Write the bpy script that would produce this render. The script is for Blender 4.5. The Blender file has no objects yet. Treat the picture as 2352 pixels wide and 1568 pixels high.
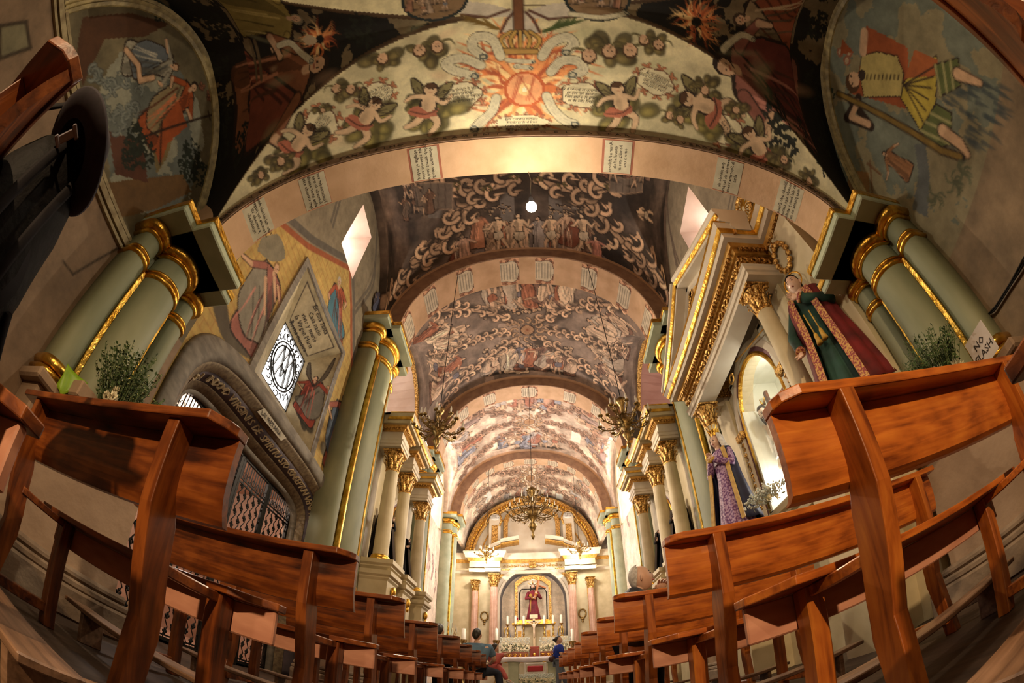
import bpy, math, random
import numpy as np
from mathutils import Vector, Matrix
PI = math.pi
random.seed(7); RNG = np.random.default_rng(11)
SC = bpy.context.scene
COL = SC.collection
# ------------------------------------------------------------------ camera
# full-frame fisheye (equisolid, about 15.6 mm on a 36 mm sensor) held low between the pews, tilted up 45 degrees
CAMZ = 0.40
FPX = 1018.0
PITCH, YAW, ROLL = math.radians(45.0), math.radians(2.3), math.radians(0.1)
cd = bpy.data.cameras.new('camera'); cam = bpy.data.objects.new('camera', cd); COL.objects.link(cam)
cd.type = 'PANO'
for holder in (cd, getattr(cd, 'cycles', None)):
    try:
        holder.panorama_type = 'FISHEYE_EQUISOLID'
        holder.fisheye_lens = FPX * 36.0 / 2352.0
        holder.fisheye_fov = math.radians(220)
    except Exception:
        pass
cd.sensor_width = 36.0; cd.sensor_fit = 'HORIZONTAL'; cd.clip_start = 0.01; cd.clip_end = 200
def _rm():
    cr, sr = math.cos(ROLL), math.sin(ROLL); cp, sp = math.cos(PITCH), math.sin(PITCH); cy, sy = math.cos(YAW), math.sin(YAW)
    R1 = np.array([[cr, 0, sr], [0, 1, 0], [-sr, 0, cr]]); R2 = np.array([[1, 0, 0], [0, cp, -sp], [0, sp, cp]]); R3 = np.array([[cy, -sy, 0], [sy, cy, 0], [0, 0, 1]])
    return R3 @ R2 @ R1
RM = _rm()
# camera axes: X = RM x, view (-Z) = RM y, up (Y) = RM z
m3 = Matrix([[RM[i][0], RM[i][2], -RM[i][1]] for i in range(3)])
cam.matrix_world = Matrix.Translation((0, 0, CAMZ)) @ m3.to_4x4()
SC.camera = cam
def ray(px, py):
    x = px - 1176.; y = 784. - py; r = math.hypot(x, y); th = 2 * math.asin(min(1, r / (2 * FPX))); a = math.atan2(y, x)
    return RM @ np.array([math.sin(th) * math.cos(a), math.cos(th), math.sin(th) * math.sin(a)])
def at(px, py, x=None, y=None, z=None):
    """world point seen at a pixel of the photo on the plane x=, y= or z= (world)."""
    d = ray(px, py)
    t = x / d[0] if x is not None else (y / d[1] if y is not None else (z - CAMZ) / d[2])
    return Vector((d[0] * t, d[1] * t, d[2] * t + CAMZ))
# ------------------------------------------------------------------ view + world
SC.view_settings.view_transform = 'Standard'; SC.view_settings.look = 'None'; SC.view_settings.gamma = 1.0
SC.view_settings.exposure = 0.0
try: SC.view_settings.use_curve_mapping = False
except Exception: pass
try:
    SC.cycles.max_bounces = 5; SC.cycles.diffuse_bounces = 3; SC.cycles.glossy_bounces = 3; SC.cycles.transmission_bounces = 3
    SC.cycles.caustics_reflective = False; SC.cycles.caustics_refractive = False; SC.cycles.sample_clamp_indirect = 4.0
    SC.cycles.use_denoising = True
except Exception: pass
W = bpy.data.worlds.new('world'); SC.world = W; W.use_nodes = True
W.node_tree.nodes['Background'].inputs[0].default_value = (0.8, 0.88, 1.0, 1)
W.node_tree.nodes['Background'].inputs[1].default_value = 1.2
def lamp(name, loc, power, color, radius=0.05, spot=None, target=None, blend=0.6):
    ld = bpy.data.lights.new(name, 'SPOT' if spot else 'POINT'); ld.energy = power; ld.color = color; ld.shadow_soft_size = radius
    o = bpy.data.objects.new(name, ld); COL.objects.link(o); o.location = loc
    if spot:
        ld.spot_size = math.radians(spot); ld.spot_blend = blend
        d = Vector(target) - Vector(loc); o.rotation_euler = d.to_track_quat('-Z', 'Y').to_euler()
    return o
WARM = (1.0, 0.78, 0.50)
lamp('bare_bulb_light', (0.08, 1.453, 3.18), 150, (1.0, 0.84, 0.62), 0.05)
lamp('choir_lamp_light', (-0.2, -1.3, 2.7), 46, (1.0, 0.80, 0.54), 0.05)
lamp('rear_spot_light', (-0.1, -3.05, 2.45), 620, (1.0, 0.68, 0.38), 0.05, 80, (0.1, 1.8, 0.5), 0.6)
lamp('cornice_floodlight_left', (-1.9, 8.0, 5.5), 650, (1.0, 0.80, 0.55), 0.08, 120, (1.5, 2.6, 2.2))
lamp('cornice_floodlight_right', (1.95, 7.2, 5.3), 520, (1.0, 0.80, 0.55), 0.08, 120, (-2.2, 3.0, 2.6))
lamp('altar_floodlight_left', (-1.55, 15.6, 4.9), 95, (1.0, 0.90, 0.76), 0.1)
lamp('altar_floodlight_right', (1.72, 15.6, 4.9), 95, (1.0, 0.90, 0.76), 0.1)
lamp('nave_vault_light', (0.0, 12.0, 5.0), 190, (1.0, 0.88, 0.78), 0.25)
lamp('middle_nave_light', (0.0, 8.0, 4.8), 75, (1.0, 0.80, 0.58), 0.25)
lamp('presbytery_light', (0.0, 13.2, 3.4), 110, (1.0, 0.86, 0.70), 0.25)
# ------------------------------------------------------------------ materials
MATS = {}
def nt_mat(name):
    m = bpy.data.materials.new(name); m.use_nodes = True
    n = m.node_tree.nodes; n.clear(); o = n.new('ShaderNodeOutputMaterial'); b = n.new('ShaderNodeBsdfPrincipled')
    m.node_tree.links.new(b.outputs[0], o.inputs[0]); return m, n, m.node_tree.links, b
def mat(name, c1, c2=None, rough=0.6, metal=0.0, scale=6.0, stretch=(1, 1, 1), bump=0.0, detail=4.0, lo=0.35, hi=0.65, spec=0.5, coat=0.0, bscale=None, c3=None):
    if name in MATS: return MATS[name]
    m, n, l, b = nt_mat(name)
    b.inputs['Roughness'].default_value = rough; b.inputs['Metallic'].default_value = metal
    try: b.inputs['Specular IOR Level'].default_value = spec; b.inputs['Coat Weight'].default_value = coat; b.inputs['Coat Roughness'].default_value = 0.25
    except Exception: pass
    tc = n.new('ShaderNodeTexCoord'); mp = n.new('ShaderNodeMapping'); mp.inputs['Scale'].default_value = stretch
    l.new(tc.outputs['Object'], mp.inputs[0])
    no = n.new('ShaderNodeTexNoise'); no.inputs['Scale'].default_value = scale; no.inputs['Detail'].default_value = detail
    l.new(mp.outputs[0], no.inputs['Vector'])
    cr = n.new('ShaderNodeValToRGB'); cr.color_ramp.elements[0].position = lo; cr.color_ramp.elements[1].position = hi
    c2 = c2 or tuple(v * 0.8 for v in c1)
    cr.color_ramp.elements[0].color = (*c2, 1); cr.color_ramp.elements[1].color = (*c1, 1)
    if c3:
        e = cr.color_ramp.elements.new((lo + hi) / 2); e.color = (*c3, 1)
    l.new(no.outputs[0], cr.inputs[0]); l.new(cr.outputs[0], b.inputs['Base Color'])
    if bump:
        bn = n.new('ShaderNodeBump'); bn.inputs['Strength'].default_value = bump; bn.inputs['Distance'].default_value = 0.02
        if bscale:
            n2 = n.new('ShaderNodeTexNoise'); n2.inputs['Scale'].default_value = bscale; n2.inputs['Detail'].default_value = 3; l.new(tc.outputs['Object'], n2.inputs['Vector']); l.new(n2.outputs[0], bn.inputs['Height'])
        else: l.new(no.outputs[0], bn.inputs['Height'])
        l.new(bn.outputs[0], b.inputs['Normal'])
    MATS[name] = m; return m
def wood(name, c1, c2, c3, rough=0.33, vert=False):
    """varnished boards: streaky grain along local X plus blotches."""
    m, n, l, b = nt_mat(name)
    tc = n.new('ShaderNodeTexCoord')
    mp = n.new('ShaderNodeMapping'); mp.inputs['Scale'].default_value = (26, 26, 2.2) if vert else (2.2, 26, 26); l.new(tc.outputs['Object'], mp.inputs[0])
    g = n.new('ShaderNodeTexNoise'); g.inputs['Scale'].default_value = 1.6; g.inputs['Detail'].default_value = 7; g.inputs['Distortion'].default_value = 0.6; l.new(mp.outputs[0], g.inputs['Vector'])
    mp2 = n.new('ShaderNodeMapping'); mp2.inputs['Scale'].default_value = (7, 7, 3.0) if vert else (3.5, 7, 7); l.new(tc.outputs['Object'], mp2.inputs[0])
    bl = n.new('ShaderNodeTexNoise'); bl.inputs['Scale'].default_value = 1.5; bl.inputs['Detail'].default_value = 5; l.new(mp2.outputs[0], bl.inputs['Vector'])
    mx = n.new('ShaderNodeMath'); mx.operation = 'MULTIPLY_ADD'; mx.inputs[1].default_value = 0.45; l.new(g.outputs[0], mx.inputs[0])
    m2 = n.new('ShaderNodeMath'); m2.operation = 'MULTIPLY'; m2.inputs[1].default_value = 0.55; l.new(bl.outputs[0], m2.inputs[0]); l.new(m2.outputs[0], mx.inputs[2])
    cr = n.new('ShaderNodeValToRGB'); e = cr.color_ramp.elements; e[0].position = 0.36; e[0].color = (*c3, 1); e[1].position = 0.62; e[1].color = (*c1, 1)
    k = e.new(0.5); k.color = (*c2, 1)
    l.new(mx.outputs[0], cr.inputs[0]); l.new(cr.outputs[0], b.inputs['Base Color'])
    b.inputs['Roughness'].default_value = rough
    try: b.inputs['Coat Weight'].default_value = 0.35; b.inputs['Coat Roughness'].default_value = 0.2
    except Exception: pass
    bn = n.new('ShaderNodeBump'); bn.inputs['Strength'].default_value = 0.25; bn.inputs['Distance'].default_value = 0.004; l.new(g.outputs[0], bn.inputs['Height']); l.new(bn.outputs[0], b.inputs['Normal'])
    MATS[name] = m; return m
def emis(name, col, strength):
    m = bpy.data.materials.new(name); m.use_nodes = True; n = m.node_tree.nodes; n.clear()
    o = n.new('ShaderNodeOutputMaterial'); e = n.new('ShaderNodeEmission'); e.inputs[0].default_value = (*col, 1); e.inputs[1].default_value = strength
    m.node_tree.links.new(e.outputs[0], o.inputs[0]); MATS[name] = m; return m
def glassm(name, col=(0.9, 0.95, 0.95), alpha=0.12):
    m, n, l, b = nt_mat(name); o = [x for x in n if x.type == 'OUTPUT_MATERIAL'][0]
    b.inputs['Base Color'].default_value = (*col, 1); b.inputs['Roughness'].default_value = 0.05
    t = n.new('ShaderNodeBsdfTransparent'); mx = n.new('ShaderNodeMixShader'); mx.inputs[0].default_value = alpha
    l.new(t.outputs[0], mx.inputs[1]); l.new(b.outputs[0], mx.inputs[2]); l.new(mx.outputs[0], o.inputs[0]); MATS[name] = m; return m
def frescom():
    """painted plaster: the pigment colours live in the mesh attribute 'paint', broken up by procedural wear."""
    m, n, l, b = nt_mat('fresco'); b.inputs['Roughness'].default_value = 0.75
    at_ = n.new('ShaderNodeAttribute'); at_.attribute_name = 'paint'
    tc = n.new('ShaderNodeTexCoord')
    no = n.new('ShaderNodeTexNoise'); no.inputs['Scale'].default_value = 7; no.inputs['Detail'].default_value = 8; no.inputs['Roughness'].default_value = 0.65; l.new(tc.outputs['Object'], no.inputs['Vector'])
    mr = n.new('ShaderNodeMapRange'); mr.inputs[1].default_value = 0.25; mr.inputs[2].default_value = 0.75; mr.inputs[3].default_value = 0.66; mr.inputs[4].default_value = 1.22; l.new(no.outputs[0], mr.inputs[0])
    mx = n.new('ShaderNodeVectorMath'); mx.operation = 'SCALE'; l.new(at_.outputs['Color'], mx.inputs[0]); l.new(mr.outputs[0], mx.inputs[3])
    l.new(mx.outputs[0], b.inputs['Base Color'])
    n2 = n.new('ShaderNodeTexNoise'); n2.inputs['Scale'].default_value = 22; n2.inputs['Detail'].default_value = 4; l.new(tc.outputs['Object'], n2.inputs['Vector'])
    bn = n.new('ShaderNodeBump'); bn.inputs['Strength'].default_value = 0.3; bn.inputs['Distance'].default_value = 0.01; l.new(n2.outputs[0], bn.inputs['Height']); l.new(bn.outputs[0], b.inputs['Normal'])
    MATS['fresco'] = m; return m
FRESCO = frescom()
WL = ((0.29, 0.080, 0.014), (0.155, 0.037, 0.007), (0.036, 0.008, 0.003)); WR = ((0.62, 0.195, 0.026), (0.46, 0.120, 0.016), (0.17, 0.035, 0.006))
M_WOODL = wood('wood_dark_shaded', *WL); M_WOODR = wood('wood_orange_lit', *WR)  # one pew wood: left tone darkened for shade, right brightened for light
M_WOODLV = wood('wood_shaded_upright', *WL, vert=True); M_WOODRV = wood('wood_lit_upright', *[tuple(q * .8 for q in c) for c in WR], vert=True)
M_WOODG = wood('wood_worn', (0.30, 0.17, 0.10), (0.20, 0.11, 0.06), (0.09, 0.045, 0.025), 0.55)
M_PINK = mat('pink_undercoat', (0.62, 0.30, 0.19), (0.48, 0.21, 0.13), 0.55, scale=5, stretch=(1, 4, 4))
M_GOLD = mat('gilding', (0.95, 0.60, 0.12), (0.55, 0.27, 0.03), 0.30, 1.0, scale=9, bump=0.35, bscale=30)
M_GOLDC = mat('gilded_carving', (0.92, 0.60, 0.20), (0.30, 0.14, 0.03), 0.38, 0.9, scale=34, bump=1.0, bscale=46, lo=0.42, hi=0.58)
M_OCHRE = mat('ochre_gilding', (0.72, 0.42, 0.10), (0.45, 0.22, 0.04), 0.45, 0.5, scale=12, bump=0.2)
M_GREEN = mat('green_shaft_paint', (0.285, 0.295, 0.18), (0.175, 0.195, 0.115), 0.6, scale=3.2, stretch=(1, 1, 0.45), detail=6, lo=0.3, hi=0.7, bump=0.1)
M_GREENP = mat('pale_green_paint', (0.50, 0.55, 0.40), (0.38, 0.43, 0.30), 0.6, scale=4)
M_CREAM = mat('cream_paint', (0.68, 0.58, 0.38), (0.54, 0.45, 0.27), 0.55, scale=3.5, detail=5)
M_CREAMW = mat('white_cream_paint', (0.80, 0.72, 0.58), (0.70, 0.60, 0.45), 0.55, scale=3.0)
M_STONE = mat('worn_plaster', (0.40, 0.28, 0.185), (0.25, 0.165, 0.105), 0.85, scale=2.6, detail=8, lo=0.3, hi=0.7, bump=0.3, bscale=14)
M_STONED = mat('old_base_stone', (0.30, 0.22, 0.15), (0.17, 0.12, 0.08), 0.85, scale=5, detail=8, bump=0.4, bscale=16)
M_ARCH = mat('peach_arch_plaster', (0.72, 0.47, 0.29), (0.55, 0.34, 0.19), 0.8, scale=3.5, detail=8, lo=0.3, hi=0.7, bump=0.35, bscale=12)
M_ARCHF = mat('brown_arch_edge', (0.34, 0.20, 0.115), (0.22, 0.12, 0.07), 0.8, scale=5, detail=6)
M_GREY = mat('grey_painted_stone', (0.30, 0.27, 0.225), (0.19, 0.17, 0.145), 0.8, scale=6, detail=8, stretch=(1, 1, 3), bump=0.2)
M_IRON = mat('black_iron', (0.02, 0.018, 0.016), (0.01, 0.01, 0.01), 0.45, 0.6, scale=20)
M_BRASS = mat('brass', (0.62, 0.42, 0.13), (0.30, 0.18, 0.05), 0.32, 1.0, scale=18)
M_DARKBRASS = mat('aged_brass', (0.42, 0.28, 0.10), (0.14, 0.09, 0.03), 0.38, 0.9, scale=22)
M_WAX = mat('white_wax', (0.9, 0.86, 0.74), (0.82, 0.76, 0.62), 0.5)
M_SKIN = mat('skin', (0.72, 0.46, 0.33), (0.62, 0.37, 0.26), 0.5, scale=8)
M_SKINP = mat('painted_skin', (0.78, 0.55, 0.42), (0.66, 0.42, 0.32), 0.3, scale=8)
M_HAIR = mat('dark_hair', (0.02, 0.012, 0.008), (0.008, 0.005, 0.004), 0.45, scale=40)
M_GHAIR = mat('grey_hair', (0.62, 0.58, 0.52), (0.38, 0.35, 0.31), 0.6, scale=40)
M_BLACK = mat('black_cloth', (0.012, 0.010, 0.012), (0.005, 0.004, 0.005), 0.8, scale=8, spec=0.15)
M_WHITE = mat('white_paint', (0.85, 0.83, 0.78), (0.75, 0.72, 0.66), 0.5)
M_INK = mat('ink', (0.03, 0.02, 0.015), (0.02, 0.015, 0.01), 0.8)
M_FLOOR = mat('floor_boards', (0.075, 0.045, 0.028), (0.035, 0.02, 0.012), 0.6, scale=3, stretch=(8, 1, 1))
# ------------------------------------------------------------------ things
def tag(o, label=None, cat=None, group=None, kind=None):
    if label: o['label'] = label
    if cat: o['category'] = cat
    if group: o['group'] = group
    if kind: o['kind'] = kind
    return o
def thing(name, loc, label, cat, group=None):
    o = bpy.data.objects.new(name, None); COL.objects.link(o); o.location = loc; o.empty_display_size = 0.1
    return tag(o, label, cat, group)
def wloc(o):
    v = Vector((0, 0, 0))
    while o is not None: v += Vector(o.location); o = o.parent
    return v
KIDS = {}
def setparent(o, p):
    o.parent = p; KIDS.setdefault(p.name, []).append(o)
def copy_tree(o, loc, label, group=None, name=None):
    c = o.copy(); COL.objects.link(c); c.location = loc
    if label: c['label'] = label
    if group: c['group'] = group
    for ch in list(o.children):
        k = ch.copy(); COL.objects.link(k); k.parent = c
        for g in ch.children:
            q = g.copy(); COL.objects.link(q); q.parent = k
    return c
class G:
    """collects shapes and links them as one mesh object"""
    def __init__(s): s.v = []; s.f = []; s.sm = []; s.n = 0
    def add(s, vs, fs, smooth=False):
        vs = [tuple(p) for p in vs]; s.v += vs; s.f += [tuple(i + s.n for i in f) for f in fs]; s.sm += [smooth] * len(fs); s.n += len(vs); return s
    def box(s, x0, x1, y0, y1, z0, z1, M=None, ch=0.0):
        if ch <= 0:
            vs = [Vector((x, y, z)) for x in (x0, x1) for y in (y0, y1) for z in (z0, z1)]
            fs = [(0, 1, 3, 2), (4, 6, 7, 5), (0, 4, 5, 1), (2, 3, 7, 6), (0, 2, 6, 4), (1, 5, 7, 3)]
            if M: vs = [M @ p for p in vs]
            return s.add(vs, fs)
        c = min(ch, abs(x1 - x0) * .45, abs(y1 - y0) * .45, abs(z1 - z0) * .45)
        vs = []; idx = {}
        for i, x in enumerate((x0, x1)):
            for j, y in enumerate((y0, y1)):
                for k, z in enumerate((z0, z1)):
                    sx, sy, sz = (c if i == 0 else -c), (c if j == 0 else -c), (c if k == 0 else -c)
                    for a, p in enumerate(((x, y + sy, z + sz), (x + sx, y, z + sz), (x + sx, y + sy, z))):
                        idx[(i, j, k, a)] = len(vs); vs.append(Vector(p))
        fs = []
        I = lambda i, j, k, a: idx[(i, j, k, a)]
        for i in (0, 1): fs.append((I(i,0,0,0), I(i,1,0,0), I(i,1,1,0), I(i,0,1,0)))
        for j in (0, 1): fs.append((I(0,j,0,1), I(1,j,0,1), I(1,j,1,1), I(0,j,1,1)))
        for k in (0, 1): fs.append((I(0,0,k,2), I(1,0,k,2), I(1,1,k,2), I(0,1,k,2)))
        for i in (0, 1):
            for j in (0, 1): fs.append((I(i,j,0,0), I(i,j,1,0), I(i,j,1,1), I(i,j,0,1)))
        for i in (0, 1):
            for k in (0, 1): fs.append((I(i,0,k,0), I(i,1,k,0), I(i,1,k,2), I(i,0,k,2)))
        for j in (0, 1):
            for k in (0, 1): fs.append((I(0,j,k,1), I(1,j,k,1), I(1,j,k,2), I(0,j,k,2)))
        for i in (0, 1):
            for j in (0, 1):
                for k in (0, 1): fs.append((I(i,j,k,0), I(i,j,k,1), I(i,j,k,2)))
        if M: vs = [M @ p for p in vs]
        return s.add(vs, fs)
    def beam(s, p, q, w, h, up=(0, 0, 1)):
        p = Vector(p); q = Vector(q); d = (q - p); L = d.length; d.normalize(); u = Vector(up); r = d.cross(u)
        if r.length < 1e-4: r = d.cross(Vector((1, 0, 0)))
        r.normalize(); u = r.cross(d)
        M = Matrix(((r.x, d.x, u.x, p.x), (r.y, d.y, u.y, p.y), (r.z, d.z, u.z, p.z), (0, 0, 0, 1)))
        return s.box(-w / 2, w / 2, 0, L, -h / 2, h / 2, M)
    def tube(s, pts, rad, n=8, caps=True, closed=False, squash=None):
        pts = [Vector(p) for p in pts]; m = len(pts)
        rs = rad if hasattr(rad, '__len__') else [rad] * m
        vs = []; nrm = None
        for i, p in enumerate(pts):
            t = (pts[(i + 1) % m] - pts[i - 1]) if closed else (pts[min(i + 1, m - 1)] - pts[max(i - 1, 0)])
            if t.length < 1e-9: t = Vector((0, 0, 1))
            t.normalize()
            if nrm is None: nrm = t.cross(Vector((0, 0, 1)) if abs(t.z) < .9 else Vector((1, 0, 0)))
            nrm = nrm - t * nrm.dot(t)
            if nrm.length < 1e-6: nrm = t.orthogonal()
            nrm.normalize(); b = t.cross(nrm)
            for k in range(n):
                a = 2 * PI * k / n; vs.append(p + (nrm * math.cos(a) + b * math.sin(a) * (squash or 1)) * rs[i])
        fs = []; mm = m if closed else m - 1
        for i in range(mm):
            for k in range(n):
                a = i * n + k; b2 = i * n + (k + 1) % n; c = ((i + 1) % m) * n + (k + 1) % n; d = ((i + 1) % m) * n + k
                fs.append((a, b2, c, d))
        s.add(vs, fs, True)
        if caps and not closed:
            s.f.append(tuple(s.n - len(vs) + k for k in range(n))[::-1]); s.sm.append(False)
            s.f.append(tuple(s.n - n + k for k in range(n))); s.sm.append(False)
        return s
    def lathe(s, prof, c=(0, 0, 0), n=24, M=None, a0=0, a1=2 * PI, sq=1.0):
        full = abs(a1 - a0 - 2 * PI) < 1e-6; k = n if full else n + 1; vs = []
        for r, z in prof:
            for i in range(k):
                a = a0 + (a1 - a0) * i / n; p = Vector((r * math.cos(a), r * math.sin(a) * sq, z))
                vs.append((M @ p if M else p) + Vector(c))
        fs = []
        for j in range(len(prof) - 1):
            for i in range(n):
                a = j * k + i; b = j * k + (i + 1) % k
                fs.append((a, b, b + k, a + k))
        return s.add(vs, fs, True)
    def ell(s, c, r, n=12, M=None):
        r = r if hasattr(r, '__len__') else (r, r, r); vs = []; m = max(4, n // 2 + 1)
        for j in range(m + 1):
            t = PI * j / m
            for i in range(n):
                a = 2 * PI * i / n; p = Vector((r[0] * math.sin(t) * math.cos(a), r[1] * math.sin(t) * math.sin(a), r[2] * math.cos(t)))
                vs.append((M @ p if M else p) + Vector(c))
        fs = [(j * n + i, (j + 1) * n + i, (j + 1) * n + (i + 1) % n, j * n + (i + 1) % n) for j in range(m) for i in range(n)]
        return s.add(vs, fs, True)
    def prism(s, poly, f0, f1):
        """poly: 2D points; f0,f1: functions 2D->3D for the two faces"""
        n = len(poly); vs = [Vector(f0(*p)) for p in poly] + [Vector(f1(*p)) for p in poly]
        fs = [tuple(range(n))[::-1], tuple(range(n, 2 * n))] + [(i, (i + 1) % n, n + (i + 1) % n, n + i) for i in range(n)]
        return s.add(vs, fs)
    def sweep(s, rings, closed_ring=True, caps=True, smooth=False, loop=False):
        """rings: list of equal-length lists of 3D points"""
        n = len(rings[0]); m = len(rings); vs = [p for r in rings for p in r]; fs = []
        for i in range(m if loop else m - 1):
            for k in range(n if closed_ring else n - 1):
                j = (i + 1) % m
                fs.append((i * n + k, i * n + (k + 1) % n, j * n + (k + 1) % n, j * n + k))
        if caps and closed_ring and not loop: fs += [tuple(range(n))[::-1], tuple((m - 1) * n + k for k in range(n))]
        return s.add(vs, fs, smooth)
    def build(s, name, m, parent=None, bevel=0.0, auto=None):
        me = bpy.data.meshes.new(name); L = wloc(parent) if parent else Vector((0, 0, 0))
        me.from_pydata([(p[0] - L.x, p[1] - L.y, p[2] - L.z) for p in s.v], [], s.f); me.update()
        me.polygons.foreach_set('use_smooth', s.sm)
        me.materials.append(m if not isinstance(m, str) else MATS[m])
        o = bpy.data.objects.new(name, me); COL.objects.link(o)
        if parent: o.parent = parent
        if bevel:
            md = o.modifiers.new('bevel', 'BEVEL'); md.width = bevel; md.segments = 2; md.limit_method = 'ANGLE'; md.angle_limit = math.radians(40)
        return o
def text_mesh(name, s, p, right, up, size, m, parent=None, extrude=0.002, align='CENTER', spacing=1.0, font=None, shear=0.0):
    cu = bpy.data.curves.new('t', 'FONT'); cu.body = s; cu.size = size; cu.extrude = extrude; cu.align_x = align; cu.align_y = 'CENTER'; cu.resolution_u = 1; cu.space_character = spacing; cu.space_line = 1.0; cu.shear = shear
    o = bpy.data.objects.new('t', cu); COL.objects.link(o); dg = bpy.context.evaluated_depsgraph_get(); me0 = o.evaluated_get(dg).to_mesh()
    right = Vector(right).normalized(); up = Vector(up); up = (up - right * up.dot(right)).normalized(); nn = right.cross(up)
    vs = [Vector(p) + right * v.co.x + up * v.co.y + nn * v.co.z for v in me0.vertices]; fs = [tuple(q.vertices) for q in me0.polygons]
    o.evaluated_get(dg).to_mesh_clear(); bpy.data.objects.remove(o); bpy.data.curves.remove(cu)
    g = G(); g.add(vs, fs)
    if name is None: return g
    return g.build(name, m, parent)
# ------------------------------------------------------------------ painted plaster (pigment colours as a mesh attribute)
def fbm(shape, cell, oct=4, seed=0):
    r = np.random.default_rng(seed); out = np.zeros(shape); amp = 1.0; tot = 0
    for o in range(oct):
        c = max(1.5, cell / 2 ** o); gy, gx = int(shape[0] / c) + 3, int(shape[1] / c) + 3
        g = r.random((gy, gx)); yy = np.arange(shape[0]) / c; xx = np.arange(shape[1]) / c
        y0 = yy.astype(int); x0 = xx.astype(int); fy = (yy - y0); fx = (xx - x0); fy = fy * fy * (3 - 2 * fy); fx = fx * fx * (3 - 2 * fx)
        a = g[y0][:, x0]; b = g[y0][:, x0 + 1]; c_ = g[y0 + 1][:, x0]; d = g[y0 + 1][:, x0 + 1]
        out += amp * ((a * (1 - fx) + b * fx) * (1 - fy)[:, None] + (c_ * (1 - fx) + d * fx) * fy[:, None]); tot += amp; amp *= .55
    return out / tot
class Canvas:
    def __init__(s, u0, u1, v0, v1, ppm, base, mottle=0.25, seed=1):
        s.u0, s.u1, s.v0, s.v1, s.k = u0, u1, v0, v1, ppm
        s.nu = int((u1 - u0) * ppm) + 1; s.nv = int((v1 - v0) * ppm) + 1
        s.a = np.empty((s.nv, s.nu, 3)); s.a[:] = base
        s.a *= (1 + mottle * (fbm((s.nv, s.nu), 0.35 * ppm, 5, seed) - .5) * 2)[..., None]
        s.U = np.linspace(u0, u1, s.nu); s.V = np.linspace(v0, v1, s.nv)
    def win(s, x0, x1, y0, y1):
        i0 = max(0, int((x0 - s.u0) * s.k) - 1); i1 = min(s.nu, int((x1 - s.u0) * s.k) + 3); j0 = max(0, int((y0 - s.v0) * s.k) - 1); j1 = min(s.nv, int((y1 - s.v0) * s.k) + 3)
        if i1 <= i0 or j1 <= j0: return None
        return slice(j0, j1), slice(i0, i1), *np.meshgrid(s.U[i0:i1], s.V[j0:j1])
    def blend(s, sj, si, m, col, al):
        m = (m * al)[..., None]; s.a[sj, si] = s.a[sj, si] * (1 - m) + np.array(col) * m
    def poly(s, pts, col, al=1.0):
        p = np.array([tuple(q)[:2] for q in pts], float); w = s.win(p[:, 0].min(), p[:, 0].max(), p[:, 1].min(), p[:, 1].max())
        if w is None: return
        sj, si, X, Y = w; ins = np.zeros(X.shape, bool); n = len(p)
        for i in range(n):
            x1, y1 = p[i]; x2, y2 = p[(i + 1) % n]
            if y1 == y2: continue
            c = ((y1 > Y) != (y2 > Y)) & (X < (x2 - x1) * (Y - y1) / (y2 - y1) + x1); ins ^= c
        s.blend(sj, si, ins.astype(float), col, al)
    def ell(s, cx, cy, rx, ry, ang, col, al=1.0, soft=0.0):
        R = max(rx, ry) * (1 + soft); w = s.win(cx - R, cx + R, cy - R, cy + R)
        if w is None: return
        sj, si, X, Y = w; ca, sa = math.cos(ang), math.sin(ang); dx = X - cx; dy = Y - cy
        q = np.sqrt(((dx * ca + dy * sa) / max(rx, 1e-6)) ** 2 + ((-dx * sa + dy * ca) / max(ry, 1e-6)) ** 2)
        m = (q < 1).astype(float) if soft <= 0 else np.clip((1 + soft - q) / (2 * soft), 0, 1)
        s.blend(sj, si, m, col, al)
    def line(s, pts, w0, col, al=1.0, w1=None):
        p = [np.array(tuple(q)[:2], float) for q in pts]; n = len(p) - 1; w1 = w0 if w1 is None else w1
        for i in range(n):
            a, b = p[i], p[i + 1]; wa = w0 + (w1 - w0) * i / n; wb = w0 + (w1 - w0) * (i + 1) / n; R = max(wa, wb, .6 / s.k)
            w = s.win(min(a[0], b[0]) - R, max(a[0], b[0]) + R, min(a[1], b[1]) - R, max(a[1], b[1]) + R)
            if w is None: continue
            sj, si, X, Y = w; d = b - a; L2 = max(d @ d, 1e-12); t = np.clip(((X - a[0]) * d[0] + (Y - a[1]) * d[1]) / L2, 0, 1)
            q = np.hypot(X - a[0] - t * d[0], Y - a[1] - t * d[1]); r = wa + (wb - wa) * t
            m = np.clip((r - q) * s.k + .5, 0, 1) * np.clip(r * s.k / .5, .35, 1); s.blend(sj, si, m, col, al)
DK = (0.035, 0.018, 0.010); SK = (0.56, 0.38, 0.25)
def sh(c, f): return tuple(v * f for v in c)
def curve(pts, n=8):
    """Catmull-Rom through 2D points"""
    p = [np.array(tuple(q)[:2], float) for q in pts]; p = [2 * p[0] - p[1]] + p + [2 * p[-1] - p[-2]]; o = []
    for i in range(1, len(p) - 2):
        for t in np.linspace(0, 1, n, endpoint=False):
            o.append(.5 * (2 * p[i] + (p[i + 1] - p[i - 1]) * t + (2 * p[i - 1] - 5 * p[i] + 4 * p[i + 1] - p[i + 2]) * t * t + (3 * p[i] - p[i - 1] - 3 * p[i + 1] + p[i + 2]) * t ** 3))
    o.append(p[-2]); return o
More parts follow.
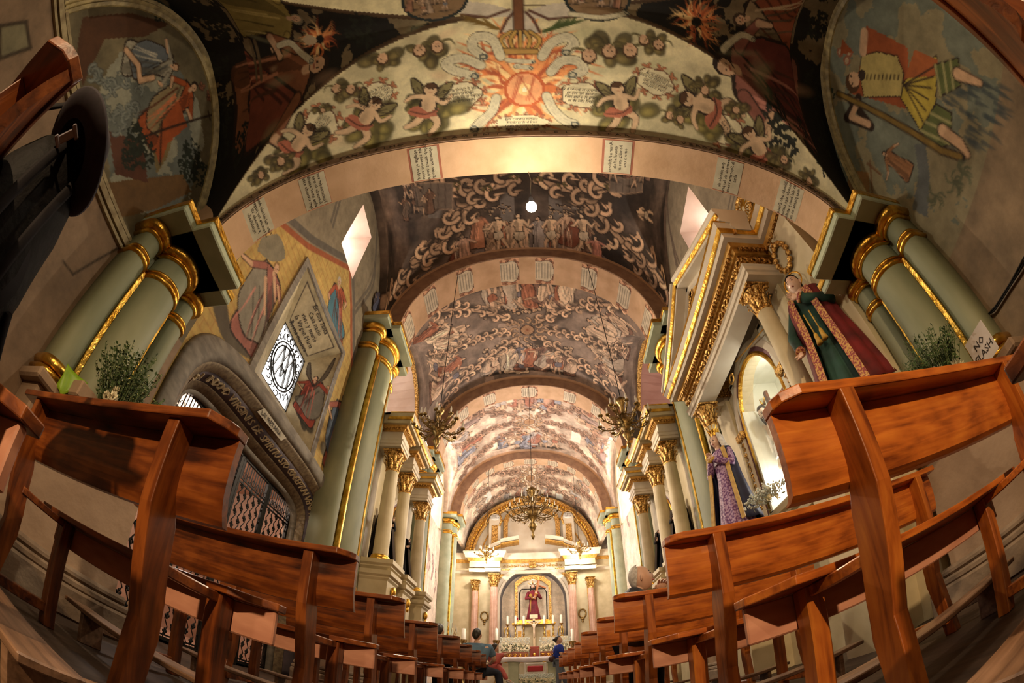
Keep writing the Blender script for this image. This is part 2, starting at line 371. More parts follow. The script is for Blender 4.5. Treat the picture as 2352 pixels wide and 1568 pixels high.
def robed(c, head, feet, robe, rnd, hair=DK, skin=SK, wd=0.30, arms=True, mantle=None, halo=None, out=DK, lw=None):
    """a draped figure painted between a head point and a feet point"""
    h = np.array(tuple(head)[:2], float); f = np.array(tuple(feet)[:2], float); L = np.hypot(*(f - h)); d = (f - h) / L; n = np.array([-d[1], d[0]]); lw = lw or L * .010
    P = lambda a, b: h + d * a * L + n * b * L
    sw = rnd.uniform(-.05, .05)
    body = curve([P(.10, -.045), P(.15, -wd * .42), P(.30, -wd * .45), P(.48, -wd * .40 + sw), P(.72, -wd * .55), P(.98, -wd * .62 + sw), P(1.0, 0), P(.97, wd * .62 + sw), P(.72, wd * .55), P(.48, wd * .42 + sw), P(.30, wd * .45), P(.15, wd * .42), P(.10, .045)], 5)
    c.line(body + body[:1], lw * 2.2, out); c.poly(body, robe)
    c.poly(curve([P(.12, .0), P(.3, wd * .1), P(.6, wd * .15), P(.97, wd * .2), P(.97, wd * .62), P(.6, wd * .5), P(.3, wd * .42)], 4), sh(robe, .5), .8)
    if mantle:
        m = curve([P(.12, -wd * .42), P(.3, -wd * .1), P(.5, wd * .3), P(.75, wd * .75), P(.85, wd * .3), P(.9, -wd * .2), P(.7, -wd * .75), P(.35, -wd * .7)], 5); c.line(m + m[:1], lw * 1.8, out); c.poly(m, mantle)
        for k in range(4):
            a = rnd.uniform(-.5, .2); c.line(curve([P(.2 + .1 * k, a * wd), P(.45 + .1 * k, (a + .4) * wd), P(.7 + .05 * k, (a + .5) * wd)], 5), lw, sh(mantle, .4))
    for k in range(7):
        b = rnd.uniform(-.45, .45) * wd; b2 = b * 1.5 + rnd.uniform(-.1, .1) * wd
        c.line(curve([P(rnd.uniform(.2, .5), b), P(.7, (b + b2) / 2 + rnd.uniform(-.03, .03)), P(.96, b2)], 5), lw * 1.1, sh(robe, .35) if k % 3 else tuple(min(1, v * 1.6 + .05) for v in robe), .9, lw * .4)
    if arms:
        for sd in (-1, 1):
            e = P(rnd.uniform(.26, .34), sd * wd * rnd.uniform(.7, 1.05)); hd = P(rnd.uniform(.12, .42), sd * wd * rnd.uniform(.3, 1.5))
            c.line([P(.17, sd * wd * .38), e, hd], L * .042, out, 1, L * .03); c.line([P(.17, sd * wd * .38), e], L * .034, robe, 1, L * .03); c.line([e, hd], L * .026, skin, 1, L * .016); c.ell(*hd, L * .024, L * .018, 0, skin)
    if halo: c.ell(*P(.03, 0), L * .11, L * .11, 0, halo, .8)
    c.line([P(.07, 0), P(.13, 0)], L * .025, skin)
    c.ell(*P(.035, 0), L * .066, L * .06, math.atan2(d[1], d[0]), hair if hair else out); c.ell(*P(.047, L * 0 + .008), L * .05, L * .042, math.atan2(d[1], d[0]), skin)
    for b in (-.016, .016): c.ell(*P(.045, b + .005), L * .007, L * .006, 0, out)
    c.line([P(.068, -.006), P(.068, .014)], lw * .5, (.3, .08, .05))
def cloud(c, x, y, r, rnd, col=(.20, .17, .07), n=9, dark=.35):
    for k in range(n):
        a = rnd.uniform(0, 2 * PI); q = rnd.uniform(.1, .85) * r; rr = rnd.uniform(.25, .48) * r; X_, Y_ = x + q * math.cos(a), y + q * math.sin(a) * .7
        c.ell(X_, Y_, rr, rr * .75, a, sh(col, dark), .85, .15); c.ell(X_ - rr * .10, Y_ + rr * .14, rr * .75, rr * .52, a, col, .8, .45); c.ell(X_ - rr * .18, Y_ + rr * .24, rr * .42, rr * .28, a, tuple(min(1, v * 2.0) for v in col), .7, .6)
def putto(c, x, y, s, ang, rnd, skin=(.60, .44, .29), drape=(.42, .16, .10), wing=(.22, .19, .09), legs=True):
    ca, sa = math.cos(ang), math.sin(ang); P = lambda a, b: (x + s * (a * ca - b * sa), y + s * (a * sa + b * ca))
    for sd in (-1, 1):   # wings
        w = curve([P(-.05 * sd, .15), P(.25 * sd, .42), P(.42 * sd, .50), P(.34 * sd, .24), P(.15 * sd, .05)], 5); c.line(w + w[:1], .02 * s + .004, DK); c.poly(w, wing)
        for k in range(3): c.line([P(.12 * sd, .15), P((.22 + .07 * k) * sd, .40 - .08 * k)], .012 * s, DK)
    for o, q in ((DK, 1.28), (skin, 1.0)):
        if legs:
            c.line(curve([P(-.06, -.25), P(-.25, -.45), P(-.12, -.75)], 4), .085 * s * q, o, 1, .045 * s * q); c.line(curve([P(.06, -.25), P(.22, -.50), P(.42, -.62)], 4), .085 * s * q, o, 1, .045 * s * q)
        c.line(curve([P(-.10, .12), P(-.32, .02), P(-.45, .22)], 4), .05 * s * q, o, 1, .03 * s * q); c.line(curve([P(.10, .12), P(.34, .10), P(.50, -.02)], 4), .05 * s * q, o, 1, .03 * s * q)
        c.ell(*P(0, -.05), .15 * s * q, .25 * s * q, ang, o)
        c.ell(*P(0, .30), .13 * s * q, .135 * s * q, ang, o)
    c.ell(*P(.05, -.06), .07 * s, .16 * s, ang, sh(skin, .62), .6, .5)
    c.poly(curve([P(-.22, -.12), P(0, -.22), P(.25, -.10), P(.42, -.28), P(.10, -.38), P(-.20, -.30)], 5), drape); c.line(curve([P(-.2, -.16), P(.05, -.28), P(.36, -.24)], 5), .012 * s, DK)
    c.ell(*P(0, .38), .125 * s, .07 * s, ang, (.10, .05, .02)); 
    for b in (-.045, .045): c.ell(*P(b, .30), .015 * s, .012 * s, 0, DK)
    c.line([P(-.03, .235), P(.03, .235)], .008 * s, (.35, .08, .05))
def cherubs(c, x, y, s, rnd, n=2):
    cloud(c, x, y, s, rnd, (.15, .12, .05), 11, .35)
    for k in range(n):
        a = rnd.uniform(-.4, .4) + k * 1.2; px, py = x + (k - (n - 1) / 2) * s * .75, y + rnd.uniform(-.2, .3) * s
        c.ell(px, py, s * .30, s * .32, 0, (.09, .05, .02)); c.ell(px, py - s * .04, s * .23, s * .26, 0, SK)
        for b in (-.08, .08): c.ell(px + b * s, py - s * .02, s * .03, s * .022, 0, DK)
        c.line([(px - .05 * s, py - .17 * s), (px + .05 * s, py - .17 * s)], .015 * s, (.35, .1, .06))
        for sd in (-1, 1): c.line(curve([(px + sd * .2 * s, py - .25 * s), (px + sd * .55 * s, py - .3 * s), (px + sd * .75 * s, py)], 4), s * .06, (.12, .1, .04), .9, s * .02)
def volute(c, x, y, r, a0, turn, w, col, out=DK):
    pts = [(x + r * (1 - t) * math.cos(a0 + turn * t), y + r * (1 - t) * math.sin(a0 + turn * t)) for t in np.linspace(0, .88, 18)]
    c.line(pts, w * 1.7, out, 1, w * .8); c.line(pts, w, col, 1, w * .4)
UNDER = .75
def garland(c, pts, w, rnd, col=(.42, .30, .20), out=DK):
    """scrolling acanthus border along a path"""
    q = curve(pts, 10); acc = 0; sd = 1; sm = []
    for i in range(1, len(q)):
        acc += np.hypot(*(q[i] - q[i - 1]))
        if acc > w * .27: acc = 0; sm.append((q[i], math.atan2(*(q[i] - q[i - 1])[::-1])))
    for p, t in sm:
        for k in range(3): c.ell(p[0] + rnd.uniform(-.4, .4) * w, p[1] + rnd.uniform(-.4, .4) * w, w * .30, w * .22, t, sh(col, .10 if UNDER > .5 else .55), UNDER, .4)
    c.line(q, w * .15, out); c.line(q, w * .10, sh(col, .75))
    for p, t in sm:
        sd = -sd; f = rnd.uniform(.65, 1.25); cc = tuple(min(.95, v * f) for v in col); r_ = w * rnd.uniform(.22, .40); n = np.array([-math.sin(t), math.cos(t)]) * sd * w * rnd.uniform(.18, .42); o = p + n
        volute(c, o[0], o[1], r_, t + PI * .5 * sd + PI, sd * -5.2, w * .070, cc, out)
        e = o + np.array([math.cos(t), math.sin(t)]) * r_ * .9; c.line([o, e], w * .06, out, 1, w * .02); c.line([o, e], w * .04, cc, 1, w * .01)
        if rnd.random() < .4: c.ell(o[0] + n[0] * .5, o[1] + n[1] * .5, w * .13, w * .07, t + rnd.uniform(-1, 1), sh(cc, .8))
def cartouche(c, x, y, rx, ry, ang, rnd, rim=(.48, .22, .12), paper=(.66, .60, .42), lines=0, sq=False):
    ca, sa = math.cos(ang), math.sin(ang); P = lambda a, b: (x + a * ca - b * sa, y + a * sa + b * ca)
    for k in range(18):
        t = 2 * PI * k / 18; p = P(rx * 1.08 * math.cos(t), ry * 1.12 * math.sin(t)); volute(c, p[0], p[1], min(rx, ry) * .28, t + ang, 4 * (1 if k % 2 else -1), min(rx, ry) * .06, rim, sh(rim, .25))
    K = lambda t: (1 + .06 * math.cos(5 * t)) * ((abs(math.cos(t)) ** 5 + abs(math.sin(t)) ** 5) ** -.2 if sq else 1); o = [P(rx * K(t) * math.cos(t), ry * K(t) * math.sin(t)) for t in np.linspace(0, 2 * PI, 40, endpoint=False)]
    c.line(o + o[:1], min(rx, ry) * .07, sh(rim, .3)); c.poly(o, paper)
    for k in range(lines):
        b = ry * (.55 - 1.1 * (k + .5) / lines); a = -rx * .7
        while a < rx * .7:
            e = a + rnd.uniform(.02, .05) * rx * 4; c.line([P(a, b), P(min(e, rx * .7), b)], ry * .035, DK, .85); a = e + rx * .07
def banner(c, pts, w, rnd, paper=(.58, .54, .40)):
    q = curve(pts, 8); c.line(q, w * 1.14, DK); c.line(q, w, paper); tot = 0
    for i in range(2, len(q) - 1):
        d = q[i] - q[i - 1]; L = np.hypot(*d); n = np.array([-d[1], d[0]]) / max(L, 1e-6)
        for s2 in (-.35, .3):
            if rnd.random() < .8: c.line([q[i] + n * w * (s2 - .14), q[i] + n * w * (s2 + .14) + d * .2], w * .05, DK, .9)
    c.ell(*q[-1], w * 1.0, w * .8, 0, (.10, .11, .10)); c.ell(*q[-1], w * .6, w * .45, 0, sh(paper, .8))
def foliage(c, x, y, rx, ry, n, rnd, col=(.02, .022, .014), s=.03):
    for k in range(n):
        a = rnd.uniform(0, 2 * PI); q = math.sqrt(rnd.random()); px = x + rx * q * math.cos(a); py = y + ry * q * math.sin(a)
        f = rnd.uniform(.6, 1.5); c.ell(px, py, s * rnd.uniform(.6, 1.3), s * rnd.uniform(.4, .8), rnd.uniform(0, PI), tuple(v * f for v in col))
def flames(c, x, y, r, rnd, n=30, a0=-.3, a1=PI + .3):
    for k in range(n):
        a = rnd.uniform(a0, a1); q = rnd.uniform(.6, 1.1) * r; b = rnd.uniform(-.25, .25)
        c.line(curve([(x + .25 * r * math.cos(a), y + .25 * r * math.sin(a)), (x + .6 * q * math.cos(a + b), y + .6 * q * math.sin(a + b)), (x + q * math.cos(a - b), y + q * math.sin(a - b))], 5), r * .055, rnd.choice([(.72, .34, .14), (.62, .22, .08), (.80, .58, .30), (.42, .12, .05)]), .85, r * .006)
def nude(c, head, feet, rnd, skin=(.66, .47, .32), drape=(.5, .3, .2), out=DK):
    """a striding muscular figure with a loincloth"""
    h = np.array(tuple(head)[:2], float); f = np.array(tuple(feet)[:2], float); L = np.hypot(*(f - h)); d = (f - h) / L; n = np.array([-d[1], d[0]]); P = lambda a, b: h + d * a * L + n * b * L; s = rnd.choice([-1, 1])
    k1, k2 = rnd.uniform(.05, .16) * s, rnd.uniform(-.10, .02) * s; f1, f2 = rnd.uniform(.10, .24) * s, rnd.uniform(-.20, -.04) * s; limbs = [([P(.50, .03 * s), P(.74, k1), P(.98, f1)], .050, .022), ([P(.50, -.03 * s), P(.75, k2), P(.99, f2)], .050, .022)]
    for sd in (-1, 1): e = P(rnd.uniform(.22, .36), sd * rnd.uniform(.12, .20)); limbs.append(([P(.17, sd * .085), e, e + (d * rnd.uniform(-.16, .16) + n * sd * rnd.uniform(-.05, .16)) * L], .034, .016))
    for o, g_ in ((out, 1.0), (None, 0)):
        for pts, a, b in limbs: c.line(pts, a * L + (.014 * L if o else 0), o or sh(skin, .92), 1, b * L + (.010 * L if o else 0))
        t = curve([P(.12, 0), P(.16, -.10), P(.30, -.085), P(.42, -.06), P(.53, -.08), P(.53, .08), P(.42, .06), P(.30, .085), P(.16, .10)], 4)
        if o: c.line(t + t[:1], .016 * L, o)
        else: c.poly(t, skin)
    c.poly(curve([P(.14, .02), P(.2, .095), P(.32, .08), P(.5, .07), P(.5, .02), P(.3, .0)], 4), sh(skin, .45), .75)
    for a in (.24, .31, .38): c.line([P(a, -.05), P(a + .01, .05)], .006 * L, sh(skin, .35), .8)
    dr = curve([P(.44, -.09), P(.46, .09), P(.60, .10), P(.66, .0), P(.58, -.11)], 4); c.line(dr + dr[:1], .014 * L, out); c.poly(dr, drape); c.line([P(.47, 0), P(.62, .03)], .008 * L, sh(drape, .35))
    c.ell(*P(.055, 0), L * .062, L * .052, 0, out); c.ell(*P(.065, .006), L * .042, L * .038, 0, skin); c.ell(*P(.062, .018), L * .008, L * .008, 0, out)
def crowd(c, x0, x1, y0, y1, n, rnd, flip=False, pal=None, h=.5, al=1):
    pal = pal or [(.30, .16, .10), (.36, .27, .20), (.20, .12, .08), (.42, .32, .24), (.25, .10, .07), (.16, .16, .18)]; s = -1 if flip else 1
    for k in range(n * 3):
        x, y = rnd.uniform(x0, x1), rnd.uniform(y0, y1) + s * h * rnd.uniform(.36, .52); c.ell(x, y, h * .075, h * .07, 0, DK, .9); c.ell(x, y + s * h * .01, h * .048, h * .045, 0, (.50, .36, .24))
    for k in range(n):
        x = x0 + (x1 - x0) * (k + rnd.random()) / n; y = rnd.uniform(y0, y1); hh = h * rnd.uniform(.85, 1.15); t = rnd.uniform(-.18, .18); c.ell(x, y - s * hh * .46, hh * .3, hh * .06, 0, (.02, .014, .01), .8, .4)
        if rnd.random() < .5: nude(c, (x, y + s * hh / 2), (x + t * hh, y - s * hh / 2), rnd, sh((.70, .50, .35), rnd.uniform(.7, 1.1)), rnd.choice(pal))
        else: robed(c, (x, y + s * hh / 2), (x + t * hh, y - s * hh / 2), rnd.choice(pal), rnd, mantle=rnd.choice([None, rnd.choice(pal)]), wd=.30)
def bricks(c, x0, x1, y0, y1, bw, bh, col=(.38, .16, .05), w=.0035, ins=None):
    y = y0; r = 0
    while y < y1:
        c.line([(x0, y), (x1, y)], w, col, .75); x = x0 + (bw / 2 if r % 2 else 0)
        while x < x1: c.line([(x, y), (x, min(y + bh, y1))], w, col, .75); x += bw
        y += bh; r += 1
def surface(name, c, fn, hole=None, parent=None, m=None):
    """canvas -> dense mesh, fn(U,V)->X,Y,Z arrays; hole(U,V)->bool faces left out"""
    c.a = 1.32 * np.clip(c.a, 0, 1) ** 1.18
    U, V = np.meshgrid(c.U, c.V); X, Y, Z = fn(U, V); L = wloc(parent) if parent else Vector((0, 0, 0))
    co = np.stack([X - L.x, Y - L.y, Z - L.z], -1).reshape(-1, 3); idx = np.arange(c.nu * c.nv).reshape(c.nv, c.nu)
    q = np.stack([idx[:-1, :-1], idx[:-1, 1:], idx[1:, 1:], idx[1:, :-1]], -1).reshape(-1, 4)
    if hole is not None:
        cu = (c.U[:-1] + c.U[1:]) / 2; cv = (c.V[:-1] + c.V[1:]) / 2; CU, CV = np.meshgrid(cu, cv); q = q[~hole(CU, CV).reshape(-1)]
        used = np.zeros(len(co), bool); used[q.reshape(-1)] = True; re = np.cumsum(used) - 1; q = re[q]; co = co[used]; colr = np.clip(c.a, 0.002, 1).reshape(-1, 3)[used]
    else: colr = np.clip(c.a, 0.002, 1).reshape(-1, 3)
    me = bpy.data.meshes.new(name); me.vertices.add(len(co)); me.vertices.foreach_set('co', co.astype(np.float32).ravel())
    me.loops.add(len(q) * 4); me.loops.foreach_set('vertex_index', q.astype(np.int32).ravel()); me.polygons.add(len(q)); me.polygons.foreach_set('loop_start', np.arange(0, len(q) * 4, 4, dtype=np.int32))
    me.polygons.foreach_set('use_smooth', np.ones(len(q), bool)); me.update(calc_edges=True)
    at_ = me.color_attributes.new('paint', 'FLOAT_COLOR', 'POINT'); at_.data.foreach_set('color', np.concatenate([colr, np.ones((len(colr), 1))], 1).astype(np.float32).ravel())
    me.materials.append(m or FRESCO); o = bpy.data.objects.new(name, me); COL.objects.link(o)
    if parent: o.parent = parent
    return o
# ------------------------------------------------------------------ room shell
XC = 0.08
def super_z(x, hw, z0, rise, n): 
    t = np.clip(np.abs(x) / hw, 0, 1); return z0 + rise * (1 - t ** n) ** (1 / n)
def arc_table(hw, rise, n):
    t = np.linspace(0, PI / 2, 1500); x = hw * np.sin(t) ** (2 / n); z = rise * np.cos(t) ** (2 / n)
    s = np.concatenate([[0], np.cumsum(np.hypot(np.diff(x), np.diff(z)))]); return x, s
class Vault:
    """barrel along Y with side lunettes; u = arc length across, v = y"""
    def __init__(s, hw, z0, rise, n, hwall, lun, xc=XC):
        s.hw, s.z0, s.rise, s.n, s.hwall, s.lun, s.xc = hw, z0, rise, n, hwall, lun, xc
        s.tx, s.ts = arc_table(hw, rise, n); s.S = s.ts[-1]
    def x_of_u(s, u):
        a = np.abs(u); x = np.where(a <= s.S, np.interp(a, s.ts, s.tx), s.hw + (a - s.S)); return np.sign(u) * x
    def u_of_x(s, x): a = abs(x); return math.copysign(float(np.interp(a, s.tx, s.ts)) if a <= s.hw else s.S + a - s.hw, x)
    def z(s, x, y):
        zb = np.where(np.abs(x) < s.hw, super_z(x, s.hw, s.z0, s.rise, s.n), s.z0)
        for (sd, yc, a, zb0, b, slope, n) in s.lun:
            ae = a if slope >= 0 else np.maximum(a * (np.abs(x) - .25) / (s.hwall - .25), .02)
            t = np.clip(np.abs(y - yc) / ae, 0, 1); zl = zb0 + (b + max(slope, 0) * (s.hwall - np.abs(x))) * (1 - t ** n) ** (1 / n)
            zb = np.where((np.sign(x) == sd) & (t < 1) & (zl > zb), zl, zb)
        return zb
    def fn(s, U, V): X = s.x_of_u(U); return X + s.xc, V, s.z(X, V)
    def px(s, px, py):
        d = ray(px, py); t = 1.0
        for k in range(4000):
            t += .008 if t < 6 else .02; p = d * t
            if p[2] + CAMZ >= float(s.z(np.array(p[0] - s.xc), np.array(p[1]))): break
        return np.array([s.u_of_x(p[0] - s.xc), p[1]])
HW = 2.75
# --- low vault under the choir loft
sv = Vault(2.42, 2.66, 1.40, 2.4, HW, [(-1, .12, 1.27, 2.4, 1.655, -1, 2.0), (1, .03, 1.27, 2.4, 1.655, -1, 2.0)])
r1 = random.Random(3)
CREAMF = (.62, .56, .37)
E = sv.S + 2.95 - 2.42
c = Canvas(-E, E, -3.2, 1.17, 88, CREAMF, .35, 5)
# side fields of the vault are painted as a dark grove, the front field light with clouds
UU, VV = np.meshgrid(c.U, c.V); XX = sv.x_of_u(UU)
for (sd, yc, a, z0, b, sl, n) in sv.lun:
    ae = np.maximum(a * (np.abs(XX) - .25) / (HW - .25), .02); t = np.clip(np.abs(VV - yc) / ae, 0, 1); zl = z0 + b * np.sqrt(1 - t ** 2); zb = np.where(np.abs(XX) < sv.hw, super_z(XX, sv.hw, sv.z0, sv.rise, sv.n), sv.z0)
    msk = (np.sign(XX) == sd) & (zl > zb) & (t < 1); nz = fbm(msk.shape, 22, 5, 40 + sd)
    c.a[msk] = np.where((nz[msk] > .60)[:, None], np.array([.22, .17, .10]), np.array([.014, .012, .009]))
    dp = (np.abs(zl - zb) < .025) & (np.sign(XX) == sd) & (t < 1); c.a[dp] = (.10, .06, .03)
    if sd < 0: sideL = msk
    else: sideR = msk
P = sv.px
def px_pts(V_, pts): return [V_.px(*q) for q in pts]
# left grove: bearded seer above, reclining figure in brown below, flames and lamb, banner
robed(c, P(690, 45), P(520, 20), (.30, .24, .08), r1, hair=(.25, .22, .15), wd=.5)
robed(c, P(745, 145), P(545, 235), (.27, .12, .06), r1, wd=.36, mantle=(.22, .07, .04))
flames(c, *P(735, 90), .22, r1, 40, 0, 2 * PI); c.ell(*P(712, 92), .07, .05, .4, (.45, .36, .25)); banner(c, px_pts(sv, [(640, 105), (665, 98), (690, 120), (715, 140)]), .028, r1)
for q in ((575, 30), (585, 60)): c.line(px_pts(sv, [(q[0], 95), (q[0] + 15, 180)]), .03, (.16, .12, .07))
robed(c, P(1690, 45), P(1840, 20), (.33, .25, .15), r1, hair=(.08, .05, .03), wd=.5, mantle=(.30, .10, .05))
robed(c, P(1650, 145), P(1835, 235), (.28, .12, .09), r1, wd=.34, mantle=(.18, .05, .04))
flames(c, *P(1600, 50), .26, r1, 60, 0, 2 * PI); foliage(c, *P(1605, 65), .2, .16, 60, r1, (.03, .03, .02), .012); banner(c, px_pts(sv, [(1660, 115), (1680, 95), (1705, 80), (1730, 90)]), .026, r1)
for q in ((500, 60), (500, 150), (510, 260), (505, 340), (830, 70), (560, 330)): foliage(c, *P(*q), .14, .16, 70, r1, s=.025)
for q in ((1880, 60), (1870, 200), (1890, 300), (1860, 330), (1790, 260), (1800, 330)): foliage(c, *P(*q), .14, .16, 70, r1, s=.025)
# front field
for k in range(60):
    q = P(r1.uniform(560, 1850), r1.uniform(60, 400)); c.ell(q[0], q[1], r1.uniform(.05, .2), r1.uniform(.02, .07), r1.uniform(-.5, .5), r1.choice([(.52, .42, .28), (.42, .42, .27), (.55, .36, .24), (.33, .36, .20)]), .35, .6)
def putpx(x, y, s, a): putto(c, *P(x, y), s, a, r1)
q = P(1205, 205)
flames(c, q[0], q[1] - .02, .62, r1, 90, PI + .25, 2 * PI - .25); flames(c, q[0], q[1], .5, r1, 60, 0, 2 * PI)
c.ell(q[0], q[1] - .0, .17, .16, 0, (.50, .14, .05)); c.ell(q[0], q[1], .14, .14, 0, (.72, .38, .20)); c.ell(q[0], q[1], .055, .055, 0, (.80, .60, .30)); c.ell(q[0], q[1], .02, .02, 0, (.85, .8, .6))
for k in range(6): c.line([(q[0] + r1.uniform(-.1, .1), q[1] - .12), (q[0] + r1.uniform(-.12, .12), q[1] + .1)], .006, (.45, .10, .05), .7)
# crown, cross shaft and cloths above the heart
cr = P(1195, 95)
c.poly(px_pts(sv, [(1050, 0), (1130, 10), (1180, 25), (1210, 25), (1260, 10), (1340, 0), (1340, 40), (1260, 45), (1215, 40), (1240, 75), (1150, 75), (1175, 40), (1120, 40), (1050, 30)]), (.55, .50, .42)); 
for w in ([(1060, 34), (1120, 40), (1170, 22)], [(1330, 38), (1260, 44), (1215, 24)], [(1150, 74), (1165, 45), (1180, 28)], [(1240, 74), (1225, 45), (1208, 28)]): c.line(px_pts(sv, w), .012, (.14, .07, .05))
c.line(px_pts(sv, [(1190, 0), (1192, 70)]), .045, DK); c.line(px_pts(sv, [(1190, 0), (1192, 70)]), .036, (.20, .09, .04))
c.line(px_pts(sv, [(1100, -20), (1290, -20)]), .04, (.20, .09, .04))
for dx in (-36, -18, 0, 18, 36):
    c.line(curve(px_pts(sv, [(1195 + dx * .8, 118), (1195 + dx * 1.25, 92), (1195 + dx * .6, 72)]), 6), .018, DK); c.line(curve(px_pts(sv, [(1195 + dx * .8, 118), (1195 + dx * 1.25, 92), (1195 + dx * .6, 72)]), 6), .011, (.50, .33, .10))
c.line(px_pts(sv, [(1160, 118), (1230, 118)]), .03, DK); c.line(px_pts(sv, [(1160, 118), (1230, 118)]), .022, (.42, .27, .09))
for k in range(24):
    t = k / 24; c.line(px_pts(sv, [(1145 - 60 * t, 66 - 22 * t), (1120 - 75 * t + r1.uniform(-12, 12), 52 - 20 * t + r1.uniform(-14, 14))]), .012, (.20, .13, .03), .9, .002)
    c.line(px_pts(sv, [(1248 + 70 * t, 72 - 20 * t), (1268 + 80 * t + r1.uniform(-12, 12), 56 - 22 * t + r1.uniform(-14, 14))]), .014, (.07, .10, .03), .9, .002)
for pts in ([(1110, 130), (1085, 108), (1095, 85), (1130, 90), (1150, 130)][::-1], [(1090, 175), (1040, 160), (1025, 145), (1060, 133), (1105, 150)][::-1], [(1245, 130), (1265, 100), (1300, 85), (1318, 100), (1300, 120)], [(1265, 165), (1290, 140), (1325, 140), (1340, 160), (1315, 172)], [(1140, 225), (1130, 255), (1105, 280), (1090, 295)], [(1255, 220), (1270, 250), (1295, 275), (1320, 285)]):
    banner(c, px_pts(sv, pts), .036, r1)
for k in range(2): banner(c, px_pts(sv, [(1165 + 20 * k, 138 + 14 * k), (1190, 140 + 12 * k), (1225 - 5 * k, 142 + 14 * k)]), .016, r1)
for (x, y, rx, ry, a) in ((1060, 218, .15, .10, -.03), (1335, 218, .15, .10, .03), (863, 220, .13, .10, -.25), (1505, 187, .14, .10, .3), (738, 285, .12, .13, -.7), (1668, 298, .12, .12, .7), (1198, 281, .20, .06, 0)):
    q = P(x, y); cartouche(c, q[0], q[1], rx * 1.08, ry * 1.08, a, r1)
for (x, y, s, a) in ((985, 235, .34, PI + .25), (1425, 232, .34, PI - .25), (845, 265, .34, PI + .7), (690, 325, .34, PI + .9), (1615, 240, .40, PI - 1.4), (1740, 335, .36, PI - .8)):
    q = P(x, y); cloud(c, q[0] + .04, q[1] + .10, .27, r1, (.20, .17, .06), 12); cloud(c, q[0] - .12, q[1] + .02, .15, r1, (.13, .11, .04), 8); putto(c, q[0], q[1], s * 1.15, a, r1)
for (x, y, s, n) in ((880, 135, .17, 1), (985, 118, .19, 2), (1400, 118, .22, 3), (1495, 100, .16, 2), (790, 205, .15, 2), (1550, 272, .13, 2), (1800, 370, .14, 1), (645, 370, .14, 1), (1620, 200, .14, 1), (740, 250, .08, 1), (1690, 250, .12, 1), (600, 400, .12, 1), (1860, 410, .12, 1)):
    q = P(x, y); cherubs(c, q[0], q[1], s, r1, n)
for (x, y) in ((1000, -8), (1372, -12)):
    q = P(x, 3); c.ell(q[0], q[1] - .02, .26, .2, 0, (.02, .03, .03)); c.ell(q[0], q[1] - .02, .235, .175, 0, (.24, .16, .09)); crowd(c, q[0] - .2, q[0] + .2, q[1] - .08, q[1] + .04, 6, r1, True, h=.15)
banner(c, px_pts(sv, [(1310, 32), (1380, 40), (1440, 30)]), .018, r1)
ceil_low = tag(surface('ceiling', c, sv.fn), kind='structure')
SCRIPT = [("Que se abrasa la alma\nloquen al fuego\nPorque esta en el Sagrario\ntodo el incendio", 1060, 218, 0.03), ("Ay q Gloria es quemarse\nay que me quemo\nPues ataba de gracia\nas da este fuego", 1335, 218, -0.03), ("a encinia le basta\na aquel blanco nevo\nque les formado amor\npara hacerle preso", 863, 220, .25), ("Rosy abrasante\nentre los blancos belos\nque una nguido\nson Jesus para", 1505, 187, -.3), ("Este Corazon humano\nEstodo ya de el Dios\nY para de humana hasta\nPongale Dios de veras", 1198, 283, 0), ("Para la llama\nbaxa a tu seno\nun michas cami\nara descanso", 738, 285, .7), ("Corre una d\nlana tu llanda\npor quier\nClara", 1668, 298, -.7)]
for s_, x, y, a in SCRIPT:
    q = P(x, y); X0 = float(sv.x_of_u(q[0])); z0 = float(sv.z(np.array(X0), np.array(q[1]))); z1 = float(sv.z(np.array(X0 + .02), np.array(q[1]))); tx = Vector((.02, 0, z1 - z0)).normalized()
    R_ = Matrix.Rotation(-a, 3, 'Y'); nrm = Vector((0, 1, 0)).cross(tx); right = (tx * math.cos(a) + Vector((0, 1, 0)) * math.sin(a) * -1); up = Vector((0, -1, 0)) * math.cos(a) - tx * math.sin(a)
    dn = Vector((tx.z, 0, -tx.x)).normalized() * .012
    text_mesh('inscription', s_, Vector((X0 + XC, q[1], z0)) + dn, right, up, .034 if y < 280 or y > 290 else .030, M_INK, ceil_low, .0005, shear=.2)
# --- arch 1 under the loft edge
def arch_slab(name, hw, z0, rise, n, ya, yb, top, matf, halfwid=HW + .15, zlow=None, Z=None, N=72, xc=XC, kind='structure'):
    """solid wall above an arch opening between ya and yb; top: height or function of x"""
    g = G(); t = np.linspace(-PI / 2, PI / 2, N + 1); pts = []
    for a in t:
        sx = math.sin(a); x = hw * math.copysign(abs(sx) ** (2 / n), sx); z = z0 + rise * abs(math.cos(a)) ** (2 / n) if abs(math.cos(a)) > 1e-6 else z0
        pts.append((x, z))
    pts = [(-halfwid, z0)] + pts + [(halfwid, z0)]
    top_ = top if callable(top) else (lambda x: top)
    for i in range(len(pts) - 1):
        (x0, a0), (x1, a1) = pts[i], pts[i + 1]; t0, t1 = max(top_(x0), a0 + .01), max(top_(x1), a1 + .01)
        g.add([(x0 + xc, ya, a0), (x1 + xc, ya, a1), (x1 + xc, ya, t1), (x0 + xc, ya, t0), (x0 + xc, yb, a0), (x1 + xc, yb, a1), (x1 + xc, yb, t1), (x0 + xc, yb, t0)], [(0, 1, 2, 3), (5, 4, 7, 6), (3, 2, 6, 7)])
        g.add([(x0 + xc, ya, a0), (x0 + xc, yb, a0), (x1 + xc, yb, a1), (x1 + xc, ya, a1)], [(0, 1, 2, 3)], True)
    o = g.build(name, matf); tag(o, kind=kind); return o
A1 = dict(hw=2.30, z0=2.66, rise=1.26, n=2.4)
